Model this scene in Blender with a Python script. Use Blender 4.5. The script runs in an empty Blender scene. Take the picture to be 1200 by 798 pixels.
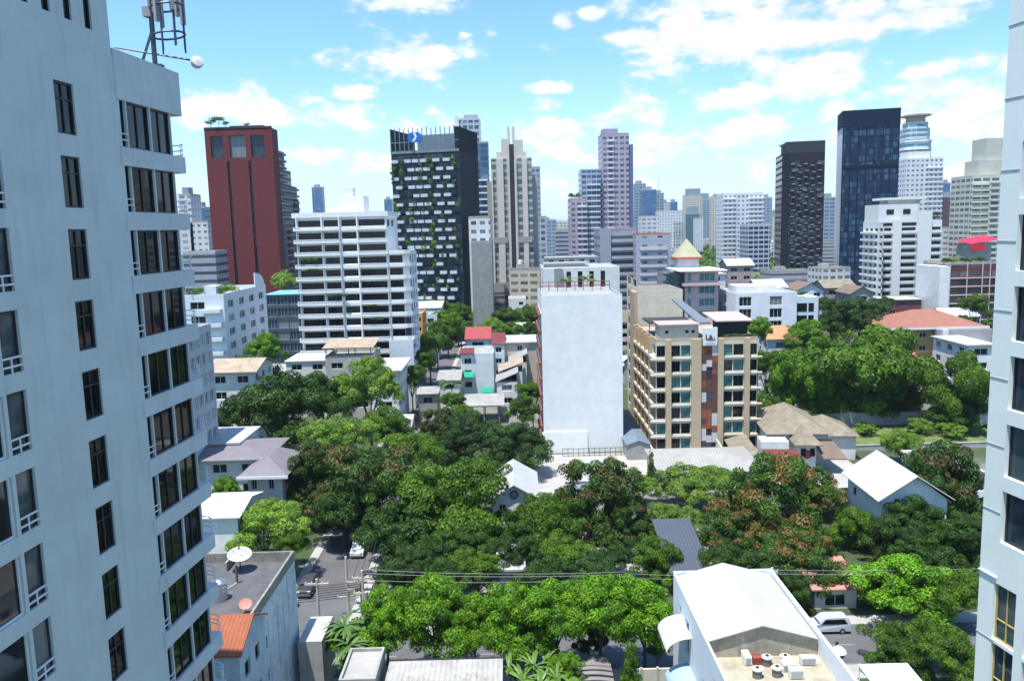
import bpy, math, random
import numpy as np
from mathutils import Vector, Matrix
S = bpy.context.scene
COL = S.collection
rng = random.Random(7)
# ---------------------------------------------------------------- camera, sky, sun, exposure
H = 43.0; PITCH = math.radians(7.8); ROLL = math.radians(1.5); F = 960.0
cf = Vector((0, math.cos(PITCH), -math.sin(PITCH)))
r0 = Vector((1, 0, 0)); u0 = Vector((0, math.sin(PITCH), math.cos(PITCH)))
cr = r0*math.cos(ROLL) - u0*math.sin(ROLL)
cu = r0*math.sin(ROLL) + u0*math.cos(ROLL)
CP = Vector((0, 0, H))
cam = bpy.data.objects.new('camera', bpy.data.cameras.new('camera'))
COL.objects.link(cam)
cam.data.sensor_width = 36; cam.data.lens = F/1200*36
cam.data.clip_start = 0.5; cam.data.clip_end = 30000
m = Matrix((cr, cu, -cf)).transposed().to_4x4(); m.translation = CP
cam.matrix_world = m
S.camera = cam

SUN_EL = math.radians(74); SUN_AZ = math.radians(217)   # azimuth from +Y towards +X
sl = bpy.data.lights.new('sun', 'SUN'); sl.energy = 4.2; sl.angle = math.radians(0.5); sl.color = (1, .965, .9)
so = bpy.data.objects.new('sun', sl); COL.objects.link(so)
sd = Vector((math.sin(SUN_AZ)*math.cos(SUN_EL), math.cos(SUN_AZ)*math.cos(SUN_EL), math.sin(SUN_EL)))
so.rotation_euler = sd.to_track_quat('Z', 'Y').to_euler()
S.view_settings.view_transform = 'Standard'; S.view_settings.look = 'None'
S.view_settings.exposure = 0.93; S.view_settings.gamma = 1.0
S.cycles.max_bounces = 6; S.cycles.diffuse_bounces = 3; S.cycles.glossy_bounces = 2
S.cycles.transmission_bounces = 3; S.cycles.volume_bounces = 1; S.cycles.transparent_max_bounces = 4
S.cycles.use_adaptive_sampling = True; S.cycles.use_denoising = True
S.cycles.caustics_reflective = False; S.cycles.caustics_refractive = False
HAZE = 0.000065
SKY = 0.14

def ray(px, py): return cf + cr*((px-600)/F) - cu*((py-399)/F)
def PY(px, py, Y):
    d = ray(px, py); return CP + d*(Y/d.y)
def PZ(px, py, z=0.0):
    d = ray(px, py); return CP + d*((z-H)/d.z)
def XA(px, Y, z):
    """x of the point at world depth Y and height z that is seen in pixel column px"""
    k = (px-600)/F
    v = Vector((0, Y, z-H))
    return (k*v.dot(cf) - v.dot(cr))/(cr.x - k*cf.x)

class N:
    def __init__(s, tree): s.t = tree
    def __call__(s, typ, ins=None, **kw):
        n = s.t.nodes.new(typ)
        for k, v in kw.items(): setattr(n, k, v)
        for k, v in (ins or {}).items():
            i = n.inputs[k]
            if isinstance(v, bpy.types.NodeSocket): s.t.links.new(v, i)
            else: i.default_value = v
        return n
    def m(s, op, a, b=None, c=None, clamp=False):
        ins = {0: a}
        if b is not None: ins[1] = b
        if c is not None: ins[2] = c
        return s('ShaderNodeMath', ins, operation=op, use_clamp=clamp).outputs[0]
    def ss(s, v, a, b):
        return s('ShaderNodeMapRange', {'Value': v, 'From Min': a, 'From Max': b}, interpolation_type='SMOOTHSTEP').outputs[0]
    def mix(s, f, a, b, bt='MIX'):
        n = s.t.nodes.new('ShaderNodeMix'); n.data_type = 'RGBA'; n.blend_type = bt
        for i, v in ((0, f), (6, a), (7, b)):
            if isinstance(v, bpy.types.NodeSocket): s.t.links.new(v, n.inputs[i])
            else: n.inputs[i].default_value = v if i == 0 else (tuple(v)+(1,))[:4]
        return n.outputs[2]

def azel(px, py):
    d = ray(px, py).normalized(); return math.atan2(d.x, d.y), math.asin(d.z)

w = bpy.data.worlds.new('World'); S.world = w; w.use_nodes = True
n = N(w.node_tree); w.node_tree.nodes.clear()
sky = n('ShaderNodeTexSky', sky_type='NISHITA', sun_disc=False)
sky.sun_elevation = SUN_EL; sky.sun_rotation = SUN_AZ
sky.air_density = 1.0; sky.dust_density = 0.6; sky.ozone_density = 1.0; sky.altitude = 40
tc = n('ShaderNodeTexCoord').outputs['Generated']
sep = n('ShaderNodeSeparateXYZ', {0: tc})
az = n.m('ARCTAN2', sep.outputs[0], sep.outputs[1]); el = n.m('ARCSINE', sep.outputs[2])
scl = n('ShaderNodeVectorMath', {0: tc, 1: (1, 1, 1.9)}, operation='MULTIPLY').outputs[0]
nz = n('ShaderNodeTexNoise', {'Vector': scl, 'Scale': 19.0, 'Detail': 9.0, 'Roughness': .58}).outputs[0]
nz2 = n('ShaderNodeTexNoise', {'Vector': scl, 'Scale': 5.0, 'Detail': 6.0, 'Roughness': .55}).outputs[0]
CL = [(490,2,75,14,1),(462,70,82,27,1),(505,68,45,20,1),(410,106,32,14,1),(300,128,95,24,.9),(390,135,60,18,.9),(235,120,50,22,.9),
      (645,104,34,9,.9),(650,122,34,10,.9),(692,20,16,11,1),(662,27,12,9,.8),(575,38,14,9,.8),(543,41,14,7,.8),
      (738,130,52,24,.9),(645,162,38,26,.9),(850,44,130,42,1),(745,44,36,14,1),(950,30,150,32,1),(1075,18,80,20,1),(840,6,80,22,1),
      (960,82,90,22,.95),(855,114,55,24,.9),(930,105,70,14,.8),(870,150,75,20,.9),(1118,104,82,36,1),(1165,160,60,20,.8),
      (780,180,120,26,.75),(420,185,120,24,.7),(985,160,30,40,.8),(560,150,120,14,.35),(1150,200,120,24,.7),(620,215,300,20,.5)]
val = None
for px, py, rx, ry, st in CL:
    a, e = azel(px, py)
    dx = n.m('MULTIPLY', n.m('SUBTRACT', az, a), F/rx*.93); dy = n.m('MULTIPLY', n.m('SUBTRACT', el, e), F/ry*.93)
    d = n.m('SQRT', n.m('ADD', n.m('MULTIPLY', dx, dx), n.m('MULTIPLY', dy, dy)))
    v = n.m('MULTIPLY', n.m('SUBTRACT', 1.12, d), st)
    val = v if val is None else n.m('MAXIMUM', val, v)
# general scattered clouds everywhere else in the sky (seen in reflections)
val = n.m('ADD', n.m('MULTIPLY', n.m('MAXIMUM', val, -0.6), .75), n.m('MULTIPLY', n.m('SUBTRACT', nz, .5), 2.3))
val = n.m('ADD', val, n.m('MULTIPLY', n.m('SUBTRACT', nz2, .5), .9))
alpha = n.ss(val, 0.08, .52)
sh2 = n('ShaderNodeVectorMath', {0: scl, 1: (0, 0, .03)}, operation='ADD').outputs[0]
nzs = n('ShaderNodeTexNoise', {'Vector': sh2, 'Scale': 19.0, 'Detail': 9.0, 'Roughness': .58}).outputs[0]
shd = n.m('ADD', .55, n.m('MULTIPLY', n.m('SUBTRACT', nz, nzs), 3.2), clamp=True)
body = n.m('MULTIPLY', n.ss(val, .1, .8), shd)
cc = n.mix(body, (3.35, 3.6, 3.8), (5.4, 5.4, 5.4))
hz = n.ss(el, 0.20, -0.02)
skyc = n.mix(1.0, sky.outputs[0], (.575, .80, .98), 'MULTIPLY')
skyh = n.mix(n.m('MULTIPLY', hz, .6), skyc, (3.5, 4.0, 4.5))
allc = n.mix(n.m('MULTIPLY', alpha, .93), skyh, cc)
bg = n('ShaderNodeBackground', {'Color': allc, 'Strength': SKY})
wo = n('ShaderNodeOutputWorld', {0: bg.outputs[0]})

# ---------------------------------------------------------------- materials
_M = {}
def newmat(name):
    mt = bpy.data.materials.new(name); mt.use_nodes = True; mt.node_tree.nodes.clear()
    return mt, N(mt.node_tree)
def fin(n, bsdf):
    n('ShaderNodeOutputMaterial', {0: bsdf})
def mat(name, c, rough=.8, var=.18, sc=.5, metal=0., spec=.4, streak=0., objrand=0., cover=0.):
    key = (name,)
    if key in _M: return _M[key]
    mt, n = newmat(name)
    co = n('ShaderNodeTexCoord').outputs['Object']
    no = n('ShaderNodeTexNoise', {'Vector': co, 'Scale': sc, 'Detail': 8.0, 'Roughness': .65}).outputs[0]
    k = n('ShaderNodeMapRange', {'Value': no, 'From Min': .25, 'From Max': .75, 'To Min': 1-var, 'To Max': 1+var*.5}).outputs[0]
    fine = n('ShaderNodeTexNoise', {'Vector': co, 'Scale': 9.0, 'Detail': 3.0}).outputs[0]
    k = n.m('MULTIPLY', k, n('ShaderNodeMapRange', {'Value': fine, 'To Min': 1-var*.35, 'To Max': 1+var*.35}).outputs[0])
    if objrand:
        oi = n('ShaderNodeObjectInfo').outputs['Random']
        k = n.m('MULTIPLY', k, n.m('ADD', 1-objrand/2, n.m('MULTIPLY', oi, objrand)))
    col = n.mix(1.0, c, n('ShaderNodeCombineColor', {0: k, 1: k, 2: k}).outputs[0], 'MULTIPLY')
    if streak:
        vm = n('ShaderNodeVectorMath', {0: co, 1: (1.6, 1.6, .09)}, operation='MULTIPLY').outputs[0]
        sn = n('ShaderNodeTexNoise', {'Vector': vm, 'Scale': 1.6, 'Detail': 7.0, 'Roughness': .7}).outputs[0]
        f = n.m('MULTIPLY', n.ss(sn, .5-cover, .74-cover), streak)
        if cover:
            pn = n('ShaderNodeTexNoise', {'Vector': co, 'Scale': .9, 'Detail': 12.0, 'Roughness': .8}).outputs[0]
            f = n.m('MAXIMUM', f, n.m('MULTIPLY', n.ss(pn, .53, .62), .75))
        col = n.mix(f, col, tuple(x*.32 for x in c))
    bm = n('ShaderNodeBump', {'Height': fine, 'Strength': .12, 'Distance': .05})
    b = n('ShaderNodeBsdfPrincipled', {'Base Color': col, 'Roughness': rough, 'Metallic': metal, 'Specular IOR Level': spec, 'Normal': bm.outputs[0]})
    fin(n, b.outputs[0]); _M[key] = mt
    return mt
def glass(name, c=(.008, .011, .015), blind=(.22, .24, .24), pb=.14, rough=.06, spec=.22):
    if name in _M: return _M[name]
    mt, n = newmat(name)
    oi = n('ShaderNodeObjectInfo').outputs['Random']
    f = n.m('MULTIPLY', n.ss(oi, 1-pb, 1.02-pb), .75)
    co = n('ShaderNodeTexCoord').outputs['Object']
    wv = n('ShaderNodeTexNoise', {'Vector': co, 'Scale': 1.3, 'Detail': 4.0}).outputs[0]
    base = n.mix(n.ss(wv, .35, .7), c, tuple(x*2.2 for x in c))
    col = n.mix(f, base, blind)
    b = n('ShaderNodeBsdfPrincipled', {'Base Color': col, 'Roughness': rough, 'Specular IOR Level': spec})
    fin(n, b.outputs[0]); _M[name] = mt
    return mt
def facade(name, wall, gl=(.02, .03, .04), spec=.25, fh=3., bw=3., sill=.32, head=.82, pier=.18, var=.5, streak=.25, rib=None, grough=.12, dark=0):
    """wall surface of a far building: storeys of windows laid out in metres along the wall (UV)"""
    if name in _M: return _M[name]
    mt, n = newmat(name)
    uv = n('ShaderNodeUVMap').outputs[0]
    s = n('ShaderNodeSeparateXYZ', {0: uv})
    U = n.m('DIVIDE', s.outputs[0], bw); V = n.m('DIVIDE', s.outputs[1], fh)
    fu = n.m('FRACT', U); fv = n.m('FRACT', V)
    mk = n.m('MULTIPLY', n.m('GREATER_THAN', fv, sill), n.m('LESS_THAN', fv, head))
    mk = n.m('MULTIPLY', mk, n.m('MULTIPLY', n.m('GREATER_THAN', fu, pier), n.m('LESS_THAN', fu, 1-pier*.6)))
    cell = n('ShaderNodeCombineXYZ', {0: n.m('FLOOR', U), 1: n.m('FLOOR', V)}).outputs[0]
    wn = n('ShaderNodeTexWhiteNoise', {'Vector': cell}, noise_dimensions='3D').outputs[0]
    if dark: mk = n.m('MULTIPLY', mk, n.m('GREATER_THAN', wn, dark))
    co = n('ShaderNodeTexCoord').outputs['Object']
    no = n('ShaderNodeTexNoise', {'Vector': co, 'Scale': .15, 'Detail': 8.0, 'Roughness': .7}).outputs[0]
    k = n('ShaderNodeMapRange', {'Value': no, 'From Min': .25, 'From Max': .75, 'To Min': .82, 'To Max': 1.08}).outputs[0]
    wc = n.mix(1.0, wall, n('ShaderNodeCombineColor', {0: k, 1: k, 2: k}).outputs[0], 'MULTIPLY')
    edge = n.m('MULTIPLY', n.m('LESS_THAN', fv, .07), .35)
    wc = n.mix(edge, wc, tuple(x*.45 for x in wall))
    gc = n.mix(n.m('MULTIPLY', n.m('POWER', wn, 2.2), var), gl, tuple(min(1, x*.75+.02) for x in (wall if rib is None else rib)))
    col = n.mix(mk, wc, gc)
    ro = n('ShaderNodeMapRange', {'Value': mk, 'To Min': .8, 'To Max': grough}).outputs[0]
    b = n('ShaderNodeBsdfPrincipled', {'Base Color': col, 'Roughness': ro, 'Specular IOR Level': spec})
    fin(n, b.outputs[0]); _M[name] = mt
    return mt
def roofm(name, c, period=.35, axis=0, var=.3, rough=.75, bump=.6, spots=0., spec=.3):
    if name in _M: return _M[name]
    mt, n = newmat(name)
    co = n('ShaderNodeTexCoord').outputs['Object']
    sp = n('ShaderNodeSeparateXYZ', {0: co})
    wv = n.m('SINE', n.m('MULTIPLY', sp.outputs[axis], 2*math.pi/period))
    no = n('ShaderNodeTexNoise', {'Vector': co, 'Scale': .55, 'Detail': 9.0, 'Roughness': .7}).outputs[0]
    k = n('ShaderNodeMapRange', {'Value': no, 'From Min': .25, 'From Max': .75, 'To Min': 1-var, 'To Max': 1+var*.4}).outputs[0]
    k = n.m('MULTIPLY', k, n.m('ADD', .94, n.m('MULTIPLY', wv, .06)))
    col = n.mix(1.0, c, n('ShaderNodeCombineColor', {0: k, 1: k, 2: k}).outputs[0], 'MULTIPLY')
    if spots:
        vm = n('ShaderNodeVectorMath', {0: co, 1: (.35, 1.2, 1) if axis == 1 else (1.2, .35, 1)}, operation='MULTIPLY').outputs[0]
        sn = n('ShaderNodeTexNoise', {'Vector': vm, 'Scale': 1.1, 'Detail': 6.0, 'Roughness': .75}).outputs[0]
        col = n.mix(n.m('MULTIPLY', n.ss(sn, .52, .72), spots), col, tuple(x*.3 for x in c))
    bm = n('ShaderNodeBump', {'Height': wv, 'Strength': bump, 'Distance': .04})
    b = n('ShaderNodeBsdfPrincipled', {'Base Color': col, 'Roughness': rough, 'Specular IOR Level': spec, 'Normal': bm.outputs[0]})
    fin(n, b.outputs[0]); _M[name] = mt
    return mt

WHITE = mat('white render', (.70, .71, .69), streak=.18)
WHITE2 = mat('clean white paint', (.8, .81, .8), var=.08)
OFFW = mat('off white render', (.62, .63, .6), streak=.35)
CONC = mat('weathered concrete', (.33, .33, .31), var=.35, streak=.4)
CONCL = mat('pale concrete', (.40, .39, .36), var=.3)
DARK = mat('dark metal', (.03, .032, .036), rough=.5)
STEEL = mat('brushed steel', (.55, .57, .6), rough=.3, metal=.9)
GLASS = glass('window glass')
GLASSB = glass('blue window glass', (.02, .035, .05), (.2, .24, .26), .25)
GLASST = glass('teal window glass', (.04, .13, .125), (.10, .22, .21), .4, .15)
FRAMEW = mat('white window frame', (.7, .72, .73), var=.05)
FRAMED = mat('dark window frame', (.03, .03, .035), rough=.5, var=.05)
ASPH = mat('asphalt', (.11, .11, .115), rough=.9, var=.35, sc=.25)
PAVE = mat('concrete paving', (.36, .35, .33), rough=.9, var=.3, sc=.3)
PAINT = mat('road paint', (.7, .7, .66), var=.3)

# ---------------------------------------------------------------- mesh builder
class MB:
    def __init__(s): s.v = []; s.f = []; s.mi = []; s.uv = []
    def face(s, pts, mi=0, uv=None):
        b = len(s.v); s.v += [tuple(p) for p in pts]; s.f.append(tuple(range(b, b+len(pts)))); s.mi.append(mi)
        s.uv.append(uv if uv else [(0, 0)]*len(pts))
    def box(s, x0, x1, y0, y1, z0, z1, mi=0):
        P = [(x0,y0,z0),(x1,y0,z0),(x1,y1,z0),(x0,y1,z0),(x0,y0,z1),(x1,y0,z1),(x1,y1,z1),(x0,y1,z1)]
        s.hexa(P, mi)
    def hexa(s, P, mi=0):
        b = len(s.v); s.v += [tuple(p) for p in P]
        for q in ((0,3,2,1),(4,5,6,7),(0,1,5,4),(1,2,6,5),(2,3,7,6),(3,0,4,7)):
            s.f.append(tuple(b+i for i in q)); s.mi.append(mi); s.uv.append([(0, 0)]*4)
    def prism(s, pts, z0, z1, mi=0, top=None):
        k = len(pts); b = len(s.v)
        s.v += [(p[0], p[1], z0) for p in pts] + [(p[0], p[1], z1) for p in pts]
        s.f.append(tuple(b+i for i in range(k-1, -1, -1))); s.f.append(tuple(b+k+i for i in range(k)))
        s.mi += [mi, mi if top is None else top]; s.uv += [[(0, 0)]*k]*2
        u = 0
        for i in range(k):
            j = (i+1) % k; L = math.hypot(pts[j][0]-pts[i][0], pts[j][1]-pts[i][1])
            s.f.append((b+i, b+j, b+k+j, b+k+i)); s.mi.append(mi)
            s.uv.append([(u, z0), (u+L, z0), (u+L, z1), (u, z1)]); u += L
    def tube(s, pts, r, k=6, mi=0, cap=True):
        b = len(s.v); pts = [Vector(p) for p in pts]
        if not hasattr(r, '__len__'): r = [r]*len(pts)
        for i, p in enumerate(pts):
            t = (pts[min(i+1, len(pts)-1)]-pts[max(i-1, 0)]).normalized()
            a = t.cross(Vector((0, 0, 1)) if abs(t.z) < .9 else Vector((1, 0, 0))).normalized(); c = t.cross(a)
            for j in range(k):
                an = 2*math.pi*j/k; s.v.append(tuple(p+(a*math.cos(an)+c*math.sin(an))*r[i]))
        for i in range(len(pts)-1):
            for j in range(k):
                s.f.append((b+i*k+j, b+i*k+(j+1) % k, b+(i+1)*k+(j+1) % k, b+(i+1)*k+j)); s.mi.append(mi); s.uv.append([(0, 0)]*4)
        if cap:
            s.f.append(tuple(b+j for j in range(k))); s.mi.append(mi); s.uv.append([(0, 0)]*k)
            e = b+(len(pts)-1)*k
            s.f.append(tuple(e+j for j in range(k-1, -1, -1))); s.mi.append(mi); s.uv.append([(0, 0)]*k)
    def lathe(s, prof, cx=0, cy=0, k=16, mi=0):
        b = len(s.v)
        for r, z in prof:
            for j in range(k):
                a = 2*math.pi*j/k; s.v.append((cx+r*math.cos(a), cy+r*math.sin(a), z))
        for i in range(len(prof)-1):
            for j in range(k):
                s.f.append((b+i*k+j, b+i*k+(j+1) % k, b+(i+1)*k+(j+1) % k, b+(i+1)*k+j)); s.mi.append(mi); s.uv.append([(0, 0)]*4)
    def mesh(s, name, mats):
        me = bpy.data.meshes.new(name); me.from_pydata(s.v, [], s.f)
        for mt in (mats if isinstance(mats, (list, tuple)) else [mats]): me.materials.append(mt)
        me.polygons.foreach_set('material_index', s.mi)
        ul = me.uv_layers.new(name='UVMap')
        flat = [c for f in s.uv for p in f for c in p]
        ul.data.foreach_set('uv', flat)
        me.update(); return me
    def build(s, name, mats, parent=None, loc=(0, 0, 0), rz=0):
        return link(name, s.mesh(name, mats), parent, loc, rz)
def link(name, me, parent=None, loc=(0, 0, 0), rz=0):
    o = bpy.data.objects.new(name, me); COL.objects.link(o); o.parent = parent
    o.location = loc; o.rotation_euler = (0, 0, rz); return o
def tag(o, label, cat, group=None):
    o['label'] = label; o['category'] = cat
    if group: o['group'] = group
    LABELS.append(label)
    return o
LABELS = []
def empty(name, loc=(0, 0, 0), rz=0):
    o = bpy.data.objects.new(name, None); COL.objects.link(o); o.location = loc; o.rotation_euler = (0, 0, rz)
    o.empty_display_size = .5
    return o
FOOT = []   # circles (x, y, r) taken by what already stands

class Th:
    """a building: local x runs along its front, y away from the camera, z up"""
    def __init__(s, name, label, cat, a, b, depth, group=None):
        A = PY(*a); z = A.z; bx = XA(b[0], b[1], z); B = Vector((bx, b[1], z))
        s.W = math.hypot(B.x-A.x, B.y-A.y); s.H = z; s.D = depth
        s.rz = math.atan2(B.y-A.y, B.x-A.x)
        s.root = tag(empty(name, (A.x, A.y, 0), s.rz), label, cat, group)
        c = s.P(s.W/2, s.D/2); FOOT.append((c.x, c.y, math.hypot(s.W, s.D)/2, A.x, A.y, s.rz, s.W, s.D))
    def P(s, x, y, z=0):
        c, q = math.cos(s.rz), math.sin(s.rz); L = s.root.location
        return Vector((L.x+c*x-q*y, L.y+q*x+c*y, z))
    def fr(s, f, x0=0, x1=None, y0=0, y1=None):
        x1 = s.W if x1 is None else x1; y1 = s.D if y1 is None else y1
        return {'F': (x0, y0, 1, 0, x1-x0), 'R': (x1, y0, 0, 1, y1-y0), 'B': (x1, y1, -1, 0, x1-x0), 'L': (x0, y1, 0, -1, y1-y0)}[f]
    def add(s, name, mb, mats, parent=None, label=None):
        o = mb.build(name, mats, parent or s.root)
        if label: o['label'] = label
        return o
def wallface(mb, fr, z0, z1, holes=(), rev=.25, mi=0, mi2=None):
    ox, oy, ux, uy, L = fr
    us = sorted({0., L, *[round(h[0], 4) for h in holes], *[round(h[1], 4) for h in holes]})
    zs = sorted({z0, z1, *[round(h[2], 4) for h in holes], *[round(h[3], 4) for h in holes]})
    def P(u, z, o=0): return (ox+ux*u+uy*o, oy+uy*u-ux*o, z)
    for i in range(len(us)-1):
        um = (us[i]+us[i+1])/2
        col = [h for h in holes if h[0] < um < h[1]]
        zprev = None
        segs = []
        for j in range(len(zs)-1):
            zm = (zs[j]+zs[j+1])/2
            if any(h[2] < zm < h[3] for h in col): continue
            if segs and abs(segs[-1][1]-zs[j]) < 1e-6: segs[-1][1] = zs[j+1]
            else: segs.append([zs[j], zs[j+1]])
        for a, b in segs:
            mb.face([P(us[i], a), P(us[i+1], a), P(us[i+1], b), P(us[i], b)], mi, [(us[i], a), (us[i+1], a), (us[i+1], b), (us[i], b)])
    q = mi if mi2 is None else mi2
    for u0_, u1_, a, b in [h[:4] for h in holes]:
        mb.face([P(u0_, a), P(u0_, a, -rev), P(u0_, b, -rev), P(u0_, b)], q)
        mb.face([P(u1_, a, -rev), P(u1_, a), P(u1_, b), P(u1_, b, -rev)], q)
        mb.face([P(u0_, a, -rev), P(u0_, a), P(u1_, a), P(u1_, a, -rev)], q)
        mb.face([P(u0_, b), P(u0_, b, -rev), P(u1_, b, -rev), P(u1_, b)], q)
def fbox(mb, fr, u0_, u1_, z0, z1, o0, o1, mi=0):
    ox, oy, ux, uy, L = fr
    def P(u, o, z): return (ox+ux*u+uy*o, oy+uy*u-ux*o, z)
    mb.hexa([P(u0_, o1, z0), P(u1_, o1, z0), P(u1_, o0, z0), P(u0_, o0, z0), P(u0_, o1, z1), P(u1_, o1, z1), P(u1_, o0, z1), P(u0_, o0, z1)], mi)
_W = {}
def window_mesh(w_, h_, st, gm, fm):
    key = (round(w_, 2), round(h_, 2), st, gm.name, fm.name)
    if key in _W: return _W[key]
    mb = MB(); t = min(.08, w_*.06)
    mb.face([(t*.5, .12, t*.5), (w_-t*.5, .12, t*.5), (w_-t*.5, .12, h_-t*.5), (t*.5, .12, h_-t*.5)], 0)
    for a in ((0, w_, 0, t), (0, w_, h_-t, h_), (0, t, t, h_-t), (w_-t, w_, t, h_-t)):
        mb.box(a[0], a[1], .05, .16, a[2], a[3], 1)
    cols, rows = {'1': (1, 0), '2': (2, 0), '3': (3, 0), '4': (4, 0), '2t': (2, .68), 'b': (1, .38), '2b': (2, .36)}[st]
    for i in range(1, cols): mb.box(w_*i/cols-t*.4, w_*i/cols+t*.4, .06, .15, t, h_-t, 1)
    if rows: mb.box(t, w_-t, .061, .149, h_*rows-t*.4, h_*rows+t*.4, 1)
    _W[key] = mb.mesh('window', [gm, fm]); return _W[key]
def windows(th, fr, holes, st='2', gm=None, fm=None, inset=.1, parent=None, cap=100, name='window'):
    gm = gm or GLASS; fm = fm or FRAMEW
    ox, oy, ux, uy, L = fr
    hs = sorted(holes, key=lambda h: -h[2])
    out = []
    for h in hs[:cap]:
        me = window_mesh(h[1]-h[0], h[3]-h[2], h[4] if len(h) > 4 else st, h[5] if len(h) > 5 else gm, fm)
        o = link(name, me, parent or th.root, (ox+ux*h[0]-uy*inset, oy+uy*h[0]+ux*inset, h[2]), math.atan2(uy, ux)); out.append(o)
    if len(hs) > cap:
        mb = MB()
        for h in hs[cap:]: fbox(mb, fr, h[0], h[1], h[2], h[3], -inset-.1, -inset)
        o = mb.build(name, gm, parent or th.root); o['kind'] = 'stuff'
    return out
def grid(L, z0, nf, fh, cols, sill, head):
    """cols: list of (u0, u1) fractions or metres of the face length"""
    return [(a*L if b <= 1.001 else a, b*L if b <= 1.001 else b, z0+i*fh+sill, z0+i*fh+head) for i in range(nf) for a, b in cols]
def roofslab(th, z, mi_mat, over=0, par=.0, parm=None, parent=None, name='roof', x0=0, x1=None, y0=0, y1=None, th_=.25):
    x1 = th.W if x1 is None else x1; y1 = th.D if y1 is None else y1
    q_ = .012 if over == 0 else 0; mb = MB(); mb.box(x0-over+q_, x1+over-q_, y0-over+q_, y1+over-q_, z-th_, z+.003)
    r = mb.build(name, mi_mat, parent or th.root)
    if par:
        mb = MB(); t = .2; a, b, c, d = x0-over-.004, x1+over+.004, y0-over-.004, y1+over+.004
        mb.box(a, b, c, c+t, z, z+par); mb.box(a, b, d-t, d, z, z+par); mb.box(a, a+t, c+t, d-t, z, z+par); mb.box(b-t, b, c+t, d-t, z, z+par)
        mb.build('parapet', parm or mi_mat, r)
    return r

# ---------------------------------------------------------------- roofs
def pitched(th, kind, z, rise, over, rm, parent=None, x0=0, x1=None, y0=0, y1=None, gm=None, t=.14):
    x1 = th.W if x1 is None else x1; y1 = th.D if y1 is None else y1
    a, b, c, d = x0-over, x1+over, y0-over, y1+over
    mx, my = (a+b)/2, (c+d)/2; zb = z-over*rise/max(.1, ((d-c)/2 if kind in ('gx',) else (b-a)/2))
    zb = z-.02
    mb = MB()
    def sh(P):  # sheet with thickness
        up = [(p[0], p[1], p[2]+t) for p in P]; n_ = len(P)
        mb.face(up); mb.face(P[::-1])
        for i in range(n_):
            j = (i+1) % n_; mb.face([P[i], P[j], up[j], up[i]])
    R = z+rise
    if kind == 'gx':   # ridge along x
        sh([(a, c, zb), (b, c, zb), (b, my, R), (a, my, R)]); sh([(b, d, zb), (a, d, zb), (a, my, R), (b, my, R)])
    elif kind == 'gy':
        sh([(a, d, zb), (a, c, zb), (mx, c, R), (mx, d, R)]); sh([(b, c, zb), (b, d, zb), (mx, d, R), (mx, c, R)])
    elif kind == 'hip':
        if b-a >= d-c:
            h = (d-c)/2; p, q = (a+h, my, R), (b-h, my, R)
            sh([(a, c, zb), (b, c, zb), q, p]); sh([(b, d, zb), (a, d, zb), p, q]); sh([(a, d, zb), (a, c, zb), p]); sh([(b, c, zb), (b, d, zb), q])
        else:
            h = (b-a)/2; p, q = (mx, c+h, R), (mx, d-h, R)
            sh([(a, d, zb), (a, c, zb), p, q]); sh([(b, c, zb), (b, d, zb), q, p]); sh([(a, c, zb), (b, c, zb), p]); sh([(b, d, zb), (a, d, zb), q])
    elif kind == 'shedy':   # falls toward the camera
        sh([(a, c, zb), (b, c, zb), (b, d, R), (a, d, R)])
    elif kind == 'shedx':
        sh([(a, c, zb), (b, c, R), (b, d, R), (a, d, zb)])
    elif kind == 'arc':
        k = 8
        for i in range(k):
            t0, t1 = i/k, (i+1)/k; f = lambda q: zb+rise*math.sin(math.pi*q)
            sh([(a, c+(d-c)*t0, f(t0)), (b, c+(d-c)*t0, f(t0)), (b, c+(d-c)*t1, f(t1)), (a, c+(d-c)*t1, f(t1))])
    r = mb.build('roof', rm, parent or th.root)
    if gm is not None and kind in ('gx', 'gy'):
        if kind == 'gy':
            for yy in (y0+.002, y1-.002): mb = MB(); mb.face([(x0, yy, z), (x1, yy, z), (mx, yy, R)] if yy < my else [(x1, yy, z), (x0, yy, z), (mx, yy, R)]); mb.build('gable', gm, parent or th.root)
        else:
            for xx in (x0+.002, x1-.002): mb = MB(); mb.face([(xx, y1, z), (xx, y0, z), (xx, my, R)] if xx < mx else [(xx, y0, z), (xx, y1, z), (xx, my, R)]); mb.build('gable', gm, parent or th.root)
    return r
def house(name, label, cat, a, b, depth, wall, rkind, rm, rise=2.2, over=.5, fh=3., cols=None, scols=None, group=None, st='2', z0=0, fm=None, gm=None, par=.7, floors=None, sill=.9, head=2.3, cap=40):
    th = Th(name, label, cat, a, b, depth, group)
    nf = floors or max(1, int(th.H/fh)); base = th.H-nf*fh
    if cols is None:
        k = max(1, int(th.W/3.6)); cols = [((i+.25)/k, (i+.75)/k) for i in range(k)]
    if scols is None:
        k = max(1, int(th.D/4)); scols = [((i+.28)/k, (i+.72)/k) for i in range(k)]
    mb = MB(); W = {}
    side = 'R' if th.root.location.x < 0 else 'L'
    vis = {'F': cols, side: scols}
    lo = max(0, nf-6) if cap < 60 else 0
    for f in 'FRBL':
        fr = th.fr(f)
        hs = [h for h in grid(fr[4], base, nf, fh, vis.get(f, []), sill, head) if h[2] > base+lo*fh]
        wallface(mb, fr, 0, th.H, hs); W[f] = (fr, hs)
    th.add('wall', mb, wall)
    for f in 'F'+side: windows(th, W[f][0], W[f][1], st, gm, fm, cap=cap)
    if rkind == 'flat': roofslab(th, th.H, rm, par=par, parm=wall)
    elif rkind == 'flatover': roofslab(th, th.H+.2, rm, over=over)
    else: pitched(th, rkind, th.H, rise, over, rm, gm=wall)
    return th

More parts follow.
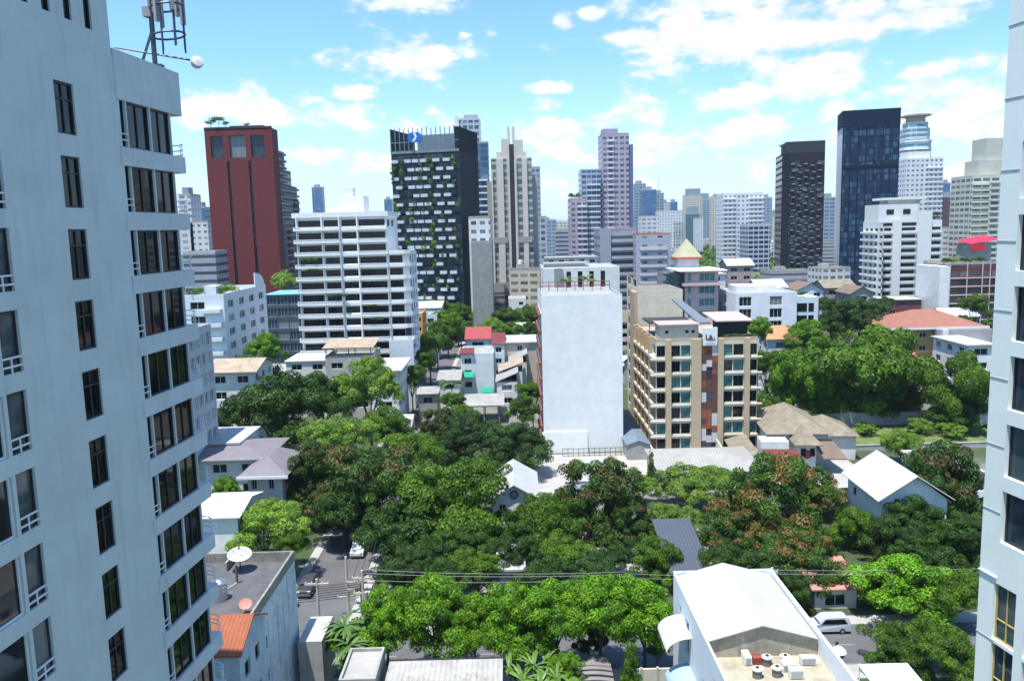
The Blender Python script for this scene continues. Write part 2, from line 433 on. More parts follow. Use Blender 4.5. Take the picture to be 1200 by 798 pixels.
# ---------------------------------------------------------------- foliage
def leafmat(name, c1, c2, tip=None, tr=.22):
    mt, n = newmat(name)
    at = n('ShaderNodeAttribute', attribute_name='tint').outputs['Color']
    s = n('ShaderNodeSeparateColor', {0: at})
    oi = n('ShaderNodeObjectInfo').outputs['Random']
    f = n.m('ADD', n.m('MULTIPLY', s.outputs[0], .6), n.m('MULTIPLY', s.outputs[1], .4))
    col = n.mix(f, c1, c2)
    if tip: col = n.mix(n.m('MULTIPLY', s.outputs[2], .85), col, tip)
    k = n.m('ADD', .82, n.m('MULTIPLY', oi, .36))
    col = n.mix(1.0, col, n('ShaderNodeCombineColor', {0: k, 1: k, 2: n.m('ADD', .9, n.m('MULTIPLY', oi, .2))}).outputs[0], 'MULTIPLY')
    d = n('ShaderNodeBsdfPrincipled', {'Base Color': col, 'Roughness': .55, 'Specular IOR Level': .3})
    t = n('ShaderNodeBsdfTranslucent', {'Color': n.mix(1.0, col, (1.3, 1.35, .6), 'MULTIPLY')})
    ms = n('ShaderNodeMixShader', {0: tr, 1: d.outputs[0], 2: t.outputs[0]})
    fin(n, ms.outputs[0]); return mt
LM = {
 'dark': leafmat('dark green leaves', (.010, .032, .003), (.048, .115, .007)),
 'deep': leafmat('deep green leaves', (.016, .045, .009), (.055, .12, .02)),
 'mid': leafmat('mid green leaves', (.022, .058, .003), (.105, .215, .008)),
 'bright': leafmat('bright green leaves', (.030, .095, .003), (.145, .32, .008)),
 'lime': leafmat('yellow green leaves', (.05, .12, .010), (.23, .37, .04)),
 'orange': leafmat('green leaves with orange seed pods', (.014, .045, .004), (.065, .14, .010), (.19, .10, .035)),
 'bronze': leafmat('green leaves with reddish new growth', (.014, .045, .006), (.06, .125, .012), (.10, .065, .025)),
}
BARK = mat('bark', (.10, .085, .07), rough=.95, var=.4, sc=2)
def crown_mesh(name, seed, nc, nl, leaf, mt, flat=.9, tipp=0., rc=(.17, .30), shape='ball', open_=0.):
    r = np.random.default_rng(seed)
    V = []; T = []
    nlobe = int(r.integers(5, 8)); ang = r.uniform(0, 6.28)
    if shape == 'cone': lobes = [(np.array([0, 0, z_]), .75*(1-(z_+1)/2.4)) for z_ in np.linspace(-.7, .75, 8)]
    elif shape == 'umbrella': lobes = [(np.array([math.cos(ang+i*2.4)*(.2+.45*(i/8)**.5), math.sin(ang+i*2.4)*(.2+.45*(i/8)**.5), r.uniform(-.35, .6)*(1-i/14)]), r.uniform(.30, .46)) for i in range(9)]
    else: lobes = [(np.array([0., 0., .25]), .55)]+[(np.array([math.cos(ang+i*2*math.pi/nlobe)*r.uniform(.4, .55), math.sin(ang+i*2*math.pi/nlobe)*r.uniform(.4, .55), r.uniform(-.45, .35)]), r.uniform(.36, .52)) for i in range(nlobe)]
    wts = np.array([l[1]**2 for l in lobes]); wts /= wts.sum()
    cen = []
    while len(cen) < nc:
        lo_, lr = lobes[r.choice(len(lobes), p=wts)]
        d = r.normal(size=3); d /= np.linalg.norm(d)
        if d[2] < -.35: continue
        cen.append(lo_+d*lr*r.uniform(.6, 1.)*np.array([1, 1, .75 if shape != 'umbrella' else .35]))
    cen = np.array(cen)
    for ci in range(nc):
        R = r.uniform(*rc); c = cen[ci].copy(); c[2] *= flat
        k = int(nl*(R/rc[1])**2)
        d = r.normal(size=(k, 3)); d /= np.linalg.norm(d, axis=1)[:, None]
        d[:, 2] = np.abs(d[:, 2])*np.where(r.random(k) < .78, 1, -1)
        rad = R*(1-.35*r.random(k)**1.5)
        p = c+d*rad[:, None]*np.array([1, 1, .72])
        nrm = d+np.array([0, 0, .22])+r.normal(size=(k, 3))*.42; nrm /= np.linalg.norm(nrm, axis=1)[:, None]
        t = np.cross(nrm, r.normal(size=(k, 3))); t /= np.linalg.norm(t, axis=1)[:, None]; b = np.cross(nrm, t)
        l = (leaf*(.45+1.1*r.random(k)**1.6))[:, None]
        q = np.stack([p-t*l, p-b*l*.55+nrm*l*.12, p+t*l, p+b*l*.55+nrm*l*.12], 1)
        V.append(q.reshape(-1, 3))
        cl = r.random(); lf = r.random(k)
        tipc = (d[:, 2] > .25)*(r.random() < tipp)*(r.random(k) < .75)
        T.append(np.repeat(np.stack([np.full(k, cl), lf, tipc.astype(float), np.ones(k)], 1), 4, 0))
    V = np.concatenate(V); T = np.concatenate(T); nq = len(V)//4
    me = bpy.data.meshes.new(name); me.vertices.add(len(V)); me.vertices.foreach_set('co', V.ravel())
    me.loops.add(len(V)); me.loops.foreach_set('vertex_index', np.arange(len(V), dtype=np.int32))
    me.polygons.add(nq); me.polygons.foreach_set('loop_start', np.arange(0, len(V), 4, dtype=np.int32))
    me.polygons.foreach_set('loop_total', np.full(nq, 4, dtype=np.int32))
    at = me.color_attributes.new('tint', 'FLOAT_COLOR', 'POINT'); at.data.foreach_set('color', T.ravel())
    me.materials.append(mt); me.update(calc_edges=True)
    return me
def trunk_mesh(seed, forks=5):
    r = random.Random(seed); mb = MB()   # unit height to crown centre = 1
    mb.tube([(0, 0, -.02), (.01, .01, .2), (.02, -.01, .5)], [.055, .04, .034], 8)
    for i in range(forks):
        a = 2*math.pi*i/forks+r.uniform(-.4, .4); s = r.uniform(.25, .5)
        e = (math.cos(a)*s, math.sin(a)*s, r.uniform(.85, 1.2))
        md = (.02+e[0]*.4, e[1]*.4, .72)
        mb.tube([(.02, -.01, .48), md, e], [.028, .018, .006], 6)
        b = (e[0]*1.25+r.uniform(-.1, .1), e[1]*1.25+r.uniform(-.1, .1), e[2]+r.uniform(-.05, .2))
        mb.tube([md, b], [.014, .004], 5)
    return mb.mesh('trunk', BARK)
CR = {}
def crowns(kind, nvar, nc, nl, leaf, mk, **kw):
    CR[kind] = [crown_mesh('crown', sum(map(ord, kind))+i*17+len(CR)*101, nc, nl, leaf, LM[mk], **kw) for i in range(nvar)]
crowns('dark', 4, 125, 620, .021, 'dark', rc=(.10, .20))
crowns('deep', 3, 125, 600, .020, 'deep', flat=.92, rc=(.12, .2))
crowns('mid', 4, 120, 600, .021, 'mid', rc=(.10, .21))
crowns('bright', 4, 110, 560, .025, 'bright', flat=.85, rc=(.11, .22))
crowns('lime', 3, 115, 560, .021, 'lime', flat=.85, rc=(.10, .2))
crowns('orange', 3, 140, 560, .020, 'orange', tipp=.42, flat=.95, rc=(.09, .18))
crowns('bronze', 3, 140, 560, .020, 'bronze', tipp=.42, rc=(.09, .18))
crowns('umbrella', 2, 120, 600, .021, 'mid', flat=.75, shape='umbrella', rc=(.11, .18))
crowns('fardark', 3, 34, 110, .060, 'dark', rc=(.24, .42))
crowns('farmid', 3, 34, 110, .060, 'mid', rc=(.24, .42))
crowns('farlime', 2, 34, 110, .060, 'lime', rc=(.24, .42))
crowns('bush', 2, 40, 200, .055, 'mid', flat=.8, rc=(.24, .4))
crowns('cone', 1, 110, 160, .03, 'mid', flat=1., rc=(.14, .22), shape='cone')
TK = [trunk_mesh(i) for i in range(4)]
def tree_at(name, label, kind, x, y, zc, R, hz=None, group=None, rot=None, var=None, rad=None):
    root = tag(empty(name, (x, y, 0)), label, 'tree' if name != 'bush' and name != 'shrub' else 'bush', group)
    c = link('crown', CR[kind][(var if var is not None else rng.randrange(99)) % len(CR[kind])], root, (0, 0, zc), rng.uniform(0, 6.28) if rot is None else rot)
    c.scale = (R*rng.uniform(.94, 1.06), R*rng.uniform(.94, 1.06), hz or R)
    t = link('trunk', TK[rng.randrange(4)], root, (0, 0, 0), rng.uniform(0, 6.28)); t.scale = (R*.9, R*.9, max(.5, zc))
    FOOT.append((x, y, R*.6, 0, 0, 0, 0, 0))
    return root
def tree(name, label, kind, px, py, Y, wpx, hk=1., group=None):
    """crown centre seen at (px, py), standing at depth Y, wpx pixels across"""
    P = PY(px, py, Y); dist = (P-CP).dot(cf); R = wpx/2/F*dist*1.13
    return tree_at(name, label, kind, P.x, P.y, max(P.z, R*.6)-R*.12, R, R*hk*1.32, group)

# ================================================================ SETTING
def structure(o): o['kind'] = 'structure'; return o
def gmat():
    mt, n = newmat('city ground')
    co = n('ShaderNodeTexCoord').outputs['Object']
    a = n('ShaderNodeTexNoise', {'Vector': co, 'Scale': .03, 'Detail': 6.0, 'Roughness': .6}).outputs[0]
    b = n('ShaderNodeTexNoise', {'Vector': co, 'Scale': .6, 'Detail': 8.0, 'Roughness': .7}).outputs[0]
    g = n.mix(b, (.02, .045, .012), (.06, .08, .03))
    c = n.mix(b, (.10, .10, .09), (.22, .21, .19))
    col = n.mix(n.ss(a, .40, .50), c, g)
    s = n('ShaderNodeBsdfPrincipled', {'Base Color': col, 'Roughness': .95}); fin(n, s.outputs[0]); return mt
mb = MB(); mb.face([(-9000, -300, 0), (9000, -300, 0), (9000, 9000, 0), (-9000, 9000, 0)])
structure(mb.build('ground', gmat()))
def sheet(name, x0, x1, y0, y1, z, mt):
    mb = MB(); mb.box(x0, x1, y0, y1, z-.3, z) if z > .05 else mb.face([(x0, y0, z), (x1, y0, z), (x1, y1, z), (x0, y1, z)])
    return structure(mb.build(name, mt))
RY0, RY1 = 74.6, 82.6
sheet('road', -90, 120, RY0, RY1, .004, ASPH)
SX0, SX1 = -26.6, -19.2
sheet('side_street', SX0, SX1, RY1+.01, 420, .004, ASPH)
sheet('pavement', -90, 120, RY0-2.4, RY0, .13, PAVE)
sheet('pavement', -90, SX0, RY1, RY1+2, .13, PAVE)
sheet('pavement', SX1, 120, RY1, RY1+2, .13, PAVE)
sheet('pavement', SX1, SX1+1.3, RY1+2.01, 400, .12, PAVE)
sheet('pavement', SX0-1.2, SX0, RY1+2.01, 400, .12, PAVE)
mb = MB()
for i in range(40): mb.face([(-88+i*5.2, 78.55, .008), (-85.4+i*5.2, 78.55, .008), (-85.4+i*5.2, 78.67, .008), (-88+i*5.2, 78.67, .008)])
mb.face([(-90, RY0+.3, .008), (120, RY0+.3, .008), (120, RY0+.4, .008), (-90, RY0+.4, .008)])
structure(mb.build('road_markings', mat('worn road paint', (.32, .31, .28), var=.6, sc=2)))
sheet('courtyard', 3, 60, 128, 152, .012, mat('pale forecourt paving', (.36, .35, .33), var=.25, sc=.2))
sheet('lawn', 58, 112, 150, 166, .016, mat('patchy lawn', (.13, .17, .05), var=.6, sc=.4))
sheet('parking_lot', -16, 26, 92, 112, .012, mat('parking lot concrete', (.26, .25, .24), var=.35, sc=.3))

# ---------------------------------------------------------------- near white block, left
NEARW = mat('pale grey painted concrete', (.53, .585, .585), var=.14, sc=.35, streak=.24)
SILL = mat('stained concrete band', (.54, .58, .60), var=.15, sc=.6, streak=.28)
DG = glass('dark tinted glass', (.004, .005, .007), (.03, .03, .03), .12, .04, .3)
A0 = PY(209, 97, 45.36); a_ = math.radians(4.8); ud = Vector((math.sin(a_), math.cos(a_), 0))
T = Th.__new__(Th); T.W, T.D, T.H = 40, 14, 75; T.rz = math.pi/2-a_
base = A0-ud*40
T.root = tag(empty('apartment_block', (base.x, base.y, 0), T.rz), 'tall pale grey apartment block filling the left edge with dark windows', 'building')
ZT = 51.3
fr = T.fr('F'); fr = (0, 0, 1, 0, 38.8)
NF = 16
small = [(29.13, 30.45, 49.49-3.03*k-2.13, 49.49-3.03*k) for k in range(NF)]
slots = [(27.5, 28.05, 52.15, 54.2), (28.85, 29.4, 52.15, 54.2), (30.3, 30.85, 52.15, 54.2), (31.75, 32.3, 52.1, 54.1)]
slot2 = [(24.45, 25.55, 46.55-3.06*k-2.35, 46.55-3.06*k) for k in range(-2, NF-1)]
wide = [(19.6, 24.25, a[2], a[3]) for a in slot2]
bay0 = [(33.95, 34.45, 49.4-3.02*k-2.15, 49.4-3.02*k) for k in range(NF)]
bay1 = [(34.55, 36.62, a[2], a[3]) for a in bay0]; bay2 = [(36.74, 38.72, a[2], a[3]) for a in bay0]
mb = MB()
wallface(mb, (0, 0, 1, 0, 33.64), 0, 75, small+slots+slot2+wide, rev=.2)
wallface(mb, (33.64, 0, 1, 0, 5.16), 0, ZT, [(a[0]-33.64, a[1]-33.64, a[2], a[3]) for a in bay0+bay1+bay2], rev=.14)
wallface(mb, (33.64, 0, 0, 1, 14), ZT, 75); wallface(mb, (33.64, 14, -1, 0, 33.64), 0, 75); wallface(mb, (0, 14, 0, -1, 14), 0, 75)
wallface(mb, (38.8, 0, 0, 1, 14), 0, ZT, [(1, 4, a[2]-.2, a[3]) for a in bay0]+[(6, 9, a[2], a[3]) for a in bay0]); wallface(mb, (38.8, 14, -1, 0, 5.16), 0, ZT)
mb.face([(0, 0, 75), (33.64, 0, 75), (33.64, 14, 75), (0, 14, 75)]); mb.face([(33.64, 0, ZT-.6), (40, 0, ZT-.6), (40, 14, ZT-.6), (33.64, 14, ZT-.6)])
T.add('wall', mb, NEARW)
windows(T, fr, small, '2t', DG, FRAMED, .03); windows(T, fr, slots, '1', DG, FRAMED, .03)
for h in wide+[(a[0]-4.75, a[0]-.1, a[2], a[3]) for a in []]: pass
windows(T, fr, wide, '2', DG, FRAMEW, .06)
windows(T, fr, slot2, '1', glass('grey side glass', (.05, .06, .065), (.2, .2, .2), .1), FRAMED, .07)
windows(T, fr, bay1+bay2, '2', DG, FRAMED, .05); windows(T, fr, bay0, '1', DG, FRAMED, .1)
re = T.fr('R', x1=38.8); windows(T, (38.8, 0, 0, 1, 14), [(1, 4, a[2]-.2, a[3]) for a in bay0], '2', DG, FRAMEW)
# floor bands running past the glazing to the open corner balconies
for k in range(-1, NF-1):
    zt = 49.4-3.02*k-2.15 if k >= 0 else None
    mb = MB()
    if k < 0: mb.box(33.7, 40, -.05, 14, 49.4+.003, ZT+.35)
    else: mb.box(33.7, 40, -.05, 3.2, zt-.87+.003, zt-.003)
    b = T.add('balcony_band' if k >= 0 else 'parapet', mb, SILL)
    if k >= 0:
        mb = MB(); pts = []
        for i in range(9):
            t = math.pi*i/8; pts.append((40+.75*math.sin(t), 1.3-1.2*math.cos(t), 0))
        for hz_ in (.25, .5, .8): mb.tube([(p[0], p[1], zt+hz_-.1) for p in pts], .03, 6)
        for i in range(0, 9, 2): mb.tube([(pts[i][0], pts[i][1], zt-.4), (pts[i][0], pts[i][1], zt+.7)], .022, 5)
        mb.build('balcony_railing', FRAMEW, b)
        mb = MB()
        for hz_ in (.3, .58): mb.box(33.95, 34.45, .0, .05, zt+hz_, zt+hz_+.05)
        mb.build('window_railing', FRAMEW, b)
for a in slot2:
    mb = MB()
    for hz_ in (.22, .55): mb.box(24.45, 25.55, .02, .08, a[2]+hz_, a[2]+hz_+.07)
    mb.box(24.95, 25.01, .03, .07, a[2], a[2]+.6); T.add('window_railing', mb, FRAMEW)
# roof mast
P = PY(182, 78, 46); zr = ZT-.6
ms = tag(empty('antenna_mast', (P.x, P.y, zr)), 'dark lattice phone antenna mast on the roof of the left apartment block', 'antenna')
DB = mat('dark blue steel', (.06, .07, .10), rough=.5)
mb = MB(); mb.tube([(0, 0, 0), (0, 0, 6)], .14, 8); mb.build('pole', DB, ms)
mb = MB()
for z_ in (3.05, 4.5, 5.6):
    pts = [(.85+.85*math.cos(t*math.pi/6), .85*math.sin(t*math.pi/6), z_+.1*math.cos(t*math.pi/6)) for t in range(13)]; mb.tube(pts, .06, 5)
for t in range(8):
    a = t*math.pi/4; mb.tube([(.85+.85*math.cos(a), .85*math.sin(a), 2.1+(t % 3)*.3), (.85+.85*math.cos(a), .85*math.sin(a), 6.2)], .05, 5)
mb.build('ring_frame', DB, ms)
for t in range(6):
    a = t*math.pi/3+.2; mb = MB(); mb.box(-.13, .13, -.08, .08, 0, 1.5); mb.build('antenna_panel', mat('grey antenna plastic', (.35, .36, .38)), ms, (.85+.8*math.cos(a), .8*math.sin(a), 3.6+(t % 2)*.6), a)
mb = MB(); mb.tube([(-2.1, 0, 2.5), (2.1, 0, 1.7)], .05, 5); mb.tube([(0, 0, 3.4), (-1.5, .2, 0)], .06, 5); mb.tube([(0, 0, 3.3), (-.9, -.8, 0)], .04, 5); mb.build('brace', DB, ms)
mb = MB(); mb.box(.02, .4, -.25, .25, 1.0, 1.55); mb.build('junction_box', DB, ms)
mb = MB(); mb.lathe([(.02, 0), (.3, .03), (.34, .2), (.3, .35), (.02, .4)], k=14); d_ = mb.build('dish', mat('dish grey', (.6, .6, .62)), ms, (2.25, -.1, 1.5)); d_.rotation_euler = (1.2, .3, .5)
mb = MB(); mb.box(-.35, .1, -.3, .2, 4.0, 4.5); mb.build('radio_unit', mat('grey antenna plastic', (.35, .36, .38)), ms)
P = PY(163, 72, 44.5)
sk = tag(empty('roof_light', (P.x, P.y, zr)), 'pale tilted flood light on a curved pipe beside the roof mast', 'light')
mb = MB(); mb.hexa([(-.6, -.2, .7), (.5, -.2, 1.0), (.5, .5, 1.0), (-.6, .5, .7), (-.6, -.2, .9), (.5, -.2, 1.25), (.5, .5, 1.25), (-.6, .5, .9)]); mb.build('head', WHITE, sk)
mb = MB(); mb.tube([(-3.0, -1.5, .0), (-3.0, -1.5, 2.0), (-1.5, -.8, 1.9), (0, 0, 1.5), (.4, .2, 1.1), (.4, .2, 0)], .05, 6); mb.build('pipe', DB, sk)

# ---------------------------------------------------------------- right edge tower
A0 = PY(1168, 300, 42.); a_ = math.radians(-8.9); ud = Vector((math.sin(a_), math.cos(a_), 0))
L = 36; base = A0-ud*L
# outward face looks left: local front runs from the far corner toward the camera
T = Th.__new__(Th); T.W, T.D, T.H = L, 12, 66; T.rz = math.atan2(-ud.y, -ud.x)
T.root = tag(empty('office_tower', (A0.x, A0.y, 0), T.rz), 'white clad tower with dark blue glass cut off by the right edge', 'building')
PANEL = mat('white cladding panel', (.70, .76, .74), var=.06, streak=.05, rough=.6)
mb = MB()
hz1 = [(1.3, 12.5, 33.22-3.52*k, 33.22-3.52*k+2.75) for k in range(-6, 3)]+[(1.3, 12.5, 24.5-.55, 24.5)][:0]
yel = [(1.1, 2.62, 23.9-3.3*k-3.1, 23.9-3.3*k) for k in range(0, 6)]
far = [(3.2, 9, a[2], a[3]) for a in yel]
wallface(mb, T.fr('F'), 0, 66, hz1+yel+far, rev=.3)
for f in 'RBL': wallface(mb, T.fr(f), 0, 66)
mb.face([(0, 0, 66), (L, 0, 66), (L, 12, 66), (0, 12, 66)])
T.add('wall', mb, PANEL)
GB = glass('navy curtain wall glass', (.012, .022, .035), (.05, .08, .09), .4, .05)
windows(T, T.fr('F'), hz1, '4', GB, FRAMED, .2)
YF = mat('yellow aluminium frame', (.45, .36, .12), rough=.5, var=.1)
windows(T, T.fr('F'), yel, '2b', GB, YF, .1); windows(T, T.fr('F'), far, '4', GB, FRAMED, .2)
for k in range(-9, 6):
    mb = MB(); z_ = 24.21-3.5*k
    if z_ > 64: continue
    mb.box(-.03, 1.25, -.03 if k else -.09, .4, z_-.03, z_+.02); T.add('panel_joint', mb, mat('joint grey', (.35, .38, .4)) if k else PANEL)
mb = MB(); mb.box(1.25, 14, .05, .3, 24.0, 24.3); T.add('sill', mb, PANEL)

# ---------------------------------------------------------------- row building with the stained side wall, bottom left
th = Th('row_building', 'four storey row building with dark flat roof and mould stained side wall', 'building', (160, 726, 60.6), (293, 60.6), 13.2)
zt = th.H
STAIN = mat('pale blue render with black mould', (.60, .66, .68), var=.25, sc=1.2, streak=.8, cover=.03)
DKROOF = mat('dark weathered roof felt', (.10, .10, .105), var=.4, sc=.8)
mb = MB()
hs = [(3, 3.8, zt-4.5-3*k, zt-3.4-3*k) for k in range(3)]
wallface(mb, th.fr('F'), 0, zt); wallface(mb, th.fr('R'), 0, zt, hs); wallface(mb, th.fr('B'), 0, zt); wallface(mb, th.fr('L'), 0, zt)
th.add('wall', mb, STAIN); windows(th, th.fr('R'), hs, '1', DG, FRAMED)
mb = MB(); wallface(mb, (th.W-.004, -10, 0, 1, 9.996), 0, zt-3.4); wallface(mb, (th.W-1.0, -10, 1, 0, .996), 0, zt-3.4); mb.face([(th.W-1, -10, zt-3.4), (th.W-.004, -10, zt-3.4), (th.W-.004, 0, zt-3.4), (th.W-1, 0, zt-3.4)]); th.add('side_wall', mb, STAIN)
roofslab(th, zt-.9, DKROOF, par=0)
PARC = mat('mouldy parapet concrete', (.26, .25, .22), var=.5, sc=1.5, streak=.5)
mb = MB(); W, D = th.W, th.D
mb.box(-.004, W+.004, D-.2, D+.004, zt-.9, zt+.02); mb.box(W-.2, W+.004, 0, D-.2, zt-.9, zt+.02); mb.box(-.004, W-.2, -.004, .2, zt-.9, zt+.01)
mb.box(W-5.8, W-5.6, D-2.2, D-.2, zt-.9, zt-.1); mb.box(W-10.5, W-10.3, D-2.2, D-.2, zt-.9, zt-.1)
mb.build('parapet', PARC, th.root)
def pos(px, py, z): return PZ(px, py, z)
P = pos(281, 655, zt+.2)
sdh = tag(empty('satellite_dish', (P.x, P.y, zt-.9)), 'large off white satellite dish at the back of the dark flat roof', 'satellite dish')
mb = MB(); mb.lathe([(.03, 0), (.42, .04), (.8, .17), (1.1, .36), (1.07, .39), (.78, .21), (.42, .08), (.03, .04)], k=28); d_ = mb.build('dish', mat('off white dish', (.46, .46, .41), streak=.2), sdh, (0, 0, 1.3)); d_.rotation_euler = (.28, .12, 0)
mb = MB(); mb.tube([(0, 0, 0), (0, 0, 1.35)], .06, 8); mb.build('pole', DARK, sdh)
mb = MB(); mb.tube([(.9, 0, 1.6), (0, 0, 2.2)], .02, 5); mb.tube([(-.9, .3, 1.6), (0, 0, 2.2)], .02, 5); mb.tube([(0, 0, 2.05), (0, 0, 2.3)], .06, 8); mb.build('feed_horn', DARK, sdh)
P = pos(258, 702, zt-.9)
wt = tag(empty('water_tank', (P.x, P.y, zt-.9)), 'shiny steel water tank with ribbed sides on the dark flat roof', 'water tank')
mb = MB(); pr = [(.04, 0), (.62, 0)]
for i in range(9): pr += [(.62 if i % 2 else .66, .12+i*.17)]
mb.lathe(pr+[(.6, 1.6), (.35, 1.8), (.04, 1.85)], k=24); mb.build('tank', STEEL, wt)
P = pos(288, 712, zt-.4)
rd = tag(empty('satellite_dish', (P.x, P.y, zt-.9)), 'small salmon red satellite dish near the roof edge of the row building', 'satellite dish')
mb = MB(); mb.lathe([(.02, 0), (.3, .04), (.52, .16), (.5, .18), (.3, .08), (.02, .05)], k=22); d_ = mb.build('dish', mat('salmon dish', (.62, .22, .18)), rd, (0, 0, .75)); d_.rotation_euler = (.55, .2, 0)
mb = MB(); mb.tube([(0, 0, 0), (0, .05, .8)], .04, 6); mb.build('pole', DARK, rd)
P = pos(278, 683, zt-.9)
vp = tag(empty('vent_pipe', (P.x, P.y, zt-.9)), 'upright brown vent pipe with white drain pipe across the dark roof', 'pipe')
mb = MB(); mb.tube([(0, 0, 0), (0, 0, 1.7)], .11, 10); mb.build('riser', mat('rusty pipe', (.13, .10, .08)), vp)
mb = MB(); mb.tube([(0, -.1, .06), (-.9, -2.6, .06)], .07, 6); mb.build('drain', CONCL, vp)
# orange roof house
th = Th('tiled_house', 'narrow house with orange tiled roof below the dark flat roof', 'house', (190, 770, 54.6), (280, 54.6), 6.0)
zt = th.H
BLUEW = mat('pale blue render', (.42, .50, .55), var=.3, streak=.45)
hs = [(1.0, 2.1, zt-2.4, zt-1.2), (3.4, 4.4, zt-2.4, zt-1.2), (1.0, 2.1, zt-5.6, zt-4.2), (3.4, 4.4, zt-5.6, zt-4.2)]
mb = MB()
for f in 'FRBL': wallface(mb, th.fr(f), 0, zt, hs if f == 'R' else [])
th.add('wall', mb, BLUEW); windows(th, th.fr('R'), hs, '2', DG, FRAMED)
OT = roofm('orange clay tiles', (.34, .11, .055), .3, 0, var=.35, bump=.8)
pitched(th, 'gx', zt, 1.5, .25, OT, y0=0, y1=6.0, gm=BLUEW)
# small lean-to right of the row building
house('shed', 'small shed with light concrete roof beside the stained wall', 'shed', (349, 752, 71), (377, 71), 5, CONC, 'flat', CONCL, par=0, cols=[], scols=[])
house('shed', 'low annex with bare grey concrete slab roof by the palm clump', 'shed', (397, 800, 63.5), (440, 63.5), 5.2, CONC, 'flat', PAVE, par=.3, cols=[], scols=[])

# ---------------------------------------------------------------- corrugated roof house, bottom centre
WR = roofm('whitewashed corrugated sheet', (.42, .41, .38), .45, 0, var=.4, bump=.8, spots=.8)
th = Th('warehouse', 'low warehouse with stained white corrugated roof at the bottom centre', 'building', (437, 800, 58), (582, 58), 9.4)
th.H = 4.9
mb = MB()
for f in 'FRBL': wallface(mb, th.fr(f), 0, 4.9)
th.add('wall', mb, OFFW); pitched(th, 'shedy', 4.9, .5, .3, WR)
mb = MB(); mb.box(-.33, th.W+.33, th.D+.28, th.D+.42, 5.2, 5.62); th.add('gutter', mb, DARK)
# curved louvre roof
th = Th('pavilion', 'small pavilion with curved grey louvred roof beside the banana clump', 'pavilion', (672, 786, 66), (722, 66), 6.5)
th.H = 2.6
mb = MB()
for x_ in (.15, th.W-.15):
    for y_ in (.2, 6.2): mb.box(x_-.1, x_+.1, y_-.1, y_+.1, 0, 2.6)
mb.box(.1, th.W-.1, 5.9, 6.1, 0, 2.6)
th.add('post_frame', mb, DARK)
for i in range(9):
    mb = MB(); y_ = i*.72; z_ = 2.6+.75*math.sin(math.pi*(i+.5)/9.5)
    k = 6
    for j in range(k):
        xa, xb = th.W*j/k, th.W*(j+1)/k; za = z_+.22*math.sin(math.pi*j/k); zb = z_+.22*math.sin(math.pi*(j+1)/k)
        mb.hexa([(xa, y_, za), (xb, y_, zb), (xb, y_+.5, zb+.02), (xa, y_+.5, za+.02), (xa, y_, za+.08), (xb, y_, zb+.08), (xb, y_+.5, zb+.1), (xa, y_+.5, za+.1)])
    th.add('louvre', mb, mat('louvre grey', (.2, .19, .185), var=.25))
# boundary wall, bottom centre to right
P0 = PY(592, 790, 70); 
for nm, lb, x0, x1, y_, h_ in (('boundary_wall', 'cream boundary wall with vertical ribs left of the white house', 9.6, 14.2, 70.4, 2.6), ('boundary_wall', 'dark stained boundary wall behind the banana clump', -1.2, 9.5, 71.6, 1.9)):
    r_ = tag(empty(nm, (x0, y_, 0)), lb, 'wall'); mb = MB(); mb.box(0, x1-x0, 0, .2, 0, h_)
    mb.build('panel', mat('cream render', (.55, .52, .42), streak=.3) if h_ > 2 else CONC, r_)
    for i in range(int((x1-x0)/1.5)+1):
        mb = MB(); mb.box(-.1, .1, -.06, .25, 0, h_+.12); mb.build('pier', CONCL if h_ > 2 else CONC, r_, (min(i*1.5, x1-x0), 0, 0))

# ---------------------------------------------------------------- white gable house, bottom right
th = Th('white_house', 'white three storey house with grey metal gable roof and rooftop air conditioners', 'house', (835, 798, 50.5), (986, 50.5), 19.6)
# reset to clean metric footprint
W, D, zt = 8.8, 21.6, 12.
th.root.location = (13.9, 48.2, 0); th.root.rotation_euler = (0, 0, 0); th.rz = 0; th.W, th.D, th.H = W, D, zt
FOOT.append((18.5, 58, 14, 0, 0, 0, 0, 0))
WB = mat('white house render', (.70, .75, .78), var=.08, streak=.12)
gY = 9.6          # where the flat terrace meets the gable roof
hL = [(11.3, 12.6, zt-5.2, zt-3.4), (14.5, 15.6, zt-2.6, zt-1.2), (14.5, 15.6, zt-6.4, zt-5.0), (17.6, 18.7, zt-3, zt-1.4), (5.0, 6.4, zt-4.6, zt-1.4), (2.5, 3.4, zt-3, zt-1.4)]
mb = MB()
wallface(mb, th.fr('F'), 0, zt-1.6); wallface(mb, th.fr('R'), 0, zt, [(gY-7, gY-6, zt-3.4, zt-2.1), (gY-5, gY-4, zt-3.4, zt-2.1)]); wallface(mb, th.fr('B'), 0, zt); wallface(mb, th.fr('L'), 0, zt, hL)
th.add('wall', mb, WB); windows(th, th.fr('L'), hL, '2', GLASSB, FRAMEW); windows(th, th.fr('R'), [(gY-7, gY-6, zt-3.4, zt-2.1), (gY-5, gY-4, zt-3.4, zt-2.1)], '1', GLASSB, FRAMEW)
mb = MB(); mb.box(-.004, W+.004, D-.22, D+.004, zt-.5, zt+.25); mb.box(W-.22, W+.004, -.004, D-.22, zt-1.5, zt+.25); mb.box(-.004, .16, -.004, D-.22, zt-1.5, zt+.12)
th.add('parapet', mb, WB)
MR = mat('pale grey metal roofing', (.42, .41, .37), var=.12, rough=.5, streak=.1)
pitched(th, 'gy', zt-.15, 1.15, 0, MR, x0=.14, x1=W-.3, y0=gY, y1=D-.35, t=.08)
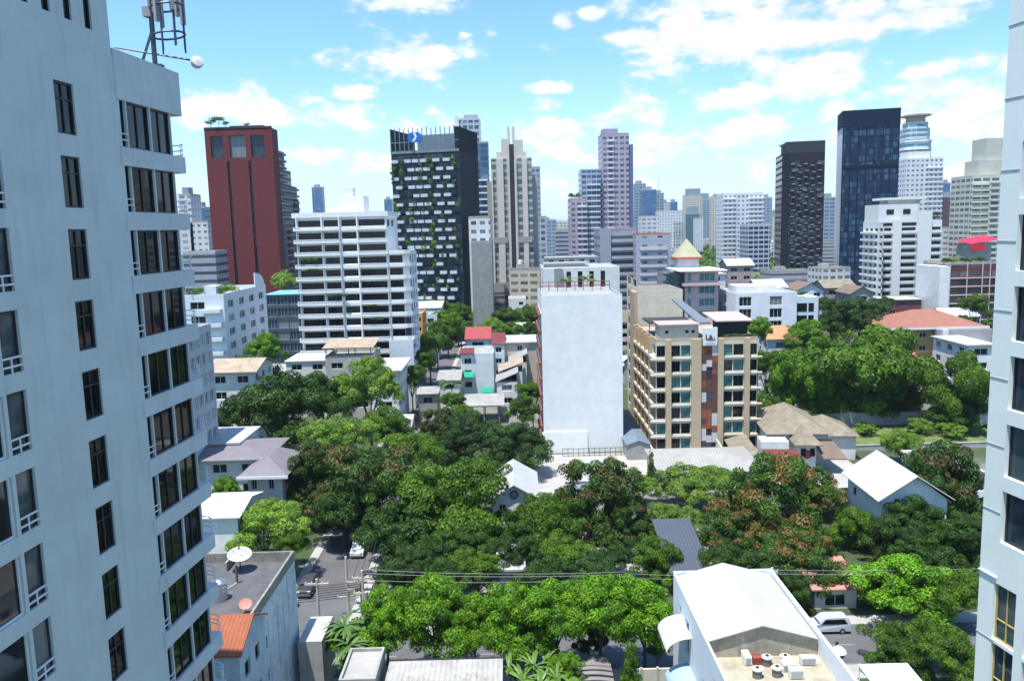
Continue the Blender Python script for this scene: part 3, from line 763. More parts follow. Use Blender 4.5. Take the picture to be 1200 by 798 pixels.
mb = MB(); mb.face([(.3, gY+.25, zt-1.5), (W-.25, gY+.25, zt-1.5), (W-.25, gY+.25, zt-.1), (W/2-.1, gY+.25, zt+1.0), (.3, gY+.25, zt-.1)]); th.add('gable', mb, mat('grimy beige wall', (.38, .35, .28), var=.4, sc=1.2, streak=.5))
TERR = mat('dirty cream terrace', (.40, .36, .27), var=.45, sc=.7)
mb = MB(); mb.box(.16, W-.22, .1, gY+.25, zt-1.7, zt-1.5); th.add('terrace', mb, TERR)
for i, (y_, z_, c_) in enumerate(((D-3.2, zt-2.3, 0), (D-6.3, zt-5.0, 1))):   # curved awnings on the left wall
    mb = MB(); k = 6; wd = 4.2 if i == 0 else 3.8
    for j in range(k):
        a0, a1 = j/k, (j+1)/k
        f = lambda t: (-2.0*math.sin(t*math.pi/2), z_-1.2*(1-math.cos(t*math.pi/2)))
        (xa, za), (xb, zb) = f(a0), f(a1)
        mb.hexa([(xb, y_-wd, zb), (xa, y_-wd, za), (xa, y_, za), (xb, y_, zb), (xb, y_-wd, zb+.06), (xa, y_-wd, za+.06), (xa, y_, za+.06), (xb, y_, zb+.06)])
    th.add('awning', mb, mat('ribbed white awning', (.66, .68, .68), var=.1) if i == 0 else mat('blue grey awning', (.30, .40, .52), var=.1))
zf = zt-1.5
def onroof(u, v): return (13.9+u, 48.2+v, zf)
TANK = mat('tank cream', (.55, .56, .50), var=.2); TANK_SHADE = mat('tank side shade grey', (.14, .15, .15), var=.2)  # drum sides far darker than the caps: their shade is put into the colour
for i, (u, v, lab) in enumerate(((3.15, 7.0, 'squat round exhaust fan at the front left of the rooftop cluster'), (4.35, 8.6, 'round exhaust fan against the gable wall in the rooftop cluster'), (4.6, 7.1, 'round exhaust fan in the middle of the rooftop cluster'), (5.7, 8.6, 'round exhaust fan at the right end of the back row'))):
    e = tag(empty('roof_fan', onroof(u, v)), lab, 'roof fan', 'round fans on the white house terrace')
    mb = MB(); mb.lathe([(.02, 0), (.34, 0), (.34, .55), (.02, .56)], k=18); mb.build('drum', TANK_SHADE, e)
    mb = MB(); mb.lathe([(.40, .56), (.42, .66), (.3, .74), (.14, .70), (.02, .78)], k=18); mb.build('cap', TANK, e)
    mb = MB(); mb.lathe([(.10, .735), (.14, .79), (.02, .80)], k=12); mb.build('hub', DARK, e)
for i, (u, v, w_, d_2, h_, lab) in enumerate(((5.2, 7.5, 1.0, .8, .6, 'white air conditioner box in the middle of the rooftop cluster'), (5.35, 6.5, 1.0, .5, .75, 'grey air conditioner box at the front of the rooftop cluster'), (6.8, 8.3, 1.1, .5, .65, 'air conditioner box standing apart at the right of the cluster'), (2.7, 8.5, .5, 1.1, .7, 'slim white air conditioner box at the left of the cluster'))):
    e = tag(empty('air_conditioner', onroof(u, v)), lab, 'air conditioner', 'air conditioners on the white house terrace')
    mb = MB(); mb.box(0, w_, 0, d_2, .08, h_); mb.box(.05, .12, .05, d_2-.05, 0, .08); mb.box(w_-.12, w_-.05, .05, d_2-.05, 0, .08); mb.build('casing', WHITE2, e)
    mb = MB()
    for q in range(7): mb.box(.06, w_-.06, -.015, .0, .14+q*(h_-.2)/7, .14+q*(h_-.2)/7+.03)
    mb.build('grille', mat('grille grey', (.3, .3, .3)), e)
e = tag(empty('crate', onroof(3.35, 8.6)), 'small dark red crate between the fans on the white house terrace', 'crate')
mb = MB(); mb.box(0, .7, 0, .6, 0, .06)
for q in range(4): mb.box(0, .7, 0, .04, .08+q*.13, .17+q*.13); mb.box(0, .7, .56, .6, .08+q*.13, .17+q*.13); mb.box(0, .04, .04, .56, .08+q*.13, .17+q*.13); mb.box(.66, .7, .04, .56, .08+q*.13, .17+q*.13)
mb.box(.04, .66, .04, .56, .45, .5); mb.build('body', mat('dull red plastic', (.30, .06, .05)), e)

# canopy by the road, bottom right
P = PY(1010, 785, 71)
cn = tag(empty('canopy', (30.2, 62.6, 0)), 'white fabric canopy beside the road next to the motorbike', 'canopy')
mb = MB(); mb.hexa([(0, 0, 3.2), (4.4, .0, 3.2), (4.4, 6.0, 3.5), (0, 6.0, 3.5), (0, 0, 3.3), (4.4, 0, 3.3), (4.4, 6.0, 3.6), (0, 6, 3.6)]); mb.build('fabric', mat('white canvas', (.6, .6, .59), var=.08), cn)
for x_, y_ in ((.1, .1), (4.3, .1), (.1, 5.9), (4.3, 5.9)): mb = MB(); mb.tube([(x_, y_, 0), (x_, y_, 3.3)], .06, 8); mb.build('leg', WHITE2, cn)
pb = tag(empty('parasol', (30.2, 72.9, .13)), 'round white parasol at the road edge by the white canopy', 'parasol')
mb = MB(); mb.lathe([(.02, 2.85), (.35, 2.75), (.65, 2.5), (.75, 2.3), (.7, 2.3), (.35, 2.68), (.02, 2.8)], k=20); mb.build('shade', mat('white canvas', (.6, .6, .59)), pb)
mb = MB(); mb.tube([(0, 0, 0), (0, 0, 2.9)], .04, 8); mb.build('pole', WHITE2, pb)

# ---------------------------------------------------------------- van
def make_van(name, label, cat, loc, rz, paint, L=4.5, Hh=1.75, group=None):
    e = tag(empty(name, loc, rz), label, cat, group); W = 1.75
    side = [(0, .32), (0, .85), (.25, 1.0), (1.15, 1.08), (1.75, Hh-.12), (2.1, Hh), (L-.5, Hh), (L-.18, Hh-.1), (L, 1.0), (L, .32)]
    mb = MB(); n_ = len(side)
    def inset(z): return .0 if z < 1.02 else .16*(z-1.0)/(Hh-1.0)
    Lp = [(x, -W/2+inset(z), z) for x, z in side]; Rp = [(x, W/2-inset(z), z) for x, z in side]
    mb.face(Lp[::-1]); mb.face(Rp)
    for i in range(n_):
        j = (i+1) % n_; mb.face([Lp[i], Lp[j], Rp[j], Rp[i]])
    mb.build('body', paint, e)
    for sgn in (-1, 1):
        mb = MB()
        P_ = [(1.42, 1.12), (1.92, Hh-.16), (L-.62, Hh-.16), (L-.3, 1.12)]
        mb.face([(x, sgn*(W/2-inset(z)+.012), z) for x, z in (P_ if sgn < 0 else P_[::-1])]); mb.build('side_window', DG, e)
    mb = MB(); mb.face([(1.2, -W/2+.1, 1.13), (1.2, W/2-.1, 1.13), (1.70, W/2-.22, Hh-.18), (1.70, -W/2+.22, Hh-.18)]); mb.build('windscreen', DG, e)
    mb = MB(); mb.face([(L+.012, W/2-.12, 1.05), (L+.012, -W/2+.12, 1.05), (L-.1, -W/2+.22, Hh-.2), (L-.1, W/2-.22, Hh-.2)]); mb.build('rear_window', DG, e)
    for x_ in (.85, L-.85):
        for sgn in (-1, 1):
            mb = MB(); mb.tube([(x_, sgn*(W/2-.22), .32), (x_, sgn*(W/2+.01), .32)], .32, 18); wl = mb.build('wheel', mat('tyre rubber', (.02, .02, .02)), e)
            mb = MB(); mb.tube([(x_, sgn*(W/2+.0), .32), (x_, sgn*(W/2+.025), .32)], .18, 12); mb.build('rim', STEEL, wl)
    for sgn in (-1, 1):
        mb = MB(); mb.box(-.02, .22, sgn*.62-.18, sgn*.62+.18, .72, .9); mb.build('headlight', mat('lamp glass', (.7, .7, .7), rough=.1), e)
        mb = MB(); mb.box(L-.05, L+.025, sgn*.75-.08, sgn*.75+.08, .9, 1.2); mb.build('tail_light', mat('red lamp', (.35, .02, .02), rough=.2), e)
    mb = MB(); mb.box(-.08, .1, -.8, .8, .34, .55); mb.box(L-.05, L+.08, -.8, .8, .36, .6); mb.build('bumper', mat('grey plastic', (.2, .2, .2)), e)
    return e
SILV = mat('silver car paint', (.55, .58, .62), rough=.3, var=.03, metal=.3)
P = PZ(945, 742, 0)
make_van('parked_van', 'silver people carrier parked in tree shade on the far side of the road', 'van', (P.x, 81.6, 0.01), 0, SILV)
CARW = mat('white car paint', (.75, .76, .77), rough=.25, var=.03)
make_van('parked_car', 'white car parked under the dark trees beside the side street', 'car', (-14, 96, .02), 1.2, CARW, 4.2, 1.5)
make_van('parked_car', 'dark grey car on the side street between the trees', 'car', (-24.9, 139, .01), 1.55, mat('dark car paint', (.05, .055, .06), rough=.25), 4.3, 1.5)
make_van('parked_car', 'pale blue car in the middle of the shaded lot', 'car', (7.5, 101, .02), .1, mat('pale blue car paint', (.45, .55, .65), rough=.25), 4.3, 1.5)
make_van('parked_car', 'white car at the right end of the shaded lot', 'car', (13.2, 101, .02), .05, CARW, 4.3, 1.5)
# motorbike with rider
P = PZ(985, 778, 0)
mbk = tag(empty('motorbike', (P.x, 75.9, .004), math.radians(15)), 'small motorbike being ridden along the sunlit road', 'motorbike')
for x_ in (-.62, .62):
    mb = MB(); mb.tube([(x_, -.05, .29), (x_, .05, .29)], .29, 16); mb.build('wheel', mat('tyre rubber', (.02, .02, .02)), mbk)
mb = MB(); mb.hexa([(-.62, -.12, .45), (.3, -.14, .35), (.3, .14, .35), (-.62, .12, .45), (-.7, -.1, .75), (.25, -.1, .7), (.25, .1, .7), (-.7, .1, .75)]); mb.hexa([(.3, -.2, .35), (.42, -.2, .35), (.42, .2, .35), (.3, .2, .35), (.42, -.16, .95), (.52, -.16, .95), (.52, .16, .95), (.42, .16, .95)]); mb.build('body', mat('pale blue scooter paint', (.35, .45, .5), rough=.3), mbk)
mb = MB(); mb.box(-.65, .1, -.13, .13, .76, .84); mb.build('seat', DARK, mbk)
mb = MB(); mb.tube([(.62, 0, .3), (.46, 0, 1.0)], .035, 6); mb.tube([(.42, -.33, 1.02), (.46, 0, 1.0), (.42, .33, 1.02)], .02, 6); mb.build('handlebar', DARK, mbk)
def skin_body(name, J, E, mt, parent=None, loc=(0, 0, 0), rz=0):
    me = bpy.data.meshes.new(name); me.from_pydata([j[0] for j in J], E, [])
    o = link(name, me, parent, loc, rz)
    md = o.modifiers.new('skin', 'SKIN'); md.use_smooth_shade = True
    sv = me.skin_vertices[0].data
    for i, j in enumerate(J): sv[i].radius = (j[1], j[1])
    sv[0].use_root = True
    o.modifiers.new('sub', 'SUBSURF').levels = 1; o.modifiers['sub'].render_levels = 1
    me.materials.append(mt); return o
J = [((-.2, 0, .92), .15), ((-.15, 0, 1.15), .15), ((-.08, 0, 1.38), .16), ((-.05, 0, 1.52), .06), ((-.03, 0, 1.62), .09), ((-.02, 0, 1.72), .10),
     ((-.06, .2, 1.40), .065), ((.1, .3, 1.18), .05), ((.36, .30, 1.06), .035), ((-.06, -.2, 1.40), .065), ((.1, -.3, 1.18), .05), ((.36, -.30, 1.06), .035),
     ((-.05, .13, .88), .10), ((.22, .16, .82), .08), ((.2, .16, .42), .055), ((.3, .17, .36), .04), ((-.05, -.13, .88), .10), ((.22, -.16, .82), .08), ((.2, -.16, .42), .055), ((.3, -.17, .36), .04)]
Eg = [(0,1),(1,2),(2,3),(3,4),(4,5),(2,6),(6,7),(7,8),(2,9),(9,10),(10,11),(0,12),(12,13),(13,14),(14,15),(0,16),(16,17),(17,18),(18,19)]
pr = skin_body('person', J, Eg, mat('black clothes', (.03, .03, .035)), None, (P.x, 75.9, .004), math.radians(15))
tag(pr, 'rider in dark clothes and dark helmet sitting on the small motorbike', 'person')
mb = MB(); mb.lathe([(.02, 1.50), (.12, 1.56), (.15, 1.68), (.12, 1.8), (.02, 1.85)], k=14); mb.build('helmet', mat('helmet black', (.02, .02, .025), rough=.2), pr)

for i, (x_, y_, a_2, lb) in enumerate(((-29.0, 83.6, 1.2, 'leftmost motorbike parked by the junction kerb'), (-27.9, 83.7, 1.3, 'second motorbike parked by the junction kerb'), (-26.9, 83.5, 1.1, 'third motorbike parked by the junction kerb'), (-18.2, 83.8, 1.9, 'motorbike parked under the first street trees'), (-25.9, 90.2, 1.5, 'motorbike standing at the left kerb of the side street'))):
    c_ = mbk.copy(); COL.objects.link(c_); c_.location = (x_, y_, .13 if y_ < 84 else .01); c_.rotation_euler = (0, 0, a_2); tag(c_, lb, 'motorbike', 'motorbikes parked at the junction')
    for ch in list(mbk.children):
        d2 = ch.copy(); COL.objects.link(d2); d2.parent = c_
make_van('parked_car', 'black car parked on the left of the side street mouth', 'car', (-25.6, 92.5, .01), 1.57, mat('dark car paint', (.05, .055, .06), rough=.25), 4.3, 1.5)
make_van('pickup_van', 'white van driving up the side street under the trees', 'van', (-21.4, 104, .01), 1.57, CARW, 4.6, 1.9)

# ---------------------------------------------------------------- utility poles and wires
POLE = mat('pole concrete', (.46, .42, .34), var=.3)
def pole(label, x, y, h, arms, group='concrete utility poles by the road junction', extra=False):
    e = tag(empty('utility_pole', (x, y, .0)), label, 'utility pole', group)
    mb = MB(); mb.tube([(0, 0, 0), (0, 0, h)], [.2, .14], 8); mb.build('shaft', POLE, e)
    for z_, w_ in arms:
        mb = MB(); mb.box(-w_, w_, -.1, .1, h-z_-.1, h-z_+.09); ar = mb.build('crossarm', POLE, e)
        for q in (-1, -.45, .45, 1):
            mb = MB(); mb.lathe([(.02, h-z_+.08), (.06, h-z_+.1), (.04, h-z_+.16), (.07, h-z_+.2), (.03, h-z_+.3), (.01, h-z_+.32)], cx=q*w_*.93, k=8); mb.build('insulator', mat('white ceramic', (.6, .55, .5)), ar)
    if extra:
        mb = MB(); mb.tube([(.3, -.1, h-3.2), (.3, -.1, h-2.4)], .24, 10); mb.build('transformer', mat('transformer grey', (.3, .3, .3)), e)
    return e
P1 = PY(371, 678, 83.5); P2 = PY(424, 668, 83.5); P3 = PY(405, 652, 88); P4 = PY(733, 672, 83.5); P5 = PY(905, 668, 83.5); P6 = PY(414, 700, 79.6)
pole('utility pole with one crossarm at the left of the junction', P1.x, 83.5, P1.z, [(.6, 1.3)])
pole('utility pole with stacked crossarms at the right corner of the junction', P2.x, 83.5, P2.z, [(.9, 1.1), (2.6, 1.0)], extra=True)
pole('dark utility pole standing a little up the side street', P3.x, 88, P3.z, [(4.8, 1.2)])
pole('pale utility pole in front of the trees in the middle', P4.x, 83.5, P4.z, [(.4, .7)], 'roadside utility poles among the trees')
pole('white utility pole just behind the right house roof edge', P5.x, 83.5, P5.z+.3, [(.5, .6)], 'roadside utility poles among the trees')
pole('short double crossarm pole between the two junction poles', P6.x, 83.9, P6.z, [(.3, 1.5), (1.1, 1.5), (2.6, 1.4)])
WIRE = mat('aluminium cable', (.32, .33, .34), rough=.5, var=.05); WIREB = mat('black cable', (.02, .02, .02))
def wire(label, a, b, sag, r=.022, mt=WIRE, n_=14, group='cables along the road'):
    pts = []
    for i in range(n_+1):
        t = i/n_; p = Vector(a).lerp(Vector(b), t); p.z -= sag*4*t*(1-t); pts.append(p)
    mb = MB(); mb.tube(pts, r, 5); o = mb.build('power_cable', mt); tag(o, label, 'cable', group)
for i, dz in enumerate((.1, -.25, -1.0)):
    wire('pale cable sagging over the dark trees, %s of the three' % ('topmost', 'middle', 'lowest')[i], (P2.x+.4, 83.4-i*.1, P2.z+dz), (P4.x, 83.4-i*.1, P4.z+.2+dz*.6), .35)
for i, dz in enumerate((.1, -.35)):
    wire('pale cable between the middle pole and the pole behind the right house, %s' % ('upper', 'lower')[i], (P4.x, 83.4, P4.z+dz), (P5.x, 83.4, P5.z+dz), .4, .018)
    wire('thin cable running off right from the pole behind the right house, %s' % ('upper', 'lower')[i], (P5.x, 83.4, P5.z+dz), (P5.x+40, 83.4, P5.z+dz), .5, .018)
for i in range(7):
    wire('black cable leaving the junction poles to the left', (P2.x, 83.4+i*.05, P2.z-1.2-i*.28), (-62, 83.2+i*.1, P1.z-1.8-i*.3), .8, .035, WIREB, group='black cables left of the junction')
for i in range(4):
    wire('black cable strung up the side street above the asphalt', (P6.x+(i-1.5)*.7, 83.9, P6.z-.4), (P3.x+(i-1.5)*.7, 128, 8.2), .9, .03, WIREB, group='black cables above the side street')

# ================================================================ MIDDLE DISTANCE
# blank white slab of the building beside the beige condominium
th = Th('slab_building', 'tall building with a blank whitewashed side wall facing the camera', 'building', (634, 347, 153), (729, 153), 20)
BW = mat('whitewashed brick wall', (.73, .745, .73), var=.13, sc=.45, streak=.10)
mb = MB()
lh = grid(20, 1.5, 9, 3.05, [(.08, .3), (.4, .6), (.7, .92)], .9, 2.4)
for f in 'FRBL': wallface(mb, th.fr(f), 0, th.H, lh if f in 'LR' else [])
th.add('wall', mb, BW); windows(th, th.fr('L'), lh, '2', DG, FRAMED); windows(th, th.fr('R'), lh, '2', DG, FRAMED)
roofslab(th, th.H-.5, CONC, x0=.3, x1=th.W-.3, y0=.3, y1=19.7)
for i in range(9):
    mb = MB(); fbox(mb, th.fr('L'), .5, 19.5, 1.5+3.05*i, 2.3+3.05*i, .0, .55); th.add('balcony', mb, mat('rust red balcony', (.16, .07, .05)))
mb = MB(); mb.box(-.3, th.W*.55, -.25, -.003, 0, 4.2); th.add('bounce_light_base', mb, mat('clean white paint', (.8, .81, .8)))  # whiter box at the wall foot: bounced ground light put into its colour
pg = tag(empty('roof_frame', th.P(.5, 17, th.H-.5), 0), 'rusty red steel pergola on top of the blank white building', 'pergola')
mb = MB()
for i in range(9): mb.tube([(i*1.8, 0, 0), (i*1.8, 0, 1.9)], .08, 6)
for z_ in (1.1, 1.9): mb.tube([(0, 0, z_), (14.4, 0, z_)], .08, 6)
mb.build('frame', mat('rusty red steel', (.22, .06, .04)), pg)

# beige condominium with mosaic strip
th = Th('condominium', 'beige eight storey condominium with teal glass and patchwork stair strip', 'building', (769, 399, 150.5), (888, 150.5), 24)
BEI = mat('beige render', (.44, .35, .235), var=.1, sc=.4, streak=.12); BEID = mat('tan pilaster', (.42, .31, .20), var=.1, streak=.15); CREAM = mat('cream render', (.52, .46, .33), var=.1, streak=.15)
W, D, HT = th.W, th.D, th.H; nf = 7; fh = (HT-1.0)/nf
rows = [.3+fh*i for i in range(nf)]
cl = [(.005, .088, DG), (.148, .236, DG), (.246, .336, GLASST), (.668, .752, GLASST), (.762, .862, DG), (.925, .995, DG)]
hF = [(a*W, b*W, z_+.55, z_+fh-.35, '2' if g is DG else 'b', g if rng.random() > .12 else (GLASST if g is DG else DG)) for z_ in rows for a, b, g in cl]
hL = [(a*D, b*D, z_+.7, z_+fh-.4) for z_ in rows for a, b in ((.02, .16), (.22, .36), (.42, .56), (.62, .76), (.82, .96))]
mb = MB(); wallface(mb, th.fr('F'), 0, HT, hF, .3); wallface(mb, th.fr('L'), 0, HT, hL, .8); wallface(mb, th.fr('R'), 0, HT); wallface(mb, th.fr('B'), 0, HT)
th.add('wall', mb, CREAM); windows(th, th.fr('F'), hF, '2', DG, FRAMED, .12); windows(th, th.fr('L'), hL, '2', DG, FRAMED, .6)
roofslab(th, HT-.3, mat('terrace tiles', (.35, .30, .26)), par=.55, parm=BEI)
for a, b in ((.092, .144), (.345, .44), (.605, .66), (.868, .92)):
    mb = MB(); fbox(mb, th.fr('F'), a*W, b*W, 0, HT+.1, 0, .55); th.add('pilaster', mb, BEI)
for a in (.0, .19, .39, .59, .79):
    mb = MB(); fbox(mb, th.fr('L'), a*D, a*D+.7, 0, HT+.1, 0, .7); th.add('pilaster', mb, BEID)
for i, z_ in enumerate(rows):
    mb = MB(); fbox(mb, th.fr('L'), -.02, D, z_-.1, z_+.5, 0, .75); fbox(mb, th.fr('F'), -1.15, .085*W, z_-.1, z_+.25, 0.001, .4); th.add('balcony', mb, CREAM)
    mb = MB(); fbox(mb, th.fr('F'), .13*W, .345*W, z_+.05, z_+.3, 0, .3); fbox(mb, th.fr('F'), .66*W, .868*W, z_+.05, z_+.3, 0, .3); fbox(mb, th.fr('F'), .93*W, W+.8, z_+.05, z_+.3, 0, .5); th.add('ledge', mb, CREAM)
# patchwork strip: recessed wall with coloured panels
STRIP = mat('strip dark backing', (.03, .025, .035)); mb = MB(); fbox(mb, th.fr('F'), .44*W, .605*W, 0, HT+.05, .003, .1); stp = th.add('stair_strip', mb, STRIP)
PC = [mat('strip rust panel', (.24, .08, .035)), mat('strip white panel', (.50, .50, .50)), mat('strip brown panel', (.10, .05, .04)), mat('strip navy panel', (.05, .05, .09))]
r2 = random.Random(4); cw = .165*W/3
for q in range(3):
    z_ = .2
    while z_ < HT-1:
        h_ = r2.choice((.9, 1.3, 1.9, 2.4)); h_ = min(h_, HT-.5-z_)
        k = r2.choice((0, 0, 1, 1, 2, 2, 3, None))
        if k is not None: mb = MB(); fbox(mb, th.fr('F'), .441*W+q*cw, .441*W+q*cw+cw-.04, z_, z_+h_-.04, .1, .2+.02*q); mb.build('panel', PC[k], stp)
        z_ += h_
# sign tower with lettering
zs = HT+.2; sg_ = MB(); fbox(sg_, th.fr('F'), .455*W, .595*W, HT-1.1, HT+2.2, .12, .6); sgn = th.add('sign_board', sg_, mat('sign white', (.66, .68, .68), var=.05))
def text(body, name, mt, parent, x, y, z, size, ext=.03, rz=0, mesh=False):
    c = bpy.data.curves.new(name, 'FONT'); c.body = body; c.size = size; c.extrude = ext; c.materials.append(mt)
    c.offset = size*.02
    tmp = bpy.data.objects.new(name, c); me = bpy.data.meshes.new_from_object(tmp); bpy.data.objects.remove(tmp); o = bpy.data.objects.new(name, me); COL.objects.link(o); o.parent = parent; o.location = (x, y, z); o.rotation_euler = (math.pi/2, 0, rz); return o
DR = mat('dark red lettering', (.12, .015, .025), var=.05)
text('L', 'lettering', DR, sgn, .475*W, -.64, HT+.05, 1.35); text('&', 'lettering', DR, sgn, .51*W, -.64, HT+.05, 1.15); text('i.', 'lettering', DR, sgn, .558*W, -.64, HT-.05, .8)
mb = MB(); fbox(mb, th.fr('F'), .50*W, .565*W, HT-.18, HT-.08, .6, .65); mb.build('underline', DR, sgn)
mb = MB(); fbox(mb, th.fr('F'), .48*W, .575*W, HT-.78, HT-.70, .6, .64); mb.build('underline', mat('grey lettering', (.2, .2, .2)), sgn)
# roof rooms
BROOF = mat('pinkish brown roof sheet', (.42, .33, .31), var=.12)
mb = MB(); mb.box(.05*W, .43*W, 1.2, 6.5, HT-.2, HT+2.6); rr = th.add('roof_room', mb, CREAM)
mb = MB(); mb.box(.03*W, .44*W, .6, 7, HT+2.6, HT+2.85); mb.build('roof', BROOF, rr)
for u in (.1, .3, .36):
    mb = MB(); mb.box(u*W, u*W+.6, 1.15, 1.25, HT+1.1, HT+1.6); mb.build('window', DG, rr)
mb = MB(); mb.box(.66*W, .93*W, 2.2, 8, HT-.2, HT+3.0); rr = th.add('roof_room', mb, mat('black louvre wall', (.012, .013, .02)))
mb = MB(); mb.hexa([(.60*W, 1.2, HT+3.0), (.97*W, 1.2, HT+3.0), (.93*W, 9, HT+3.9), (.56*W, 9, HT+3.9), (.60*W, 1.2, HT+3.2), (.97*W, 1.2, HT+3.2), (.93*W, 9, HT+4.1), (.56*W, 9, HT+4.1)]); mb.build('roof', BROOF, rr)
mb = MB(); mb.box(.0, .45*W, 7.5, 16, HT+2.2, HT+2.5); mb.box(.0, .12, 7.5, 7.7, HT, HT+2.2); mb.box(.43*W, .45*W, 7.5, 7.7, HT, HT+2.2); th.add('black_pergola', mb, DARK)
mb = MB(); mb.hexa([(.44*W, 2, HT+2.6), (.56*W, 2, HT+2.6), (.47*W, 22, HT+5.4), (.38*W, 22, HT+5.4), (.44*W, 2, HT+2.9), (.56*W, 2, HT+2.9), (.47*W, 22, HT+5.7), (.38*W, 22, HT+5.7)]); th.add('stair_canopy', mb, mat('blue grey sheet', (.14, .16, .19)))
hd = tag(empty('hedge', th.P(.66*W, .5, HT), 0), 'clipped green hedge along the roof terrace of the beige condominium', 'hedge')
for i in range(4):
    c = link('foliage', CR['bush'][i % 2], hd, (1.0+i*1.6, .3, .35)); c.scale = (1.1, .6, .6)
# taller rear wing
tw = Th('condominium_wing', 'cream rear wing rising above the beige condominium', 'building', (747, 343, 176), (800, 176), 16)
mb = MB(); lh = [(a*16, b*16, 1+3.1*i+.7, 1+3.1*i+2.4) for i in range(10) for a, b in ((.1, .4), (.6, .9))]
for f in 'FRBL': wallface(mb, tw.fr(f), 0, tw.H, lh if f == 'L' else [])
tw.add('wall', mb, CREAM); windows(tw, tw.fr('L'), lh, '2', DG, FRAMED); roofslab(tw, tw.H, mat('brown grey roof', (.2, .17, .15)), par=.4, parm=CREAM)
mb = MB(); fbox(mb, tw.fr('L'), 10, 16, 0, tw.H+.1, 0, .8); tw.add('pilaster', mb, BEID)
# blue tarpaulin lean-to between slab and condominium, forecourt roof
house('lean_to', 'narrow lean to with blue grey sheet roof beside the beige condominium', 'shed', (735, 522, 147), (762, 147), 28, CONC, 'gy', roofm('blue grey corrugated sheet', (.16, .21, .27), .4, 1), rise=.8, over=.2, cols=[], scols=[])
th = Th('porch', 'broad low porch with curved grey roof below the beige condominium', 'porch', (775, 552, 128), (905, 128), 14)
th.H = 3.2; mb = MB()
for i in range(7):
    for y_ in (.3, 13.7): mb.box(i*th.W/6-.15+.15*(i == 0), i*th.W/6+.15-.15*(i == 6), y_-.15, y_+.15, 0, 3.2)
mb.box(0, th.W, .2, .4, 2.8, 3.2); mb.box(0, th.W, 13.6, 13.8, 2.8, 3.2)
th.add('colonnade', mb, OFFW); pitched(th, 'hip', 3.2, 1.9, .4, roofm('grey fibre sheet', (.33, .32, .30), .5, 0, var=.25, bump=.2))
if True:
    r_ = tag(empty('boundary_wall', (8, 128.5, 0)), 'low white boundary wall in front of the pale forecourt', 'wall')
    mb = MB(); mb.box(0, 17, 0, .25, 0, 2.0); mb.build('panel', WHITE, r_); mb = MB(); mb.box(-.1, 17.1, -.08, .33, 2.0, 2.12); mb.build('coping', CONCL, r_)
ft = tag(empty('fence', (9, 150.2, 0)), 'black iron fence at the foot of the blank white wall', 'fence')
mb = MB(); mb.box(0, 17, -.03, .03, 1.5, 1.58); mb.box(0, 17, -.03, .03, .2, .28); mb.build('rail', DARK, ft)
for i in range(18): mb = MB(); mb.box(-.04, .04, -.04, .04, 0, 1.65); mb.build('post', DARK, ft, (i*1.0, 0, 0))

# white balcony block
th = Th('balcony_block', 'fourteen storey white block with long horizontal balconies and rooftop box', 'building', (347, 256, 200), (452, 200), 20)
W, D, HT = th.W, th.D, th.H; fh = 3.0; WX = W+5.2
BWH = mat('white balcony concrete', (.72, .73, .71), var=.08, streak=.1)
steps = HT-3*fh
mb = MB()
cols = [(.015, .285), (.30, .475), (.50, .67), (.69, .985)]
hF = []
nfl = 15
for i in range(nfl):
    z_ = HT-(i+1)*fh
    for a, b in cols: hF.append((a*W, b*W, z_+.75, z_+2.35))
wallface(mb, (0, 0, 1, 0, W), 0, HT, hF, .5)
hX = [(.4, 3.6, HT-(i+1)*fh+.2, HT-(i+1)*fh+2.5) for i in range(3, nfl)]
wallface(mb, (W, 0, 1, 0, 5.2), 0, steps, hX, .3)
hR = [(1+5*j, 4+5*j, HT-(i+1)*fh+.5, HT-(i+1)*fh+2.4) for i in range(3, nfl) for j in range(3)]
wallface(mb, (W+5.2, 0, 0, 1, 16), 0, steps, hR, .3); wallface(mb, (W, 0, 0, 1, D), steps, HT, [(2, 6, HT-2.4, HT-.8), (9, 13, HT-2.4, HT-.8)]); wallface(mb, (W+5.2, 16, -1, 0, 5.2), 0, steps)
wallface(mb, th.fr('B'), 0, HT); wallface(mb, th.fr('L'), 0, HT)
mb.face([(W, 0, steps), (WX, 0, steps), (WX, 16, steps), (W, 16, steps)]); mb.face([(0, 0, HT), (W, 0, HT), (W, D, HT), (0, D, HT)])
th.add('wall', mb, BWH)
windows(th, th.fr('F'), hF, '4', DG, FRAMED, .35); windows(th, (W, 0, 1, 0, 5.2), hX, '2', DG, FRAMED, .1); windows(th, (W+5.2, 0, 0, 1, 16), hR, '2', DG, FRAMEW, .1)
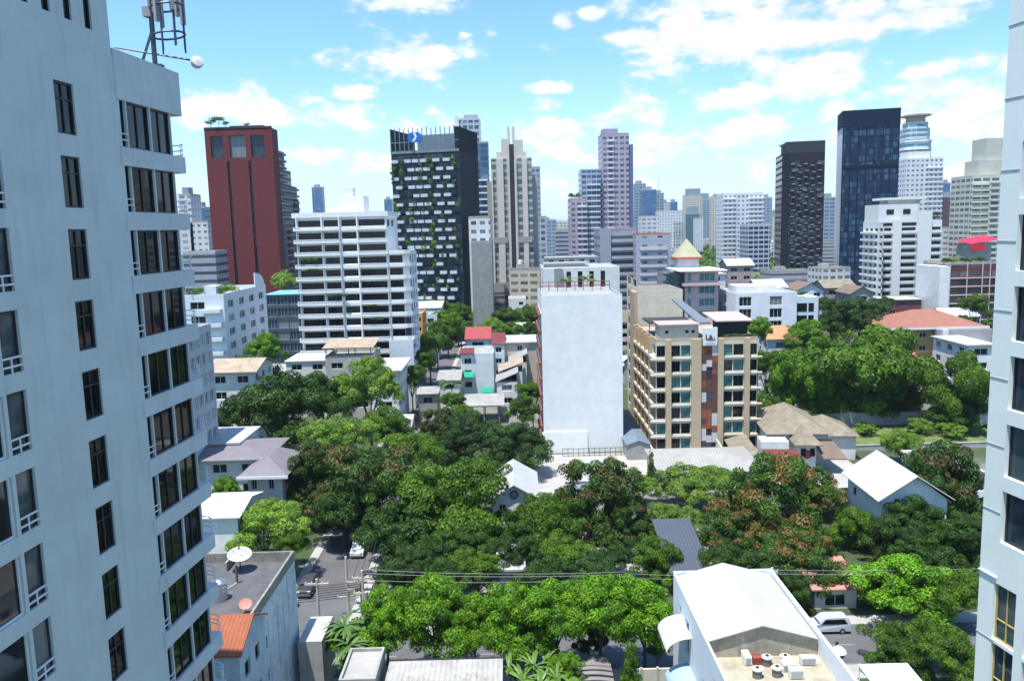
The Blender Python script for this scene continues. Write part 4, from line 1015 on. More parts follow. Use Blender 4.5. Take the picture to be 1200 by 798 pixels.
for i in range(nfl):
    z_ = HT-(i+1)*fh
    mb = MB()
    mb.box(-.6, .475*W, -1.3, -.003, z_-.15, z_+.0); mb.box(-.6, .475*W, -1.3, -1.15, z_+.003, z_+.38); mb.box(-.6, .475*W, -1.3, -1.15, z_+.62, z_+.8)
    for j in range(13): mb.box(-.6+j*(.475*W+.4)/12, -.4+j*(.475*W+.4)/12, -1.28, -1.17, z_+.38, z_+.62)
    mb.box(-.6, -.45, -1.15, -.003, z_, z_+.8)
    th.add('balcony', mb, BWH)
    mb = MB(); mb.box(.68*W, W+.3, -1.3, -.003, z_-.15, z_); mb.box(.68*W, W+.3, -1.3, -1.15, z_+.003, z_+.38); mb.box(.68*W, W+.3, -1.3, -1.15, z_+.62, z_+.8)
    for j in range(9): mb.box(.68*W+j*(.32*W)/8, .68*W+.2+j*(.32*W)/8, -1.28, -1.17, z_+.38, z_+.62)
    th.add('balcony', mb, BWH)
    mb = MB(); mb.box(.485*W, .675*W, -.35, -.003, z_-.3, z_+.55); th.add('spandrel', mb, BWH)
    if i >= 2 and i < 12:
        mb = MB(); pts = [(W+.5, -1.0), (W+4.2, -1.0), (W+5.6, -.2), (W+6.3, 1.2), (W+6.3, 4.2), (W+5.21, 4.2), (W+5.21, -.003), (W+.5, -.003)]
        mb.prism(pts, z_-.15, z_+.75); th.add('balcony', mb, BWH)
for i in range(4):
    mb = MB(); x_ = (.0, .28, .475, .675)[i]*W; mb.box(x_-.1, x_+.2, -.7, -.004, 0, HT+.4); th.add('fin', mb, BWH)
mb = MB(); fbox(mb, (W, 0, 1, 0, 5.2), 3.7, 5.1, 0, HT-8.2*fh, .003, .2); th.add('stair_panel', mb, mat('dark plum cladding', (.035, .03, .05)))
mb = MB(); mb.box(-1, W+.5, -.4, .3, HT, HT+1.2); mb.box(-1, W+.5, D-.3, D, HT, HT+1.2); mb.box(-1, -.7, .3, D-.3, HT, HT+1.2); mb.box(W+.2, W+.5, .3, D-.3, HT, HT+1.2); th.add('parapet', mb, BWH)
mb = MB(); mb.box(.43*W, .72*W, 5, 13, HT, HT+5.2); rb_ = th.add('lift_housing', mb, BWH)
mb = MB(); mb.box(.5*W, .6*W, 5.5, 9, HT+5.2, HT+7.2); mb.build('tank_room', BWH, rb_)
mb = MB(); mb.box(.27*W, .43*W-.003, 6, 12, HT, HT+2.4); th.add('roof_room', mb, BWH)
for i, (u, z_, k) in enumerate(((.12, 11.2, 2), (.35, 9.1, 3), (.82, 7.1, 2), (.75, 8.2, 2), (.05, 12, 3), (.5, 3, 0))[:5]):
    for q in range(k):
        c = link('balcony_plant', CR['bush'][(i+q) % 2], th.root, (u*W+q*1.6, -1.1, z_*fh+.5 if z_*fh < HT else 0)); c.scale = (.9, .6, .7)

# ---------------------------------------------------------------- towers
def tower(name, label, a, b, depth, mt, roof=CONC, par=.9, faces='FRBL', sub=None, cat='tower', mtL=None, mtR=None):
    th = Th(name, label, cat, a, b, depth)
    for nm, fs in (('wall', [f for f in 'FRBL' if not ((f == 'L' and mtL) or (f == 'R' and mtR))]), ('side_wall', [f for f in 'LR' if (f == 'L' and mtL) or (f == 'R' and mtR)])):
        if not fs: continue
        mb = MB()
        for f in fs: wallface(mb, th.fr(f), 0, th.H)
        th.add(nm, mb, mt if nm == 'wall' else (mtL or mtR))
    roofslab(th, th.H-.2, roof, par=par, parm=roof)
    return th
def box(th, name, mt, *b, parent=None):
    mb = MB(); mb.box(*b); return th.add(name, mb, mt, parent)
def bands(th, mt, fh, out=.5, z0=0, hgt=1.0, faces='FR', top=None, cap=40, frac=(0, 1), name='balcony'):
    top = top or th.H; n_ = int((top-z0)/fh)
    me = None
    for i in range(n_-1, max(-1, n_-1-cap), -1):
        if me is None:
            mb = MB()
            if 'F' in faces: mb.box(frac[0]*th.W-(out if 'L' in faces else 0), frac[1]*th.W+(out if 'R' in faces else 0), -out, -.003, 0, hgt)
            if 'R' in faces: mb.box(th.W+.003, th.W+out, 0, th.D, 0, hgt)
            if 'L' in faces: mb.box(-out, -.003, 0, th.D, 0, hgt)
            me = mb.mesh(name, mt)
        link(name, me, th.root, (0, 0, z0+i*fh))
# red tower
RB = roofm('red brick cladding', (.145, .024, .026), 1.5, 2, var=.18, bump=.1, rough=.8)
RS = facade('red tower side', (.16, .15, .17), (.015, .02, .03), fh=3.1, bw=3.4, sill=.3, head=.9, pier=.12)
th = Th('red_tower', 'tall brick red tower with two dark vertical slots and roof garden', 'tower', (239, 152, 372), (318, 372), 38)
W, D, HT = th.W, th.D, th.H
hF = [(.305*W, .35*W, 0, HT-14), (.625*W, .67*W, 0, HT-14), (.08*W, .27*W, HT-12.5, HT-3), (.36*W, .60*W, HT-12.5, HT-3), (.68*W, .88*W, HT-12.5, HT-3)]
mb = MB(); wallface(mb, th.fr('F'), 0, HT, hF, 1.2); wallface(mb, (0, 9, 0, -1, 9), 0, HT); wallface(mb, (0, 38, 0, -1, 29), 0, HT-24); wallface(mb, th.fr('B'), 0, HT-24); wallface(mb, (W, 9, -1, 0, W), HT-24, HT)
th.add('wall', mb, RB)
windows(th, th.fr('F'), hF[:2], '1', glass('slot glass', (.02, .02, .03), pb=0), mat('dark plum frame', (.03, .025, .035)), 1.0)
windows(th, th.fr('F'), hF[2:], '3', GLASSB, mat('red tower frame', (.12, .04, .05)), 1.0)
# stepped side
mb = MB(); wallface(mb, (W, 0, 0, 1, 9), 0, HT); th.add('side_wall', mb, RB)
for i, (y0_, y1_, zz) in enumerate(((9, 18, HT-9), (18, 28, HT-17), (28, 38, HT-24))):
    mb = MB(); wallface(mb, (W, y0_, 0, 1, y1_-y0_), 0, zz); mb.face([(W*.6, y0_, zz), (W, y0_, zz), (W, y1_, zz), (W*.6, y1_, zz)]); mb.box(W*.6, W-.01, y0_, y0_+.3, zz, HT if i == 0 else (HT-9 if i == 1 else HT-17)); th.add('balcony_wing', mb, RS)
mb = MB(); mb.box(W, W+.6, 16, 22, 0, HT-45); mb.box(W, W+.6, 30, 38, 0, HT-30); th.add('brick_pier', mb, RB)
n_ = 28
mb = MB(); mb.box(W, W+1.2, 9.5, 37.5, 0, .9); me = mb.mesh('balcony', mat('grey balcony', (.22, .21, .24)))
for i in range(n_): 
    zz = HT-26-3.1*i
    if zz > 0: link('balcony', me, th.root, (0, 0, zz))
mb = MB(); mb.box(W, W+1.2, 9.5, 17.5, 0, .9); me = mb.mesh('balcony', mat('grey balcony', (.22, .21, .24)))
for i in range(5): link('balcony', me, th.root, (0, 0, HT-10.8-3.1*i))
box(th, 'roof', CONC, 0, W*.98, 0, 9, HT-.6, HT-.1); box(th, 'parapet', mat('dark plum frame', (.03, .025, .035)), -.1, W+.1, -.1, .3, HT+.003, HT+.8)
box(th, 'lift_housing', RB, W*.35, W*.85, 3, 8, HT, HT+1.6)
for i, (u, s_) in enumerate(((.08, 2.6), (.2, 3.4), (.3, 2.0), (.62, 1.6))):
    p = th.P(u*W, 2, HT)
    r_ = tag(empty('roof_tree', (p.x, p.y, HT-.1)), ('thin tree at the far left corner of the red tower roof', 'tallest tree of the red tower roof garden', 'low tree right of the tallest one on the red tower roof', 'tiny shrub near the middle of the red tower roof')[i], 'tree', 'trees of the red tower roof garden')
    c = link('crown', CR['farmid'][i % 3], r_, (0, 0, s_*1.3)); c.scale = (s_, s_, s_*.6); t = link('trunk', TK[i % 4], r_); t.scale = (s_*.6, s_*.6, s_*1.2)

# green planter hotel
DN = mat('navy black cladding', (.005, .012, .028), var=.15, rough=.6, spec=.15)
NG = facade('navy tower front', (.006, .013, .025), (.008, .018, .03), fh=3.25, bw=2.6, sill=.25, head=.95, pier=.1, var=.25, rib=(.1, .2, .25))
th = Th('planter_tower', 'dark navy tower with staggered white planter boxes and hanging greenery', 'tower', (457, 153, 320), (537, 313), 24)
W, D, HT = th.W, th.D, th.H
mb = MB(); wallface(mb, th.fr('F'), 12, HT-9); wallface(mb, th.fr('B'), 0, HT-9); th.add('wall', mb, NG)
mb = MB(); wallface(mb, th.fr('R'), 0, HT); wallface(mb, th.fr('L'), 0, HT-9); wallface(mb, th.fr('F'), 0, 12); mb.face([(0, 0, HT-9), (W, 0, HT-9), (W, D, HT-9), (0, D, HT-9)]); mb.box(W-1.8, W, .003, D, HT-9, HT); th.add('side_wall', mb, DN)
mb = MB(); mb.box(W*.93, W-1.8, 0, 1.2, HT-9, HT+.4); mb.box(-.1, .5, -.1, D, HT-9, HT+.3); th.add('corner_fin', mb, DN)
mb = MB()
for i in range(15): mb.box(i*W/15, i*W/15+.25, -.2, .1, HT-9, HT+.3*(i % 3))
mb.box(0, W, -.15, .08, HT-5, HT-4.7); mb.box(0, W, -.15, .08, HT-9, HT-8); th.add('roof_screen', mb, mat('pale steel screen', (.15, .20, .22)))
mb = MB(); mb.box(W*.3, W*.9, 8, 18, HT-9, HT-1.5); th.add('lift_housing', mb, mat('blue grey cladding', (.15, .2, .25)))
WBX = mat('white planter box', (.44, .48, .52), var=.06)
r2 = random.Random(3); xs = [(.015, .12), (.2, .31), (.32, .42), (.43, .54), (.62, .73), (.77, .88)]
boxes = []
for i in range(18):
    z_ = HT-12.5-3.25*i; sh = .05 if i % 2 else 0
    for a, b in xs:
        a2, b2 = a+sh, b+sh-.01
        if r2.random() < .06: continue
        boxes.append((a2*W, b2*W, z_))
for i, (x0, x1, z_) in enumerate(boxes[:100]): box(th, 'planter', WBX, x0, x1, -1.0, -.02, z_, z_+1.2)
mb = MB()
for x0, x1, z_ in boxes[100:]: mb.box(x0, x1, -1.0, -.02, z_, z_+.95)
if boxes[100:]: o = th.add('planter', mb, WBX); o['kind'] = 'stuff'
for i in range(90):
    x_ = r2.choice((.03, .175, .18, .3, .45, .57, .585, .6, .75, .93))*W+r2.uniform(-.8, .8); z_ = HT-9.5-r2.random()**1.3*58
    c = link('hanging_plant', CR['farlime' if i % 3 else 'farmid'][i % 2], th.root, (x_, -.9, z_), r2.uniform(0, 6)); s_ = r2.uniform(.7, 1.35); c.scale = (s_, s_*.6, s_*1.4)
BL = mat('blue sign disc', (.01, .12, .45), rough=.4); p = th.P(W*.36, -.4, HT-3.2)
sg = tag(empty('roof_sign', (p.x, p.y, HT-3.2), th.rz), 'round blue and white rooftop logo on the dark planter tower', 'sign')
mb = MB(); mb.tube([(-.9, 0, 0), (-.9, .3, 0)], 1.9, 28); mb.tube([(1.1, .02, 0), (1.1, .3, 0)], 1.9, 28); mb.build('disc', BL, sg)
mb = MB(); mb.hexa([(-.9, -.06, -1.5), (.0, -.06, -1.5), (.0, -.02, -1.5), (-.9, -.02, -1.5), (.3, -.06, .3), (1.1, -.06, .3), (1.1, -.02, .3), (.3, -.02, .3)]); mb.hexa([(.3, -.06, .3), (1.1, -.06, .3), (1.1, -.02, .3), (.3, -.02, .3), (-.4, -.06, 1.6), (.5, -.06, 1.6), (.5, -.02, 1.6), (-.4, -.02, 1.6)]); mb.build('emblem', mat('sign white', (.66, .68, .68)), sg)
mb = MB(); mb.box(-.1, .1, 0, .2, -5.8, -1.5); mb.box(-.9, -.7, 0, .2, -5.8, -1.5); mb.build('post', DARK, sg)

# tower pair behind the planter tower
F1 = facade('white blue tower', (.42, .46, .50), (.04, .08, .13), fh=3.2, bw=3.0, sill=.25, head=.85, pier=.16)
th = tower('glass_tower', 'white edged blue tower rising right behind the dark planter tower', (534, 141, 430), (562, 430), 18, F1, mat('pale roof steel', (.45, .5, .53)))
box(th, 'fin', WHITE, -.4, 1.6, -.8, 0, 0, th.H+2); box(th, 'lift_housing', F1, 4, 11, 4, 14, th.H, th.H+3)
th = tower('glass_tower', 'lower blue glass tower between the planter tower and the beige tower', (553, 168, 425), (572, 425), 16, facade('blue glass tower', (.10, .16, .24), (.03, .08, .15), fh=3.2, bw=4, sill=.15, head=.9, pier=.06, rib=(.4, .5, .6)))
bands(th, WHITE, 3.2, .8, 0, .7, 'F', top=th.H-14, frac=(0, .9))
th = tower('hotel_block', 'small white block with square windows squeezed between the two towers', (549, 256, 300), (574, 300), 20, facade('white squares', (.62, .63, .62), (.05, .07, .08), fh=3.1, bw=3.2, sill=.35, head=.8, pier=.25), cat='building')
th = tower('old_building', 'bare grey concrete block left of the beige tower', (552, 285, 290), (576, 290), 18, mat('rough grey concrete', (.27, .27, .26), var=.3, streak=.6), cat='building')
# beige tower with podium
BT = mat('beige tower render', (.56, .52, .45), var=.08, streak=.08)
GV = facade('beige tower window strips', (.45, .45, .42), (.07, .12, .13), fh=3.2, bw=2.2, sill=.2, head=.85, pier=.06, var=.5)
DK = facade('dark spine', (.05, .045, .06), (.02, .02, .03), fh=3.2, bw=2.2, sill=.3, head=.8, pier=.1)
th = Th('beige_tower', 'slender beige tower with dark central spine and stepped crown', 'tower', (575, 187, 355), (623, 355), 20)
W, D, HT = th.W, th.D, th.H; PZt = 19
mb = MB(); 
for f in 'FRBL': wallface(mb, th.fr(f), PZt, HT)
th.add('wall', mb, GV); roofslab(th, HT, BT, par=.6)
for a, b in ((.0, .04), (.14, .30), (.40, .455), (.57, .625), (.76, .88)): box(th, 'pier', BT, a*W, b*W, -.9, -.003, PZt, HT-(5 if a < .05 else 0))
box(th, 'spine', DK, .455*W+.003, .57*W-.003, -.5, -.003, PZt, HT+6)
for a, b in ((.02, .3), (.3, .37), (.63, .97)): box(th, 'belt', mat('brownish belt', (.33, .29, .26)), a*W, b*W, -1.0, -.004, HT*.44+5, HT*.44+7.5)
for x_, w_, h_ in ((.14, .16, 3), (.26, .2, 8.5), (.42, .06, 13.5), (.54, .06, 13.5), (.60, .20, 8), (.78, .1, 3)): box(th, 'crown', BT, x_*W, (x_+w_)*W, 1+x_, 9, HT+.005, HT+h_)
box(th, 'wing', GV, W+.003, W+2.5, 3, 17, PZt, HT-7); 
box(th, 'wing', GV, -2.0, -.003, 4, 16, PZt, HT-9)
PO = facade('podium louvres', (.27, .26, .25), (.07, .07, .08), fh=3.0, bw=60, sill=.35, head=.8, pier=0.0, rib=(.1, .1, .1), var=.1)
mb = MB()
for f in 'FRBL':
    fr_ = th.fr(f, -2.4, W+2.8, -4, D+3); wallface(mb, fr_, 0, PZt)
mb.face([(-2.4, -4, PZt), (W+2.8, -4, PZt), (W+2.8, D+3, PZt), (-2.4, D+3, PZt)]); th.add('podium', mb, PO)
box(th, 'podium_parapet', mat('podium grey', (.3, .3, .3)), -2.5, W+2.9, -4.15, -4.0, PZt-3.2, PZt+1)
th = tower('rear_tower', 'narrow blue grey tower just showing right of the beige tower', (622, 197, 480), (633, 480), 18, facade('blue grey slim', (.36, .40, .44), (.06, .12, .17), fh=3.2, bw=2.5))
th = tower('low_wing', 'white block with blue windows at the foot of the narrow tower', (626, 255, 440), (640, 440), 20, F1, cat='building')
# mauve tower cluster
MV = facade('mauve tower', (.42, .36, .42), (.05, .07, .12), fh=3.2, bw=3.4, sill=.35, head=.8, pier=.22)
MVB = facade('mauve tower blue bays', (.38, .42, .52), (.04, .09, .18), fh=3.2, bw=3, sill=.25, head=.85, pier=.08, rib=(.5, .5, .55))
BLS = mat('painted blue side shade', (.12, .16, .28), var=.1)  # shade of the mauve tower's right side, put into a dark blue colour
th = tower('mauve_tower', 'tallest mauve tower of the stepped cluster with blue shaded right edge', (705, 158, 500), (737, 500), 20, MV, mat('mauve roof', (.33, .3, .35)))
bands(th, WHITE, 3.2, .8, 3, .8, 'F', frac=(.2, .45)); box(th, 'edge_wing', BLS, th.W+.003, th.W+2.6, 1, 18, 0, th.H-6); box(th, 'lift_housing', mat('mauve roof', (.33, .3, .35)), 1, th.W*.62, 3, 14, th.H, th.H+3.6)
th = tower('mauve_tower', 'middle step of the mauve tower cluster with white balconies', (681, 200, 497), (704, 497), 20, MVB, mat('glass roof room', (.3, .38, .42)))
bands(th, WHITE, 3.2, .9, 3, .8, 'F', top=th.H-4, frac=(.3, .95)); 
th = tower('mauve_tower', 'lowest step of the mauve tower cluster with roof plants', (668, 234, 494), (688, 494), 20, MV, mat('mauve roof', (.33, .3, .35)))
bands(th, WHITE, 3.2, .9, 3, .8, 'F', frac=(.45, 1)); mauve = th
for i, u in enumerate((.1, .5)):
    p = th.P(u*th.W, 2, th.H); r_ = tag(empty('roof_tree', (p.x, p.y, th.H)), ('small tree at the left corner of the lowest mauve tower roof', 'bushier tree in the middle of the lowest mauve tower roof')[i], 'tree')
    c = link('crown', CR['fardark'][i], r_, (0, 0, 2.3)); c.scale = (2.2, 2.2, 2.4); t = link('trunk', TK[i], r_); t.scale = (1.5, 1.5, 2)
# grey office block
GO = facade('grey office ribbons', (.33, .34, .40), (.05, .06, .08), fh=3.3, bw=80, sill=.38, head=.78, pier=0, rib=(.2, .2, .22), var=.2)
GO2 = facade('grey office squares', (.36, .38, .44), (.05, .06, .08), fh=3.3, bw=6, sill=.45, head=.7, pier=.42)
th = tower('office_block', 'grey office block with ribbon windows in front of the mauve towers', (703, 270, 330), (745, 330), 24, GO, mat('grey roof', (.3, .3, .3)), cat='building')
bands(th, mat('grey spandrel', (.36, .36, .40)), 3.3, .7, 0, 1.1, 'F', frac=(.32, 1)); box(th, 'stair_bay', GO2, -.1, .3*th.W, -1.0, -.01, 0, th.H+.5)
th = tower('office_block', 'pale office block with red accents right of the grey ribbon block', (745, 275, 322), (786, 322), 22, GO2, mat('red roof edge', (.4, .14, .10)), par=.5, cat='building')
bands(th, mat('pale spandrel', (.5, .48, .48)), 3.3, .8, 0, 1.0, 'F', frac=(.12, .9))
for q in (.36, .6): box(th, 'red_panel', mat('red accent', (.5, .08, .05)), q*th.W, q*th.W+1.2, -.95, -.81, th.H*.3+q*8, th.H*.3+q*8+5)
# white school-like complex
CW = mat('complex white', (.62, .65, .64), streak=.25)
th = house('gallery', 'white low building with tall dark window strips and grey roof decks', 'building', (637, 316, 245), (726, 245), 26, CW, 'flat', PAVE, fh=12, floors=1, cols=[(.30, .36), (.45, .51), (.60, .66), (.75, .81)], scols=[], sill=2, head=11.2, gm=DG, fm=FRAMED, par=.3)
box(th, 'side_block', mat('grey panel', (.25, .26, .27)), .14*th.W, .25*th.W, -.6, -.01, 0, th.H+.2); box(th, 'roof_deck', CW, .05*th.W, .6*th.W, 14, 22, th.H+.1, th.H+.9); box(th, 'roof_sheet', mat('grey roof', (.3, .3, .3)), .02*th.W, .66*th.W, 13, 23, th.H+.9, th.H+1.2)
# pyramid roof building
th = house('pavilion_house', 'glass fronted house with pink upper floor and dark ground floor', 'house', (803, 318, 222), (842, 222), 16, mat('pink render', (.55, .42, .40)), 'flatover', WHITE, over=2.0, cols=[(.08, .18), (.42, .9)], scols=[(.2, .8)], st='3', gm=GLASST, floors=4, fh=3.4, head=2.8, sill=.6)
box(th, 'glass_bay', GLASSB, -5, -.1, 1, 14, 0, th.H-.6); box(th, 'balcony', mat('pink render', (.55, .42, .40)), -1, th.W+1, -1.8, -.01, th.H-3.9, th.H-3.2)
tt = Th('stair_turret', 'grey turret with pale yellow pyramid roof and red eaves', 'building', (795, 304, 236), (819, 236), 6)
mb = MB()
for f in 'FRBL': wallface(mb, tt.fr(f), 0, tt.H)
tt.add('wall', mb, mat('turret grey', (.42, .44, .46), streak=.2)); pitched(tt, 'hip', tt.H+.5, 5.2, .7, mat('pale yellow roof', (.36, .345, .23), streak=.2)); box(tt, 'eaves', mat('red eaves', (.45, .06, .05)), -.8, tt.W+.8, -.8, 6.8, tt.H, tt.H+.48)
# white tower & navy-white block
WT = facade('white tower', (.66, .68, .70), (.10, .12, .15), fh=3.1, bw=3.0, sill=.4, head=.78, pier=.3)
th = tower('white_tower', 'broad white tower with rows of small windows left of the brown tower', (848, 228, 580), (895, 580), 20, WT, WHITE)
bands(th, WHITE2, 3.1, 1.2, 0, .9, 'F', frac=(-.02, .3)); bands(th, WHITE2, 3.1, 1.2, 0, .9, 'F', frac=(.62, 1.0)); box(th, 'lift_housing', WHITE, th.W*.35, th.W*.75, 4, 14, th.H, th.H+3); 
th = tower('striped_block', 'navy and white gridded block below the broad white tower', (877, 264, 545), (903, 545), 20, facade('navy white grid', (.5, .55, .6), (.02, .04, .10), fh=3.1, bw=3.4, sill=.2, head=.85, pier=.1, var=.1), mat('pale roof steel', (.45, .5, .53)))
# dark brown tower
BF = facade('dark brown tower', (.016, .015, .022), (.012, .014, .02), fh=3.2, bw=4.2, sill=.2, head=.7, pier=.08, var=.35, rib=(.3, .32, .36), dark=.45)
BF2 = facade('brown side', (.09, .06, .05), (.02, .02, .02), fh=3.2, bw=3.0, sill=.2, head=.8, pier=.1)
th = tower('dark_tower', 'dark brown tower with scattered grey ledges and a roof tree', (917, 182, 425), (967, 421), 28, BF, mat('roof dark', (.015, .015, .024), spec=.15), mtL=BF2)
W, HT = th.W, th.H
box(th, 'roof_screen', mat('dark louvre screen', (.02, .025, .04)), .08*W, W, .2, 20, HT+.005, HT+6.5); box(th, 'corner_pier', mat('roof dark', (.015, .015, .024), spec=.15), -.1, .16*W, -.7, -.005, 8, HT)
r2 = random.Random(9); 
for i in range(17):
    for j in range(5):
        z_ = HT-5-3.3*i-(j % 2)*.8; x_ = (.2+.155*j+.03*(i % 2))*W
        if z_ > 10: box(th, 'ledge', mat('grey ledge', (.28, .29, .32)), x_, x_+.085*W, -.7, -.01, z_, z_+.35)  # small grey ledges in staggered rows
p = th.P(1, 3, HT); r_ = tag(empty('roof_tree', (p.x, p.y, HT)), 'single small tree on the left corner of the dark brown tower roof', 'tree'); c = link('crown', CR['farmid'][0], r_, (0, 0, 5)); c.scale = (2.4, 2.4, 1.8); t = link('trunk', TK[0], r_); t.scale = (1.8, 1.8, 4.6)
# black glass tower
KG = facade('black glass tower', (.006, .02, .055), (.006, .022, .06), fh=3.3, bw=1.9, sill=.12, head=.9, pier=.1, var=.7, rib=(.07, .18, .30), grough=.1, spec=.1)
th = tower('black_tower', 'tallest black glass tower with a white left side', (988, 136, 440), (1055, 433), 22, KG, mat('black crown', (.003, .012, .035), spec=.15), mtL=mat('white side cladding', (.66, .69, .72), var=.08))
W, HT = th.W, th.H
box(th, 'crown', mat('black crown', (.003, .012, .035), spec=.15), -.3, W+.3, -.35, 20, HT-6, HT+2.5)
for i in range(8): box(th, 'fin', mat('black crown', (.003, .012, .035), spec=.15), i*W/7.05, i*W/7.05+.35, -.5, -.02, 4, HT-6.01)
box(th, 'belt', mat('black crown', (.003, .012, .035), spec=.15), 0, W, -.4, -.03, HT-27, HT-25.6)
# capped tower
CT = facade('capped tower glass', (.50, .55, .56), (.06, .20, .26), fh=3.3, bw=9, sill=.3, head=.85, pier=.03, rib=(.3, .5, .55), var=.5)
th = Th('capped_tower', 'round shouldered glass tower with flat flared cap', 'tower', (1065, 164, 560), (1096, 560), 20)
W, D, HT = th.W, th.D, th.H
def octo(s): 
    a = W*(1-s)/2; b = D*(1-s)/2; c = .28*W*s
    return [(a+c, b), (W-a-c, b), (W-a, b+c), (W-a, D-b-c), (W-a-c, D-b), (a+c, D-b), (a, D-b-c), (a, b+c)]
mb = MB(); mb.prism(octo(1.0), 0, HT); th.add('shaft', mb, CT)
mb = MB(); mb.prism(octo(.9), HT, HT+8); mb.prism(octo(.78), HT+8, HT+12); th.add('shoulder', mb, CT)
mb = MB(); mb.prism(octo(.6), HT+12, HT+16); th.add('cap_neck', mb, mat('tan cap', (.42, .36, .28)))
mb = MB(); mb.prism(octo(.95), HT+16, HT+17); th.add('cap', mb, mat('tan cap', (.42, .36, .28)))
for i in range(5): mb = MB(); mb.prism(octo(1.06-.02*(i > 2)), HT-1.2-5.2*i, HT-.2-5.2*i); th.add('ring', mb, WHITE)
th = tower('white_tower', 'white stepped tower standing in front of the capped glass tower', (1062, 187, 540), (1106, 540), 20, WT, WHITE)
bands(th, WHITE2, 3.1, 1.0, 0, .8, 'F', frac=(.55, 1.0)); box(th, 'lift_housing', WHITE, .1*th.W, .7*th.W, 3, 14, th.H, th.H+5)
# white condominium right
WC = mat('white condo render', (.66, .67, .65), var=.06, streak=.12)
th = Th('white_condominium', 'white condominium with alternating solid piers and slotted balconies', 'building', (1029, 262, 335), (1104, 335), 14)
W, D, HT = th.W, th.D, th.H; fh = 2.9
cc_ = [(.05, .22), (.36, .60), (.83, .99)]
hF = [(a*W, b*W, HT-1.2-fh*(i+1)+.9, HT-1.2-fh*(i+1)+2.2) for i in range(14) for a, b in cc_]
hS = [(2+4.5*j, 5+4.5*j, HT-1.2-fh*(i+1)+.9, HT-1.2-fh*(i+1)+2.2) for i in range(14) for j in range(4)]
mb = MB(); wallface(mb, th.fr('F'), 0, HT, hF, .9); wallface(mb, th.fr('L'), 0, HT, hS, .5); wallface(mb, th.fr('R'), 0, HT); wallface(mb, th.fr('B'), 0, HT); th.add('wall', mb, WC)
windows(th, th.fr('F'), hF, '3', DG, FRAMED, .8); windows(th, th.fr('L'), hS, '2', DG, FRAMEW, .3)
for a, b in cc_:
    mb = MB(); mb.box(a*W, b*W, -.9, -.003, 0, .95); me = mb.mesh('balcony', WC)
    for i in range(14): link('balcony', me, th.root, (0, 0, HT-1.2-fh*(i+1)-.15))
mb = MB(); mb.box(-1.2, -.003, .5, D, 0, .8); me = mb.mesh('balcony', WC)
for i in range(14): link('balcony', me, th.root, (0, 0, HT-1.2-fh*(i+1)-.1))
for a, b in ((.22, .35), (.61, .82)): box(th, 'pier', WC, a*W+.02, b*W, -1.3, -.003, 0, HT+(1 if a < .5 else 4.5))
roofslab(th, HT, PAVE, par=.8, parm=WC)
box(th, 'penthouse', WC, -.02*W+1, .62*W, .8, 14, HT+.01, HT+7.5); box(th, 'roof_slot', DG, .0, .6*W, -.1, .0, HT-1.1, HT+.1)
for q in (.1, .36): box(th, 'window', DG, q*W+1, q*W+4, .7, .79, HT+3.5, HT+5.5)
box(th, 'roof_frame', WC, .1*W, .78*W, 2, 12, HT+9.3, HT+10.2); box(th, 'lift_housing', CONCL, .2*W, .7*W, 3, 11, HT+7.5, HT+9.29)
p = th.P(.93*W, 3, HT); r_ = tag(empty('roof_tree', (p.x, p.y, HT)), 'bushy green tree on the right terrace of the white condominium', 'tree'); c = link('crown', CR['fardark'][1], r_, (0, 0, 2.5)); c.scale = (3.4, 3, 2.4); t = link('trunk', TK[1], r_); t.scale = (1.5, 1.5, 2.2)
# yellowish white tower
YT = facade('cream balcony tower', (.60, .60, .52), (.08, .10, .10), fh=3.2, bw=5, sill=.3, head=.8, pier=.12)
th = tower('cream_tower', 'cream balcony tower beside the right edge with yellow balcony fronts', (1140, 207, 455), (1178, 455), 22, YT, CREAM)
bands(th, mat('yellowish balcony', (.62, .58, .42)), 3.2, 1.1, 2, .9, 'F', frac=(.0, .5)); bands(th, OFFW, 3.2, 1.1, 3, .9, 'F', frac=(.55, 1.)); box(th, 'upper_block', YT, .35*th.W, th.W+6, 6, 20, th.H+.01, th.H+9)
box(th, 'upper_block', YT, .62*th.W, th.W+9, 8, 22, th.H+9, th.H+21)
# reddish brown hotel
HB = facade('red brown hotel', (.13, .04, .04), (.04, .05, .05), fh=3.0, bw=3.8, sill=.25, head=.85, pier=.1, var=.3, rib=(.4, .4, .4))
th = tower('hotel', 'red brown hotel with white floor lines and a roof garden', (1112, 310, 292), (1168, 292), 18, HB, mat('terrace tiles', (.35, .30, .26)), cat='building')
bands(th, mat('pale pink ledge', (.52, .42, .42)), 3.0, .7, 0, .35, 'F', name='ledge'); W, HT = th.W, th.H
for q in (.0, .36, .68, .84, .985): box(th, 'pier', mat('pale pink ledge', (.52, .42, .42)), q*W, q*W+.35, -.8, -.71, 0, HT+1)
box(th, 'side_block', WHITE, -3.6, -.05, -1, 16, 0, HT-.6)
for i, (u, k) in enumerate(((.05, 'fardark'), (.2, 'farlime'), (.42, 'fardark'), (.58, 'farmid'), (.75, 'fardark'))):
    p = th.P(u*W, 3, HT); r_ = tag(empty('roof_shrub', (p.x, p.y, HT)), ('leftmost shrub', 'yellow green shrub second from the left', 'largest shrub in the middle', 'mid green shrub right of the middle', 'rightmost shrub')[i]+' of the red brown hotel roof garden', 'shrub', 'shrubs on the red brown hotel roof'); c = link('foliage', CR[k][0], r_, (0, 0, 1.2)); c.scale = (2.2, 1.8, 1.6)
rt = tower('canvas_hall', 'low block with a bright red canvas roof behind the red brown hotel', (1137, 285, 330), (1162, 330), 10, CONCL, cat='building', par=0)
